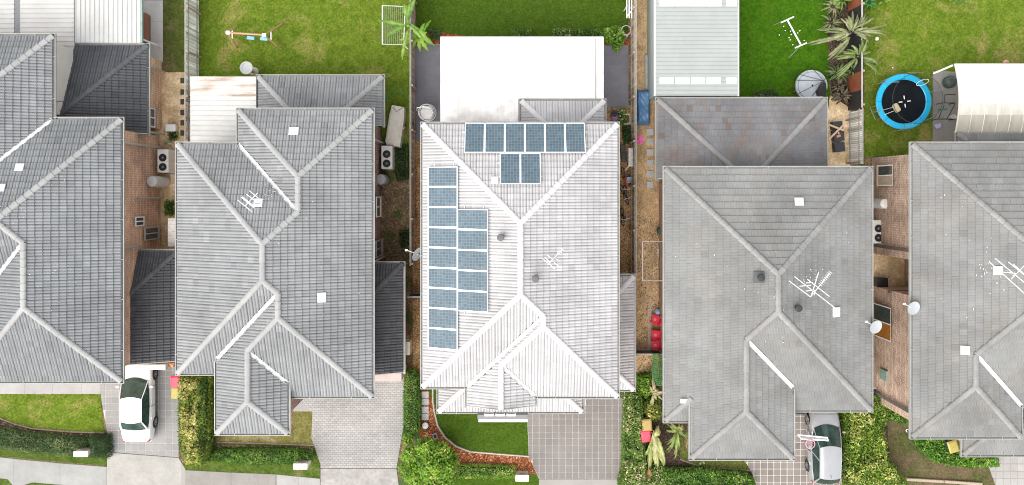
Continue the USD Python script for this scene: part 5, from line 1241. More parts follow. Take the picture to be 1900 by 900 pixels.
zc_ = .75; pts = [(727, 195), (750, 199), (750, 217), (742, 272), (717, 268), (715, 262), (722, 215)]
t = Thing('covered_bench', 'long cream canvas cover draped over garden furniture by the fence', 'covered furniture', P(733, 235, 0))
pt = np.array([P(x, y, zc_) for x, y in pts]); bt = np.array([P(x, y, zc_) for x, y in pts]); bt[:, 2] = .05; cen = pt.mean(0); bt[:, :2] = cen[:2] + (bt[:, :2] - cen[:2]) * 1.05
mid = [[*(cen[:2] + (q[:2] - cen[:2]) * .75), zc_ + .05] for q in pt]
t.part('canvas_cover', hull(np.vstack([pt, bt, mid])), mat('cream_canvas', (.60, .57, .50), .8, .12, 3, bump=.02, bscale=5)); t.part('hem_cord', tube([P(729, 199, .82), P(736, 207, .82), P(750, 198, .82)], .015, 5), M_brown)
c = P(745, 236, .55); t = Thing('footstool', 'small brown and white stool beside the cream cover', 'stool', (c[0], c[1], 0))
t.part('seat', rbox((c[0], c[1], .5), (.36, .30, .06), .02, -.5), mat('stool_brown', (.25, .15, .12), .6)); t.part('stripe', rbox((c[0], c[1], .54), (.30, .07, .03), .01, -.5), M_white)
for sx in (-1, 1):
    for sy in (-1, 1): q = np.array([sx * .14, sy * .11]); ca, sa = math.cos(-.5), math.sin(-.5); t.part('leg', box((c[0] + q[0] * ca - q[1] * sa, c[1] + q[0] * sa + q[1] * ca, .24), (.04, .04, .48), -.5), M_brown)

# blue tarpaulin over a stack
g = poly([(1181, 172), (1190, 167), (1207, 164), (1209, 220), (1205, 229), (1181, 231)], .8); X0, Y0 = g.centroid.x, g.centroid.y
t = Thing('tarpaulin', 'crumpled blue tarpaulin over a stack in the sandy side yard', 'tarpaulin', (X0, Y0, 0))
from meshkit import fbm
N, Mn = 16, 26; x0_, y0_, x1_, y1_ = g.bounds; U, V_ = np.meshgrid(np.linspace(0, 1, N), np.linspace(0, 1, Mn)); edge = np.minimum(np.minimum(U, 1 - U) * 6, np.minimum(V_, 1 - V_) * 10).clip(0, 1)
xx = x0_ + U * (x1_ - x0_); yy = y0_ + V_ * (y1_ - y0_); pz = np.stack([xx.ravel() * 2.2, yy.ravel() * 1.2, 0 * xx.ravel()], 1); fold = fbm(pz, 3, 4).reshape(xx.shape)
zz = .06 + edge ** .5 * .62 + (fold - np.mean(fold)) * .35 * edge + .06 * np.abs(np.sin((U * 3 + V_ * 5) * 3)) * edge
v = np.stack([xx.ravel() + (fold.ravel() - .5) * .08, yy.ravel(), zz.ravel()], 1); f = []
for i in range(Mn - 1):
    for j in range(N - 1): a = i * N + j; f += [[a, a + 1, a + N + 1], [a, a + N + 1, a + N]]
t.part('sheet', (v, np.array(f)), M_blue, smooth=True); t.part('stack', box((X0, Y0, .25), ((x1_ - x0_) * .7, (y1_ - y0_) * .8, .5)), M_wood)
single('concrete_slab', rbox((PX(1202, .15), PY(134, .15), .1), (.30, 1.95, .2), .02), mat('grey_slab', (.36, .37, .38), .8, .1, 4), 'long grey slab lying against the pale shed wall', 'slab')
t = Thing('pinwheel', 'bright pink garden pinwheel by the pale-capped fence', 'pinwheel', P(1187, 259, 0)); c = P(1187, 259, .9)
for k in range(6): a = k * math.pi / 3; t.part('petal', hull(np.array([c, c + [.24 * math.cos(a - .3), .24 * math.sin(a - .3), .03], c + [.27 * math.cos(a + .15), .27 * math.sin(a + .15), .06], c + [.1 * math.cos(a + .5), .1 * math.sin(a + .5), .04]])), M_pink)
t.part('stick', tube([(c[0], c[1], 0), c], .012, 5), M_white)

# hose reel hoop, hose, garden oddments behind house 3
t = Thing('hose_reel', 'grey coiled hose ring beside the leafy shrub at the white patio roof', 'hose', P(1162, 56, .9)); c = P(1162, 56, .95)
for k in range(3): t.part('hose_coil', tube(circle((c[0], c[1], .9 + .03 * k), .27 - .01 * k, 24), .022, 5, True), M_lgrey)
t.part('reel_stand', box((c[0] + .05, c[1] - .3, .45), (.12, .12, .9)), M_grey)
t = Thing('trellis', 'white slatted trellis against the pale-capped fence, top edge', 'trellis', P(1167, 12, 0))
for x in (1164, 1168.5, 1173): t.part('upright', box2((PX(x, 1.6) - .025, PY(32, 1.6), 1.35), (PX(x, 1.6) + .025, PY(-30, 1.6), 1.40)), M_white)
t.part('cross_slat', tube([P(1163, 31, 1.42), P(1171, 21, 1.42)], .035, 6), M_white); t.part('cross_slat', tube([P(1163, -10, 1.42), P(1173, -10, 1.42)], .03, 6), M_white)
for x in (1164, 1173): t.part('stake', box((PX(x, 1.35), PY(10, 1.35), .68), (.04, .04, 1.35)), M_white)
t = Thing('garden_bench', 'white slatted bench in the narrow passage right of the whitewashed roof', 'bench', P(1170, 293, 0)); zb = .8
for k in range(6): t.part('slat', box2((PX(1166.5 + 1.9 * k, zb), PY(309, zb), zb - .02), (PX(1167.8 + 1.9 * k, zb), PY(275, zb), zb)), M_white)
for y in (276, 308):
    for x in (1168, 1177): t.part('leg', box((PX(x, zb), PY(y, zb), (zb - .02) / 2), (.05, .05, zb - .02)), M_white)
t.part('arm', tube([P(1166, 309, zb), P(1160, 316, .5)], .03, 6), M_white)
c = P(1157.5, 285, .35); t = Thing('shoe_rack', 'black slatted rack leaning by the passage wall', 'rack', (c[0], c[1], 0))
for k in range(7): t.part('slat', box((c[0] - .05 + .018 * k, c[1] + .42 - .14 * k, .35), (.26, .09, .03), .12), M_dark)
t.part('side', box((c[0] - .12, c[1], .18), (.03, .95, .34), .12), M_dark); t.part('side', box((c[0] + .12, c[1], .18), (.03, .95, .34), .12), M_dark)
def bicycle(px0, py0, px1, py1, label, col):
    a, b = P(px0, py0, .33), P(px1, py1, .33); d = (b - a) / np.linalg.norm(b - a); s = np.array([-d[1], d[0], 0]); lean = s * .12; c = (a + b) / 2; t = Thing('bicycle', label, 'bicycle', (c[0], c[1], 0), 'bicycles in the passage'); u = np.array([0, 0, 1.0]) + lean
    for q in (a, b):
        g = np.arange(20) * 2 * np.pi / 20; w = t.part('wheel', tube(q + .31 * (np.cos(g)[:, None] * d + np.sin(g)[:, None] * u), .025, 6, True), M_black)
        for k in range(4): t.part('spoke', tube([q + .3 * (math.cos(k * .785) * d + math.sin(k * .785) * u), q - .3 * (math.cos(k * .785) * d + math.sin(k * .785) * u)], .005, 3), M_steel, parent=w)
    bb = (a + b) / 2 - d * .05; st = a + d * .25 + u * .5; hd = b - d * .12 + u * .5
    t.part('frame', cat([tube([a, bb], .016, 5), tube([a, st], .014, 5), tube([bb, st], .018, 5), tube([bb, hd], .018, 5), tube([st, hd], .018, 5), tube([hd, b], .016, 5)]), col)
    t.part('saddle', hull(np.array([st + u * .08 + d * x + s * y for x, y in ((-.12, .08), (-.12, -.08), (.14, 0))] + [st + u * .04 + d * x for x in (-.1, .1)])), M_black)
    t.part('handlebar', tube([hd + u * .12 - s * .26, hd + u * .14 + d * .05, hd + u * .12 + s * .26], .014, 5), M_steel)
bicycle(1156, 320, 1160, 354, 'red bicycle in the passage right of the whitewashed roof', mat('bike_red', (.5, .03, .03), .4)); bicycle(1154.5, 352, 1162, 371, 'dark bicycle below the red one in the passage', M_dark); bicycle(1154.5, 396, 1155.5, 409, 'small black bicycle half under the eave in the passage', M_black)
t = Thing('crate', 'pale blue plastic crate beside the red bicycle', 'crate', P(1167, 334, 0)); c = P(1167, 334, .5)
for s, e in (((0, .15), (.3, .02)), ((0, -.15), (.3, .02)), ((.15, 0), (.02, .3)), ((-.15, 0), (.02, .3))): t.part('side', box((c[0] + s[0], c[1] + s[1], .35), (e[0], e[1], .3)), mat('crate_blue', (.50, .58, .66), .5))
t.part('base', box((c[0], c[1], .2), (.3, .3, .02)), mat('crate_blue', (.50, .58, .66)))
t = Thing('planter_tub', 'purple tub among dark pots at the corner of the whitewashed roof', 'tub', P(1141, 219, 0)); c = P(1141, 219, .4)
t.part('tub', lathe([(.18, 0), (.22, .38), (.2, .4), (.17, .3), (.001, .28)], (c[0], c[1], 0), 18), mat('tub_purple', (.16, .08, .17), .5)); t.part('pot', lathe([(.14, 0), (.19, .34), (.16, .34), (.001, .28)], (c[0] - .02, c[1] + .26, 0), 14), M_black); t.part('pot', lathe([(.12, 0), (.17, .3), (.14, .3), (.001, .25)], (c[0] + .26, c[1] + .3, 0), 14), M_black)
t = Thing('plant_stand', 'white square plant frame beside the purple tub', 'plant stand', P(1163, 221, 0))
for a, b in (((1158, 212), (1169, 212)), ((1169, 212), (1169, 230)), ((1158, 230), (1169, 230))): t.part('bar', tube([P(*a, .5), P(*b, .5)], .025, 5), M_cream)
for x, y in ((1158, 212), (1169, 212), (1169, 230), (1158, 230)): q = P(x, y, .5); t.part('leg', tube([(q[0], q[1], 0), q], .022, 5), M_cream)
# white frame on the sand
t = Thing('clothes_frame', 'white rectangular tube frame standing on the sand by the flat-tiled house', 'clothesline', P(1210, 485, 0)); zf = 1.75
c4 = [P(1192.5, 448, zf), P(1240, 448, zf), P(1240, 521, zf), P(1192.5, 521, zf)]; fr = t.part('frame', tube(np.array(c4), .032, 6, True), M_alu)
for k in range(6): s = (k + 1) / 7; t.part('wire', tube([c4[0] + (c4[1] - c4[0]) * s, c4[3] + (c4[2] - c4[3]) * s], .004, 3), M_steel, parent=fr)
c = P(1220, 466.5, .04); single('drain_cap', lathe([(.05, .0), (.10, .03), (.12, .04), (.12, .0)], (c[0], c[1], .014), 18), M_cream, 'round white drain ring with dark middle on the sand', 'drain')
c = P(1223, 428, .3); t = Thing('garden_tap', 'dark green hose reel against the wall of the flat-tiled house', 'hose reel', (c[0], c[1], 0)); t.part('drum', xf(lathe([(.16, -.1), (.16, .1), (.001, .1)], (0, 0, 0), 14), [[0, 0, 1], [1, 0, 0], [0, 1, 0]], (c[0], c[1], .3)), mat('hose_green', (.02, .10, .06), .5)); t.part('stand', box((c[0], c[1], .1), (.2, .2, .2)), M_dark)

def chair(px, py, label, rz):
    c = P(px, py, .45); t = Thing('garden_chair', label, 'chair', (c[0], c[1], 0), 'red plastic garden chairs', rz=rz)
    t.part('seat', rbox((0, 0, .44), (.46, .46, .05), .022), M_red); t.part('backrest', hull(np.array([[sx * .22, .21 + dy, z] for sx in (-1, 1) for dy, z in ((0, .46), (.03, .46), (.10, .84), (.13, .84))] + [[0, .16 + .1, .88]])), M_red)
    for sx in (-1, 1):
        for sy in (-1, 1): t.part('leg', tube([(sx * .19, sy * .19, .43), (sx * .22, sy * .22, 0)], .02, 5), M_red)
        t.part('armrest', tube([(sx * .24, -.18, .44), (sx * .25, -.16, .64), (sx * .25, .18, .66), (sx * .22, .24, .60)], .022, 5), M_red)
    t.part('seat_motif', box((.02, -.02, .468), (.15, .15, .004)), mat('motif_peach', (.62, .22, .16), .6, .2, 20))
chair(1216, 592.5, 'red plastic chair just below the pale blue ball', -2.0); chair(1216.5, 621, 'middle one of the three red plastic chairs by the wall', -1.62); chair(1216.5, 640, 'red plastic chair nearest the side gate', -1.57)
c = P(1220, 579, .25); single('play_ball', (lambda m: (np.array(m.vertices) * .19 + [c[0], c[1], .21], np.array(m.faces)))(trimesh.creation.icosphere(2)), mat('ball_blue', (.30, .45, .62), .4, .25, 6), 'pale blue ball beside the topmost red chair', 'ball', smooth=True)
c = P(1626.5, 72, .1); single('football', (lambda m: (np.array(m.vertices) * .11 + [c[0], c[1], .12], np.array(m.faces)))(trimesh.creation.icosphere(2)), M_white, 'white ball on the lawn right of the large-leaved plants', 'ball', smooth=True)
c = P(1656, 126, .05); single('golf_ball', (lambda m: (np.array(m.vertices) * .045 + [c[0], c[1], .07], np.array(m.faces)))(trimesh.creation.icosphere(2)), M_white, 'tiny white ball on the lawn above the blue trampoline', 'ball', smooth=True)
c = P(789, 790, .1); t = Thing('garden_light', 'white round light dome in the red mulch bed', 'garden light', (c[0], c[1], 0)); t.part('rim', lathe([(.22, 0), (.22, .06), (.17, .08)], (c[0], c[1], .01), 24), M_dark); t.part('dome', lathe([(.18, .08), (.14, .13), (.001, .15)], (c[0], c[1], .01), 20), M_white, smooth=True)
c = P(807.5, 809, .1); t = Thing('ground_spotlight', 'small square spotlight in the red mulch near the leafy shrub', 'spotlight', (c[0], c[1], 0)); t.part('housing', rbox((c[0], c[1], .1), (.24, .30, .12), .02, .35), M_lgrey); t.part('lens', box((c[0], c[1], .165), (.16, .20, .01), .35), M_dark)
c = P(388, 811, .3); t = Thing('garden_globe', 'pale blue and red round toy in the dark bed by the variegated hedge', 'toy', (c[0], c[1], 0)); t.part('globe', lathe([(.001, .0), (.16, .05), (.22, .2), (.16, .34), (.001, .38)], (c[0], c[1], .02), 18), mat('globe_blue', (.42, .58, .66), .4, .2, 4), smooth=True); t.part('patch', lathe([(.12, .358), (.001, .4)], (c[0] - .03, c[1] + .03, .02), 12), M_red)
for x, y, l in ((376, 840, 'white pebble light at the foot of the variegated hedge'), (386, 835, 'smaller white pebble beside the low hedge of the second garden')):
    c = P(x, y, .1); single('white_stone', (lambda m: (np.array(m.vertices) * [.12, .10, .08] + [c[0], c[1], .06], np.array(m.faces)))(trimesh.creation.icosphere(2)), M_white, l, 'stone', smooth=True)
c = P(315.5, 237, .5); t = Thing('storage_tub', 'white lidded storage tub on the sandy strip', 'tub', (c[0], c[1], 0)); t.part('tub', rbox((c[0], c[1], .22), (.50, .34, .42), .05), mat('tub_white', (.62, .62, .66), .5)); t.part('lid', rbox((c[0], c[1], .45), (.56, .40, .06), .025), M_white)
c = P(310, 266, .5); t = Thing('garden_tap', 'green hose tap on a stake beside the tan brick wall', 'tap', (c[0], c[1], 0)); t.part('stake', box((c[0], c[1], .3), (.06, .06, .6)), M_white); t.part('tap', rbox((c[0], c[1], .62), (.16, .16, .1), .03), mat('tap_green', (.04, .22, .12), .5))
# dark crates and crossed planks
t = Thing('storage_boxes', 'row of black storage boxes on the sand behind the tiled rear roof', 'storage box', P(1556, 254, 0)); zq = .4
for a, b, c_, d in ((1545, 1564, 225, 240), (1547, 1567, 240.5, 262), (1549, 1568, 263, 282)):
    t.part('box', rbox(((PX(a, zq) + PX(b, zq)) / 2, (PY(c_, zq) + PY(d, zq)) / 2, .2), (PX(b, zq) - PX(a, zq), PY(c_, zq) - PY(d, zq) - .02, .4), .02, .10), mat('box_black', (.03, .033, .04), .5, .25, 5))
t.part('rag', rbox(P(1556, 252.5, .43), (.24, .14, .05), .02, .3), mat('rag_orange', (.55, .24, .14), .8)); t.part('rag', rbox(P(1556, 247, .43), (.09, .12, .05), .02, .2), mat('rag_lilac', (.50, .48, .62), .8))
for a, b, l in (((1537, 259), (1571, 226), 'longer pale plank lying across the black boxes'), ((1537, 231), (1566, 242), 'shorter pale plank crossing under the longer one')):
    p, q = P(*a, .5), P(*b, .5); dz = .03 if l[0] == 'l' else 0; single('timber_plank', rbox((p + q) / 2 + [0, 0, dz], (np.linalg.norm(q - p), .11, .03), .008, math.atan2(q[1] - p[1], q[0] - p[0])), mat('raw_pine', (.55, .38, .25), .75, .15, 6), l, 'plank')
# house 5 patio
def patio_chair(px, py, label, w=.62, rz=0, m=None):
    c = P(px, py, .5); t = Thing('outdoor_armchair', label, 'chair', (c[0], c[1], 0), 'dark outdoor armchairs', rz=rz); m = m or mat('wicker_black', (.035, .04, .038), .7, .3, 25)
    t.part('seat', rbox((0, 0, .36), (w, w, .18), .05), m); t.part('backrest', rbox((0, w / 2 - .05, .62), (w, .14, .5), .05), m)
    for s in (-1, 1): t.part('arm', rbox((s * (w / 2 - .05), 0, .5), (.11, w, .26), .04), m)
    t.part('cushion', rbox((0, -.03, .46), (w - .24, w - .2, .06), .025), mat('cushion_dark', (.09, .11, .10), .85, .2, 10))
patio_chair(1757, 249, 'square black armchair under the edge of the curved awning', .68)
c = P(1763, 152, .5); t = Thing('fire_pit', 'dark green dome-covered barbecue on the awning patio', 'barbecue', (c[0], c[1], 0)); t.part('cover', lathe([(.34, .30), (.35, .5), (.30, .66), (.16, .75), (.001, .77)], (c[0], c[1], 0), 14), mat('bbq_cover', (.05, .065, .06), .6, .3, 8)); t.part('leg', lathe([(.12, 0), (.10, .3), (.001, .3)], (c[0], c[1], 0), 10), M_black); t.part('handle', tube([(c[0] - .3, c[1] + .12, .62), (c[0] - .12, c[1] + .2, .8), (c[0] + .1, c[1] + .14, .78)], .015, 5), M_grey)
t = Thing('table_frame', 'black tubular table frame on the awning patio', 'table', P(1757, 208, 0)); zt_ = .7
for a, b in (((1749, 191), (1773, 191)), ((1741, 221), (1773, 221)), ((1741, 221), (1752, 195)), ((1757, 221), (1772, 193)), ((1753, 191), (1753, 176)), ((1753, 176), (1773, 175))): t.part('bar', tube([P(*a, zt_), P(*b, zt_)], .022, 6), M_black)
for x, y in ((1741, 221), (1773, 221), (1749, 191), (1773, 191)): q = P(x, y, zt_); t.part('leg', tube([(q[0], q[1], .03), q], .02, 6), M_black)
t.part('green_tray', rbox(P(1749, 203, zt_ + .03), (.50, .09, .04), .015, .05), mat('tray_green', (.02, .15, .11), .5))
c = P(1771, 217, .5); single('garden_pot', lathe([(.10, 0), (.16, .42), (.13, .45), (.001, .4)], (c[0], c[1], .04), 16), M_cream, 'small cream pot under the curved awning', 'pot')
c = P(1748, 233, .5); single('folded_cloth', rbox((c[0], c[1], .1), (.34, .26, .12), .04, .4), mat('cloth_lilac', (.42, .38, .60), .8, .5, 12), 'lilac and white cloth beside the square black armchair', 'cloth')
c = P(1869, 115, .2); single('play_cone', lathe([(.16, 0), (.14, .1), (.02, .3), (.001, .3)], (c[0], c[1], .02), 14), mat('cone_peach', (.62, .36, .28), .7), 'peach-coloured cone at the edge of the curved awning', 'cone')
t = Thing('green_hose', 'green garden hose on the grass beside the rear tiled roof', 'hose', P(723, 175, .02)); t.part('hose', tube([P(718, 188, .05), P(719, 180, .05), P(724, 174, .05), P(728, 166, .05), P(745, 169, .05), P(755, 179, .05)], .022, 5), mat('hose_green2', (.02, .22, .14), .5))
t = Thing('white_ring_hook', 'white curved hook at the left eave of the rightmost house', 'hook', P(1684, 799, 5)); c = P(1684, 799, 5.0); t.part('ring', tube(circle((c[0], c[1], 5.0), .07, 14)[:11], .02, 5), M_white)

# basketball hoop
zb = 3.05; t = Thing('basketball_hoop', 'portable basketball hoop with white backboard and pink ring over the silver car', 'basketball hoop', P(1493, 765, 0))
a, b = P(1480, 806.5, 3.7), P(1535, 812, 3.7); a2, b2 = P(1487, 814.5, 2.9), P(1537, 817, 2.9)
for q, w in (((a, b), .05), ((a2, b2), .06), ((a, a2), .03), ((b, b2), .03)): t.part('board_frame', tube(list(q), w * .8, 6), M_white)
t.part('backboard', (np.array([a, b, b2, a2]), np.array([[0, 1, 2], [0, 2, 3], [0, 2, 1], [0, 3, 2]])), mat('backboard', (.40, .42, .44), .3))
c = P(1503.5, 824, 3.0); t.part('ring', tube(circle(c, .235, 28), .022, 6, True), mat('ring_pink', (.72, .30, .38), .45))
for k in range(10): g = k * .628; t.part('net_cord', tube([c + [.22 * math.cos(g), .22 * math.sin(g), 0], c + [.13 * math.cos(g + .3), .13 * math.sin(g + .3), -.4]], .007, 3), M_pink)
t.part('pole', tube([P(1493, 762, .1), P(1497, 775, 1.6), P(1502, 800, 3.0), P(1506, 810, 3.2)], .05, 8), M_steel); t.part('brace', tube([P(1488, 756, .2), P(1500, 778, 1.5)], .03, 6), M_lgrey); t.part('base', rbox(P(1489, 752, .1), (.8, 1.0, .2), .06), M_dark)

# ------------------------------------------------------------------ cars
def car(label, base, paint, kind, seat):
    """Nose along local +y, ground at z = 0."""
    t = Thing('parked_car', label, 'car', base, 'parked cars', rz=1e-9); Lh = 2.30 if kind == 'sedan' else 2.10; Wd = .86
    if kind == 'sedan': prof = [(-Lh, .50, .52), (-Lh + .04, .84, .66), (-Lh + .14, .95, .76), (-1.85, 1.0, .83), (-1.15, 1.0, .86), (0, .96, .865), (.95, .95, .855), (1.35, .93, .84), (1.95, .80, .79), (Lh - .16, .68, .68), (Lh - .04, .58, .56), (Lh, .45, .42)]; gh = [(-1.52, 1.02, .66), (-.98, 1.40, .56), (-.3, 1.46, .58), (.25, 1.43, .58), (1.18, .97, .68)]
    else: prof = [(-Lh, .55, .48), (-Lh + .04, .88, .62), (-Lh + .14, 1.0, .73), (-1.6, 1.02, .82), (-.9, 1.0, .845), (0, .97, .85), (.85, .97, .845), (1.2, .95, .83), (1.65, .83, .78), (Lh - .16, .70, .67), (Lh - .04, .6, .55), (Lh, .45, .42)]; gh = [(-1.92, 1.05, .60), (-1.55, 1.42, .55), (-.6, 1.50, .57), (.1, 1.47, .57), (1.08, .98, .67)]
    # body by lofted sections
    n = 15; rows = []
    for y, zt, w in prof:
        th = np.linspace(0, np.pi, n); cx = -np.cos(th); sx = np.sign(cx) * np.abs(cx) ** .45 * w; zz = .40 + (zt - .40) * np.abs(np.sin(th)) ** .38
        low = [(-w * .93, .20)]; rows.append(np.vstack([[(-w * .90, y, .20)], np.stack([sx, np.full(n, y), zz], 1), [(w * .90, y, .20)]]))
    rows = np.array(rows); m = rows.shape[1]; v = rows.reshape(-1, 3); f = []
    for i in range(len(rows) - 1):
        for j in range(m): q = (j + 1) % m; f += [[i * m + j, (i + 1) * m + j, (i + 1) * m + q], [i * m + j, (i + 1) * m + q, i * m + q]]
    for j in range(1, m - 1): f += [[0, j, j + 1], [(len(rows) - 1) * m, (len(rows) - 1) * m + j + 1, (len(rows) - 1) * m + j]]
    f = np.array(f); tm = trimesh.Trimesh(v, f, process=True); trimesh.repair.fix_normals(tm)
    wb = 1.33 if kind == 'sedan' else 1.275; wy = (-wb + .03, wb + .03)
    try:
        M3 = manifold3d.Manifold(manifold3d.Mesh(np.array(tm.vertices, np.float32), np.array(tm.faces, np.uint32)))
        for y in wy: M3 = M3 - manifold3d.Manifold.cylinder(2.4, .35, .35, 24, True).rotate([0, 90, 0]).translate([0, y, .31])
        mm = M3.to_mesh(); bv, bf = np.array(mm.vert_properties[:, :3]), np.array(mm.tri_verts)
        if len(bv) == 0: raise ValueError
    except Exception: bv, bf = np.array(tm.vertices), np.array(tm.faces)
    sm = trimesh.graph.smooth_shade(trimesh.Trimesh(bv, bf, process=False), angle=np.radians(38), facet_minarea=None)
    body = t.part('body', (np.array(sm.vertices), np.array(sm.faces)), paint, smooth=True)
    # cabin: glass shell under a painted roof and pillars
    W = lambda z: None
    yr, yf = (-1.50, 1.10) if kind == 'sedan' else (-1.92, 1.00); arc = np.linspace(-1, 1, 9)
    bow = lambda s, q: q * (1 - s * s)
    pts = [(s * .70, yf + bow(s, .20), .955) for s in arc] + [(s * .70, yr - bow(s, .12), .97) for s in arc]
    pts += [(s * gh[3][2], gh[3][0] + bow(s, .12), gh[3][1] + bow(s, .03)) for s in arc] + [(s * gh[1][2], gh[1][0] - bow(s, .08), gh[1][1] + bow(s, .03)) for s in arc]
    pts += [(s * q * .78, y, .95) for s in (-1, 1) for y, q in ((-1.2, .98), (-.2, 1.03), (.6, 1.0))] + [(s * gh[2][2], gh[2][0], gh[2][1]) for s in (-1, 1)]
    t.part('cabin_glass', hull(pts), mat('car_glass_' + kind, (.022, .05, .044) if kind == 'sedan' else (.018, .042, .038), .06, .5, 1.5, spec=.7))
    ro = [(y, z, w) for y, z, w in gh[1:-1]]; top = []
    for k, (y, z, w) in enumerate(ro):
        for s in np.linspace(-1, 1, 9): top.append((s * (w + .02), y + (bow(s, .12) if k == len(ro) - 1 else -bow(s, .08) if k == 0 else 0), z + .016 + .04 * (1 - s ** 4) - (.012 if k in (0, len(ro) - 1) else 0)))
    top = np.array(top); rf = []
    for q in range(len(ro) - 1):
        for h in range(8): a_ = q * 9 + h; rf += [[a_, a_ + 1, a_ + 10], [a_, a_ + 10, a_ + 9]]
    rf = np.array(rf)
    if np.cross(top[rf[0, 1]] - top[rf[0, 0]], top[rf[0, 2]] - top[rf[0, 0]])[2] < 0: rf = rf[:, ::-1]
    t.part('roof', (top, rf), paint, smooth=True)
    t.part('wiper', tube([(-.45, yf + .10, .985), (.05, yf - .02, 1.03)], .012, 4), M_black); t.part('wiper', tube([(.10, yf + .16, .985), (.55, yf - .05, 1.02)], .012, 4), M_black)
    t.part('bonnet_seam', tube([(s * .66, Lh - .35 + .0 * s, .80) for s in (-1, -.5, 0, .5, 1)], .006, 4), M_black)
    for s in (-1, 1):
        A = lambda y, z, w: np.array([s * (w + .012), y, z + .012])
        g0, g1, gm, g3, g4 = [A(*q) for q in gh]
        t.part('pillar', tube([(s * .715, yf + .02, .955), ((s * .715 + g3[0]) / 2 + s * .012, (yf + g3[1]) / 2, (.955 + g3[2]) / 2 + .02), g3], .024, 6), paint); t.part('pillar', tube([(s * .715, yr - .02, .97), ((s * .715 + g1[0]) / 2 + s * .02, (yr + g1[1]) / 2, (.97 + g1[2]) / 2 + .03), g1], [.055, .045, .03], 6), paint)
        t.part('pillar', tube([gm + [0, 0, -.01], (s * .80, -.25, .97)], .035, 6), M_dark if kind == 'sedan' else paint)
        t.part('roof_rail', tube([g1, gm, g3], .025, 6), paint)
        t.part('side_mirror', rbox((s * .93, .82, 1.0), (.19, .12, .13), .04), paint)
        t.part('door_handle', box((s * .862, -.05, .80), (.03, .17, .03)), M_alu); t.part('door_handle', box((s * .862, -.95, .80), (.03, .17, .03)), M_alu)
        t.part('door_seam', box((s * .858, -.28, .66), (.012, .02, .5)), M_dark); t.part('door_seam', box((s * .855, .78, .62), (.012, .02, .5)), M_dark)
        t.part('headlight', rbox((s * .58, Lh - .14, .62), (.34, .22, .15), .06), mat('headlight_glass', (.5, .53, .55), .1, spec=.8)); t.part('tail_light', rbox((s * .66, -Lh + .13, .76), (.20, .16, .18), .05), mat('tail_light_glass', (.42, .02, .02), .15))
        for y in wy:
            x = s * (Wd - .10); w_ = t.part('wheel', xf(lathe([(.18, -.10), (.30, -.10), (.315, -.07), (.315, .07), (.30, .10), (.19, .105), (.18, .06)], (0, 0, 0), 24), [[0, 0, s], [1, 0, 0], [0, 1, 0]], (x, y, .315)), M_black)
            t.part('rim', xf(lathe([(.20, .07), (.185, .09), (.05, .075), (.001, .085)], (0, 0, 0), 20), [[0, 0, s], [1, 0, 0], [0, 1, 0]], (x, y, .315)), mat('alloy', (.55, .56, .57), .35, metal=.7), parent=w_)
            for k in range(5): g = k * 1.2566; t.part('spoke_gap', xf(box((.115 * math.cos(g), .115 * math.sin(g), .092), (.09, .05, .006), g), [[0, 0, s], [1, 0, 0], [0, 1, 0]], (x, y, .315)), M_black, parent=w_)
    t.part('underbody', box((0, 0, .24), (1.4, 2 * Lh - .7, .08)), M_black)
    t.part('windscreen_trim', tube([(s * .69, yf + bow(s, .20) + .02, .965) for s in arc], .014, 5), M_black)
    t.part('bumper', rbox((0, -Lh + .05, .46), (1.42, .16, .22), .06), paint); t.part('bumper', rbox((0, Lh - .08, .40), (1.35, .18, .2), .06), paint)
    t.part('number_plate', box((0, -Lh - .03, .50), (.36, .012, .11)), M_white); t.part('aerial', tube([(.0, gh[1][0] + .22, gh[1][1] + .06), (.0, gh[1][0] + .05, gh[1][1] + .18)], .01, 5), M_black)
    return t
P_white = mat('car_white', (.80, .80, .80), .22, .02, 2, spec=.6, coat=.5); P_silver = mat('car_silver', (.29, .30, .315), .28, .04, 2, metal=.1, spec=.6, coat=.6)
car('white sedan parked under the cream carport beam', (-20.68, -11.62, .045), P_white, 'sedan', 0)
car('silver hatchback parked at the garage under the basketball hoop', (17.26, -14.10, .045), P_silver, 'hatch', 0)

c = P(268, 52, .5); t = Thing('outdoor_sofa', 'brown-framed outdoor sofa half under the ribbed patio roof', 'sofa', (c[0], c[1], 0))
t.part('sofa_base', rbox((c[0] - .25, c[1], .2), (.8, 1.6, .3), .04), M_brown); t.part('backrest', rbox((c[0] + .12, c[1], .55), (.12, 1.6, .5), .04), mat('sofa_frame', (.25, .10, .06), .7))
for s in (-1, 1): t.part('cushion', rbox((c[0] - .2, c[1] + s * .38, .42), (.6, .7, .16), .06), mat('sofa_cushion', (.55, .54, .52), .85, .1, 8))

# ------------------------------------------------------------------ hedges, shrubs and large-leaved plants
def leafmat(name, ramp): return tone_mat(name, ramp, .55, .12, 30, .28, 1.4, spec=.35, translucent=.3)
V_var = leafmat('variegated_leaves', [(0, (.0392, .1008, .0112)), (.35, (.1008, .1904, .0168)), (.6, (.2688, .3136, .0392)), (.85, (.5152, .4704, .1344)), (1, (.6944, .6160, .2912))])
V_green = leafmat('hedge_leaves', [(0, (.0375, .1050, .0120)), (.5, (.0900, .2100, .0210)), (.85, (.1800, .3150, .0450)), (1, (.3300, .4200, .1050))])
V_bright = leafmat('bright_leaves', [(0, (.0520, .1430, .0104)), (.45, (.1430, .2990, .0260)), (.8, (.2860, .4420, .0520)), (1, (.5460, .5980, .1820))])
V_fleck = leafmat('flecked_leaves', [(0, (.0465, .1162, .0186)), (.45, (.1318, .2480, .0388)), (.75, (.2635, .3720, .0775)), (.9, (.6200, .5890, .2635)), (1, (.9300, .7285, .5580))])
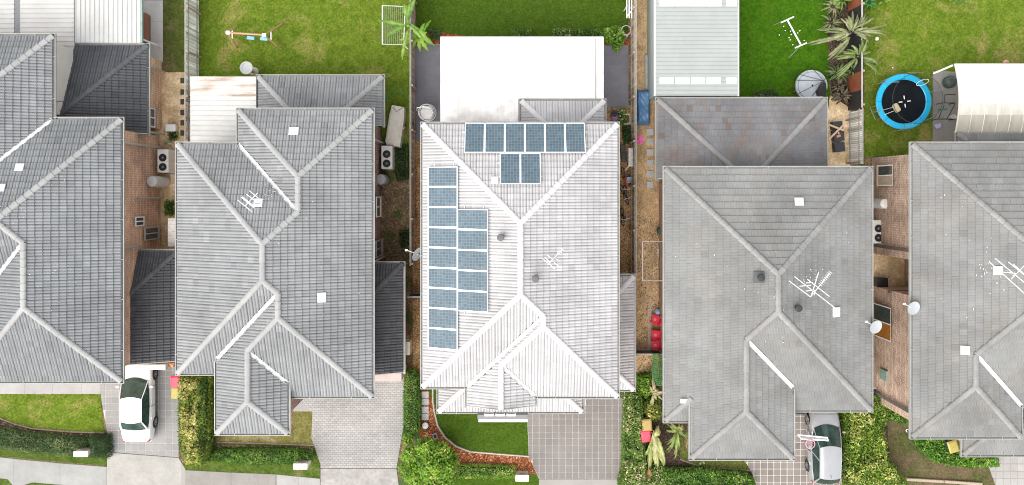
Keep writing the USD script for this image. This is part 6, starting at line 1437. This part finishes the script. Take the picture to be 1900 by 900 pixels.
V_dull = leafmat('dull_hedge_leaves', [(0, (.0362, .0798, .0203)), (.5, (.0870, .1595, .0435)), (.85, (.1595, .2320, .0798)), (1, (.3480, .3190, .1740))])
V_dark = leafmat('dark_shrub_leaves', [(0, (.015, .04, .01)), (.5, (.035, .085, .02)), (1, (.09, .16, .05))])
V_brown = leafmat('dry_bromeliad_leaves', [(0, (.03, .022, .015)), (.5, (.09, .065, .045)), (.85, (.2, .17, .11)), (1, (.34, .29, .2))])
V_big = leafmat('banana_leaves', [(0, (.05, .15, .015)), (.5, (.12, .26, .03)), (1, (.28, .40, .09))])
V_pale = leafmat('pale_strelitzia_leaves', [(0, (.0576, .0864, .0252)), (.4, (.1440, .1800, .0648)), (.75, (.2592, .2736, .1368)), (1, (.4032, .3888, .2448))])

def leaves(p, nrm, size, rng, aspect=.45, tones=None):
    """Pointed folded leaves at points p, facing roughly nrm."""
    n = len(p); a = rng.random(n) * 6.283; tilt = rng.normal(0, .55, (n, 3)); N = nrm + tilt; N /= np.linalg.norm(N, axis=1, keepdims=True)
    ref = np.stack([np.cos(a), np.sin(a), np.zeros(n)], 1); D = ref - N * (ref * N).sum(1, keepdims=True); D /= np.linalg.norm(D, axis=1, keepdims=True) + 1e-9; S = np.cross(N, D)
    l = (size * (.6 + .8 * rng.random(n)))[:, None]; w = l * aspect
    v = np.stack([p - D * l * .5, p + S * w * .5 + N * w * .18, p + D * l * .5 - N * l * .12, p - S * w * .5 + N * w * .18], 1).reshape(-1, 3)
    i = np.arange(n)[:, None] * 4; f = np.concatenate([i + [0, 2, 1], i + [0, 3, 2]]) if False else np.concatenate([i + np.array([0, 1, 2]), i + np.array([0, 2, 3])])
    tn = rng.random(n) if tones is None else tones
    return v, f, np.repeat(np.clip(tn, 0, 1), 4)

def hedge(label, pts, h, m, size=.10, dens=420, seed=1, name='hedge', catg='hedge', group=None, zref=None, lump=.25, bias=None, corez=.50, spill=.06):
    """A hedge whose outline at height zref is given in photo pixels: leaf shell round a dark twiggy core."""
    r = np.random.default_rng(seed); zr = h * .9 if zref is None else zref
    g = poly(pts, zr); t = Thing(name, label, catg, (g.centroid.x, g.centroid.y, 0), group)
    core = g.buffer(-min(.14, math.sqrt(g.area) * .12), join_style=2)
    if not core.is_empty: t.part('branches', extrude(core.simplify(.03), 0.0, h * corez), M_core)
    n = int(g.area * dens * 1.25); q = sample(g.buffer(spill), n, r)
    dist = shapely.distance(shapely.points(q), g.boundary); ins = shapely.contains_xy(g, q[:, 0], q[:, 1]); dist = np.where(ins, dist, -dist)
    lum = fbm(np.column_stack([q * 1.6, np.zeros(n)]), 3, seed); lum = (lum - lum.mean()) / (lum.std() + 1e-9)
    top = h * np.clip(1 + lump * .35 * lum, .8, 1.35) * np.clip(.62 + dist / .35, .3, 1)
    z = top * (1 - .35 * r.random(n) ** 2.2) + r.normal(0, .02, n)
    gx = np.stack([r.normal(0, .2, n), r.normal(0, .2, n), np.ones(n)], 1)
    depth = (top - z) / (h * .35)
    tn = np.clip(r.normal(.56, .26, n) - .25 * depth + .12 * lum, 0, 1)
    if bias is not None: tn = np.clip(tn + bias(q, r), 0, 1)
    t.part('foliage', leaves(np.column_stack([q, z]), gx, size, r, tones=tn), m, kind='stuff')
    # leaves down the sides
    b = g.boundary; k = int(b.length * h * dens * .45); s = r.random(k) * b.length; q2 = shapely.get_coordinates(shapely.line_interpolate_point(b, s)); zz = h * .9 * r.random(k)
    c0 = np.array([g.centroid.x, g.centroid.y]); out = q2 - c0; out /= np.linalg.norm(out, axis=1, keepdims=True) + 1e-9
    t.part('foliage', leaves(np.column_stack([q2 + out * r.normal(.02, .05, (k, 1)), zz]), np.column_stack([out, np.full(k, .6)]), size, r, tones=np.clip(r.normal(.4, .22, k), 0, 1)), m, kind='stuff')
    return t
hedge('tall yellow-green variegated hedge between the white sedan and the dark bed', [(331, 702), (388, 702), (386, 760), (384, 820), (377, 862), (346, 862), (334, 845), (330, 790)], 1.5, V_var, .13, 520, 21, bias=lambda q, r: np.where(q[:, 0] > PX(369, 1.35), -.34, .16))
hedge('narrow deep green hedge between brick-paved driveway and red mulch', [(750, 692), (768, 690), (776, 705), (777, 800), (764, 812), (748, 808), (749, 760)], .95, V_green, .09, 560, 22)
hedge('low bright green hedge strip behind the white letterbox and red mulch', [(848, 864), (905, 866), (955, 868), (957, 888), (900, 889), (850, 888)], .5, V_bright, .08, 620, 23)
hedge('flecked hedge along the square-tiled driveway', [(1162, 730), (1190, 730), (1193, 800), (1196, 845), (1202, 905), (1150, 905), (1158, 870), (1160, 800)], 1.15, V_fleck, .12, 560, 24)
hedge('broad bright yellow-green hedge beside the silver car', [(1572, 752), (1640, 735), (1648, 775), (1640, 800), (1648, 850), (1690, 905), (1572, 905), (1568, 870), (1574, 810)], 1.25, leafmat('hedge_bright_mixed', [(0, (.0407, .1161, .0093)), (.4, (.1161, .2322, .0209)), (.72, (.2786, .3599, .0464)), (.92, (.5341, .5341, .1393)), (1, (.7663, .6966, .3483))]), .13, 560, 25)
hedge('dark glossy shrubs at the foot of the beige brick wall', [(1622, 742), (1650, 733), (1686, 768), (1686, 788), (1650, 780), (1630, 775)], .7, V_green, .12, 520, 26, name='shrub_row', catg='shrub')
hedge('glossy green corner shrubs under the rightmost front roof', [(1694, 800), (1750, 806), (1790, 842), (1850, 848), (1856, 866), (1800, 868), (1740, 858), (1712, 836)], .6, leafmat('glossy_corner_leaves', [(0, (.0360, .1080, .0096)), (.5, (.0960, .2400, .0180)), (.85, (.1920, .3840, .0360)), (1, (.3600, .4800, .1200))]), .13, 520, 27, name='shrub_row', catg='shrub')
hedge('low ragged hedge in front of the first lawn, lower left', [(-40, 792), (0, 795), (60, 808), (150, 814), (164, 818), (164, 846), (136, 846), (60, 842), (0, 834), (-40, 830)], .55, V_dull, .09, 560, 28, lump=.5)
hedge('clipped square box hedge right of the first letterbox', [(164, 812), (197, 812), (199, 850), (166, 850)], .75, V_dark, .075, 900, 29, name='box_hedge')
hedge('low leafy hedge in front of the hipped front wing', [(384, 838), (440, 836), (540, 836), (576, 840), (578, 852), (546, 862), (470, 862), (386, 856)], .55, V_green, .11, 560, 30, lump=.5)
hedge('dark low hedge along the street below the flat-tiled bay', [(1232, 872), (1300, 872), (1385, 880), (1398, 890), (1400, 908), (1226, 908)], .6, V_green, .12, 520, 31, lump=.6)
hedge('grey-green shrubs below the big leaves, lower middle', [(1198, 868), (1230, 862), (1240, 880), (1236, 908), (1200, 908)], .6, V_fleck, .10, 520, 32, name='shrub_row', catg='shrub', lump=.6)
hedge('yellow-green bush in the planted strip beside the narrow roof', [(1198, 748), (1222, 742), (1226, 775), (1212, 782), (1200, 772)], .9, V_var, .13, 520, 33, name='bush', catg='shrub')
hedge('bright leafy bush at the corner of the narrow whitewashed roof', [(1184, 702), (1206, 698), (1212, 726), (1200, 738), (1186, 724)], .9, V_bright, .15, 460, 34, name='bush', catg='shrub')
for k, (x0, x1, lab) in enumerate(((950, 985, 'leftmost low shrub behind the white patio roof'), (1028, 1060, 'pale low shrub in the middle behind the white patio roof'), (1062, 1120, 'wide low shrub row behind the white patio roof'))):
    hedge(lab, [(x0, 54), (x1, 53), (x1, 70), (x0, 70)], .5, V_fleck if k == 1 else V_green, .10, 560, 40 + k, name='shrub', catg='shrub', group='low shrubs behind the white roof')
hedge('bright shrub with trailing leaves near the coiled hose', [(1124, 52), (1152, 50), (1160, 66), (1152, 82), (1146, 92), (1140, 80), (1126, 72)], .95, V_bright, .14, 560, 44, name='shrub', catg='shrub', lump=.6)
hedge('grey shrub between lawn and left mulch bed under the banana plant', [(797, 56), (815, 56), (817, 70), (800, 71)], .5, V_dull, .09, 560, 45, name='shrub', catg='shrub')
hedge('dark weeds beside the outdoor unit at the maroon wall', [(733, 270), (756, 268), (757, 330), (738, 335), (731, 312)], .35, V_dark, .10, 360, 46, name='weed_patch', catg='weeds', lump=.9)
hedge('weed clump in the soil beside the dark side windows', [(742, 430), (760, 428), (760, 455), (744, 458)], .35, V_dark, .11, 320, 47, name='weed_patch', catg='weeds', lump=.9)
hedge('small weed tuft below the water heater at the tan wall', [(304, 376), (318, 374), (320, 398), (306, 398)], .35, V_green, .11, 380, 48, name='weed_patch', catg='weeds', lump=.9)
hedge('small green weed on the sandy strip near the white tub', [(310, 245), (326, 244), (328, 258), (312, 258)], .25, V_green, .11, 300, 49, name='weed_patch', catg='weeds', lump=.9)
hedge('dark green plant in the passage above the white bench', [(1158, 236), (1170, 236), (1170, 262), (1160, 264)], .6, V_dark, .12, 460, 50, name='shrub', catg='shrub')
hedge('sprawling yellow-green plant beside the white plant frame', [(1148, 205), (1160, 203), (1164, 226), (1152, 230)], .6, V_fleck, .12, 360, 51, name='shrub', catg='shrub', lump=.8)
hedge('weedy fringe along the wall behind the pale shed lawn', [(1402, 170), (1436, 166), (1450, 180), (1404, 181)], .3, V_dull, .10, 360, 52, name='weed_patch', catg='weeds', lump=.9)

def shrub_tree(label, blobs, m, seed, size=.17, name='leafy_shrub', catg='shrub', n=5200):
    """A rounded many-branched shrub: trunk, limbs and leaf clusters through the crown. blobs: px, py, z, radius."""
    r = np.random.default_rng(seed); B = [(P(x, y, z), rad) for x, y, z, rad in blobs]; c = np.mean([b for b, _ in B], 0); t = Thing(name, label, catg, (c[0], c[1], 0))
    t.part('trunk', tube([(c[0], c[1], 0), (c[0] + .05, c[1], .5), (c[0], c[1] + .05, .9)], [.11, .08, .06], 8), M_trunk)
    for b, rad in B: t.part('limb', tube([(c[0], c[1], .6), (c + b) / 2 + [0, 0, -.25], b], [.05, .035, .012], 6), M_trunk)
    ps, ns, tn = [], [], []
    vol = np.array([rad ** 2 for _, rad in B]); vol = vol / vol.sum()
    for (b, rad), w in zip(B, vol):
        k = int(n * w / 9); d = r.normal(0, 1, (k, 3)); d[:, 2] = np.abs(d[:, 2]) * .9 - .15; d /= np.linalg.norm(d, axis=1, keepdims=True)
        tips = b + d * (rad * (.55 + .5 * r.random((k, 1)))) * [1, 1, .75]
        for tip, dd in zip(tips, d):
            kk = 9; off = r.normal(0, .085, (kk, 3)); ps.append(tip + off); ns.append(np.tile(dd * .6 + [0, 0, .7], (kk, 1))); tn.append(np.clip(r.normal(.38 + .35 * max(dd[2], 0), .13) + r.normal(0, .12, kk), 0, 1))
    t.part('foliage', leaves(np.vstack(ps), np.vstack(ns), size, r, .42, np.concatenate(tn)), m, kind='stuff')
shrub_tree('big bright green leafy shrub at the foot of the brick-paved driveway', [(765, 845, 1.3, .5), (790, 832, 1.6, .55), (818, 838, 1.4, .5), (768, 880, 1.4, .55), (800, 868, 1.8, .65), (828, 868, 1.4, .5), (790, 900, 1.3, .6), (825, 898, 1.1, .5), (755, 868, 1.0, .35), (838, 852, 1.0, .35), (757, 815, .8, .25)], V_bright, 61, n=8600)
shrub_tree('leafy treetop at the top edge of the right-hand lawn', [(1782, -8, 1.2, .4), (1770, -14, 1.0, .4), (1795, -14, 1.1, .4)], V_fleck, 62, .12, 'small_tree', 'tree', 1500)

def big_leaf(base, tip, sag, width, seed, fold=.25, split=0.0):
    """A long arching leaf with a raised midrib."""
    r = np.random.default_rng(seed); base, tip = np.array(base, float), np.array(tip, float); n = 15; s = np.linspace(0, 1, n); mid = base + (tip - base) * s[:, None]; mid[:, 2] += sag * 4 * s * (1 - s)
    d = tip - base; d[2] = 0; d /= np.linalg.norm(d) + 1e-9; q = np.array([-d[1], d[0], 0]); w = width * .5 * np.sin(np.pi * np.clip(s * .93 + .05, 0, 1)) ** .6 * np.where(s < .12, .25, 1)
    w = w * (1 + r.normal(0, split, n)); L_ = mid + q * w[:, None] - np.array([0, 0, 1.0]) * (w * fold)[:, None]; R_ = mid - q * w[:, None] - np.array([0, 0, 1.0]) * (w * fold)[:, None]
    v = np.vstack([L_, mid, R_]); f = []
    for i in range(n - 1): f += [[i, n + i, n + i + 1], [i, n + i + 1, i + 1], [n + i, 2 * n + i, 2 * n + i + 1], [n + i, 2 * n + i + 1, n + i + 1]]
    tone = np.concatenate([np.full(n, .35), np.full(n, .85), np.full(n, .5)]) + r.normal(0, .14) + r.normal(0, .12, 3 * n)
    return v, np.array(f), np.clip(tone, 0, 1)
def leafy_plant(name, label, foot, lv, m, catg='plant', group=None, stem=.06, crown_z=1.0, cpx=None, seed=1, dead=None, extra=0, slim=1.0):
    """Large leaves one by one; lv: (tip px, tip py, tip z, base px, base py, width, sag)."""
    ft = P(*foot, 0); t = Thing(name, label, catg, ft, group); cp = P(*(cpx or foot), crown_z)
    t.part('stem', tube([ft, (ft + cp) / 2 + [.03, .02, 0], cp], [stem * 1.3, stem, stem * .7], 8), M_trunk if stem < .08 else mat('banana_stem', (.22, .26, .10), .7, .2, 6))
    rr = np.random.default_rng(seed + 500)
    for k, (tx, ty, tz, bx, by, w, sg) in enumerate(list(lv)):
        for q in range(extra): lv = lv + [(tx + rr.normal(0, 7), ty + rr.normal(0, 7), tz * (.75 + .3 * rr.random()), bx + rr.normal(0, 2), by + rr.normal(0, 2), w * (.55 + .4 * rr.random()), sg * (.7 + .6 * rr.random()))]
    for k, (tx, ty, tz, bx, by, w, sg) in enumerate(lv):
        w *= slim
        t.part('leaf', big_leaf(P(bx, by, crown_z), P(tx, ty, tz), sg, w, seed * 50 + k, split=.2), m if dead is None or k not in dead else V_brown)
    return t
leafy_plant('banana_plant', 'tall banana plant leaning over the paling fence', (768, 52), [(701, 38, 3.1, 756, 48, .30, .15), (746, 111, 2.6, 759, 52, .30, .35), (717, 67, 2.7, 752, 48, .46, .2), (771, -8, 3.2, 756, 40, .34, .1), (763, 2, 3.0, 755, 42, .42, .2), (786, 75, 2.9, 758, 45, .30, .2), (806, 85, 2.6, 760, 42, .36, .25), (755, 34, 3.3, 758, 48, .28, .1), (750, 8, 3.0, 756, 36, .40, .2)], V_big, 'banana plant', stem=.11, crown_z=2.9, cpx=(757, 47), seed=3, slim=.62)
leafy_plant('banana_plant', 'younger bright banana plant at the corner of the slate patio', (777, 68), [(800, 37, 1.5, 780, 66, .24, .2), (788, 43, 1.6, 778, 66, .24, .2), (742, 74, 1.5, 776, 70, .26, .2), (744, 62, 1.6, 776, 69, .26, .2), (763, 95, 1.2, 776, 70, .24, .25), (780, 96, 1.1, 777, 70, .26, .25), (794, 94, 1.1, 778, 70, .34, .3), (804, 83, 1.4, 779, 68, .26, .25), (792, 60, 1.5, 778, 68, .24, .2), (768, 57, 1.6, 777, 68, .22, .2)], leafmat('young_banana_leaves', [(0, (.08, .22, .01)), (.5, (.16, .36, .02)), (1, (.34, .50, .08))]), 'banana plant', stem=.08, crown_z=1.2, seed=4, slim=.72)
S1 = [(1573, 29, 1.9, 1578, 60, .40, .3), (1641, 58, 1.7, 1585, 60, .26, .3), (1608, 70, 1.9, 1582, 58, .24, .2), (1620, 68, 1.4, 1590, 62, .22, .2), (1540, 73, 1.7, 1574, 62, .40, .3), (1512, 78, 1.3, 1565, 68, .26, .3), (1537, 104, 1.3, 1576, 70, .30, .3), (1612, 52, 1.9, 1584, 57, .22, .2), (1545, 52, 1.8, 1574, 60, .22, .2), (1622, 32, 1.6, 1590, 52, .16, .3), (1606, 24, 1.6, 1588, 52, .16, .3), (1560, 34, 1.9, 1576, 58, .18, .2), (1590, 40, 2.1, 1580, 58, .20, .1), (1556, 88, 1.6, 1577, 68, .24, .3), (1530, 60, 1.5, 1570, 62, .18, .25)]
leafy_plant('strelitzia_clump', 'large pale-leaved clump over the dark fence, upper of two', (1574, 62), S1, V_pale, 'plant', 'large-leaved clumps at the fence', .07, 1.7, (1578, 62), 5, extra=2, slim=.60)
S2 = [(1631, 121, 1.5, 1596, 105, .34, .3), (1629, 138, 1.3, 1602, 112, .30, .3), (1607, 78, 2.0, 1596, 103, .22, .2), (1612, 95, 1.8, 1598, 104, .24, .2), (1552, 110, 1.6, 1588, 104, .30, .3), (1551, 147, 1.2, 1586, 108, .22, .35), (1580, 84, 1.9, 1592, 102, .30, .2), (1563, 96, 1.8, 1588, 103, .26, .2), (1600, 70, 1.9, 1594, 102, .20, .2), (1566, 130, 1.4, 1588, 107, .22, .3), (1616, 128, 1.2, 1599, 110, .18, .3)]
leafy_plant('strelitzia_clump', 'large pale-leaved clump over the dark fence, lower of two', (1580, 106), S2, leafmat('strelitzia_green', [(0, (.0432, .0936, .0144)), (.4, (.1008, .1728, .0288)), (.75, (.2016, .2520, .0792)), (1, (.3600, .3744, .2016))]), 'plant', 'large-leaved clumps at the fence', .07, 1.6, (1592, 105), 6, extra=2, slim=.60)
def strappy(label, foot, n, rad, m, seed, h=.5, name='strappy_plant', w=.07):
    r = np.random.default_rng(seed); lv = []
    for k in range(n):
        a = r.random() * 6.283; R_ = rad * (.55 + .6 * r.random()); lv.append((foot[0] + R_ * math.cos(a), foot[1] + R_ * math.sin(a), h * r.random() * .8, foot[0] + 3 * math.cos(a), foot[1] + 3 * math.sin(a), w * (.7 + .8 * r.random()), .12 + .2 * r.random()))
    return leafy_plant(name, label, foot, lv, m, 'plant', 'strappy plants in the dark bed', .05, h, None, seed)
strappy('grey-green strappy plant at the top of the dark bed', (1545, 12), 34, 26, V_pale, 71, .7); strappy('dark green strappy plant against the fence at the top edge', (1562, 0), 26, 24, V_green, 72, .9, w=.09)
strappy('thin-leaved strappy plant left of the large pale clump', (1542, 42), 22, 22, V_pale, 73, .5); strappy('brown and green strappy plant below the large clumps', (1553, 135), 30, 24, V_dull, 74, .6); strappy('dark dry bromeliad clump near the tiled corner', (1562, 178), 40, 20, V_brown, 75, .5, w=.09)
strappy('dark dry bromeliad clump beside the covered trampoline', (1556, 160), 30, 18, V_brown, 76, .5, w=.08); strappy('thin strappy plant beside the black fence panels', (1580, 130), 24, 18, V_dull, 77, .8)
strappy('bright glossy rosette at the top edge of the trampoline lawn', (1612, 4), 26, 16, leafmat('rosette_green', [(0, (.02, .14, .04)), (.5, (.06, .28, .06)), (1, (.16, .42, .12))]), 78, .5, 'rosette_plant', .12); strappy('smaller green rosette beside the glossy one at the top edge', (1638, 0), 18, 14, V_bright, 79, .4, 'rosette_plant', .10)
# fern frond and plants of the narrow garden
t = Thing('fern_palm', 'dark green palm frond with fine ribs beside the wall below the red chairs', 'palm', P(1222, 706, 0)); b0, b1 = P(1225, 716, .9), P(1219, 660, 1.5)
t.part('frond_rib', tube([P(1226, 720, .2), b0, (b0 + b1) / 2 + [-.05, 0, .2], b1], .018, 5), V_green, tone=.7)
for k in range(15):
    s = k / 14; c = b0 + (b1 - b0) * s + np.array([-.05 * math.sin(s * 3.1), 0, .2 * math.sin(s * 3.1)])
    for sd in (-1, 1): t.part('leaflet', big_leaf(c, c + np.array([sd * .34 * (1.1 - .6 * abs(s - .4)), .10, -.08]), .03, .10, 900 + 2 * k + sd), leafmat('frond_green', [(0, (.015, .09, .02)), (.5, (.03, .17, .04)), (1, (.09, .28, .08))]))
leafy_plant('broad_leaf_plant', 'broad leaning leaves with pale torn edges beside the bins', (1214, 800), [(1216, 862, .7, 1213, 800, .62, .3), (1229, 860, .8, 1220, 808, .44, .3), (1206, 868, .5, 1210, 820, .34, .2), (1222, 790, 1.1, 1214, 812, .40, .2), (1226, 800, 1.0, 1216, 806, .36, .2), (1200, 846, .6, 1211, 806, .30, .3)], leafmat('torn_leaf', [(0, (.10, .15, .03)), (.5, (.24, .30, .07)), (.85, (.40, .42, .16)), (1, (.58, .50, .32))]), 'plant', 'broad-leaved plants', .06, 1.2, None, 81, extra=2, slim=.5)
leafy_plant('broad_leaf_plant', 'dangling yellow-green leaves in front of the small corner hip', (1258, 800), [(1240, 840, .5, 1255, 800, .18, .3), (1252, 852, .4, 1256, 802, .20, .3), (1256, 830, .6, 1258, 800, .22, .3), (1268, 806, .8, 1258, 796, .30, .2), (1246, 798, .9, 1257, 797, .34, .2), (1260, 786, .9, 1258, 798, .36, .2), (1270, 792, .9, 1259, 797, .30, .2), (1248, 788, .9, 1257, 797, .30, .2), (1236, 826, .6, 1254, 800, .16, .3)], leafmat('dangling_leaf', [(0, (.05, .12, .02)), (.5, (.12, .22, .03)), (1, (.36, .38, .13))]), 'plant', 'broad-leaved plants', .05, .9, None, 82, extra=2, slim=.55)
leafy_plant('dry_leaf', 'withered orange leaf hanging beside the grey-green shrubs', (1206, 868), [(1206, 892, .3, 1204, 870, .20, .1), (1203, 884, .4, 1204, 868, .16, .1)], leafmat('orange_leaf', [(0, (.34, .15, .05)), (.5, (.58, .30, .12)), (1, (.7, .45, .22))]), 'plant', None, .02, .5, None, 83)
leafy_plant('spiky_plant', 'pale spiky leaves on the bare soil below the side gate', (1206, 690), [(1196, 684, .5, 1205, 690, .10, .1), (1212, 680, .5, 1206, 689, .10, .1), (1208, 700, .4, 1206, 691, .12, .1), (1195, 696, .4, 1204, 691, .10, .1), (1214, 696, .4, 1207, 690, .09, .1), (1202, 678, .5, 1205, 688, .09, .1)], V_pale, 'plant', None, .03, .4, None, 84)
leafy_plant('broad_leaf_plant', 'pale pink-edged foliage standing along the wall beside the fern', (1214, 730), [(1214, 708, .9, 1212, 728, .22, .1), (1218, 742, .8, 1213, 728, .24, .1), (1210, 750, .7, 1212, 730, .22, .1), (1222, 722, .9, 1214, 728, .2, .1), (1205, 716, .9, 1212, 728, .2, .1)], leafmat('pink_edge_leaf', [(0, (.12, .18, .05)), (.5, (.34, .32, .16)), (1, (.60, .46, .34))]), 'plant', 'broad-leaved plants', .04, .8, None, 85, extra=3, slim=.6)
leafy_plant('broad_leaf_plant', 'pale yellow flower-like leaf cluster on the grass below the bay', (1302, 856), [(1294, 852, .3, 1301, 855, .10, .05), (1298, 862, .3, 1302, 856, .12, .05), (1308, 860, .3, 1303, 856, .12, .05), (1306, 850, .3, 1302, 855, .10, .05)], V_pale, 'plant', None, .02, .2, None, 86)
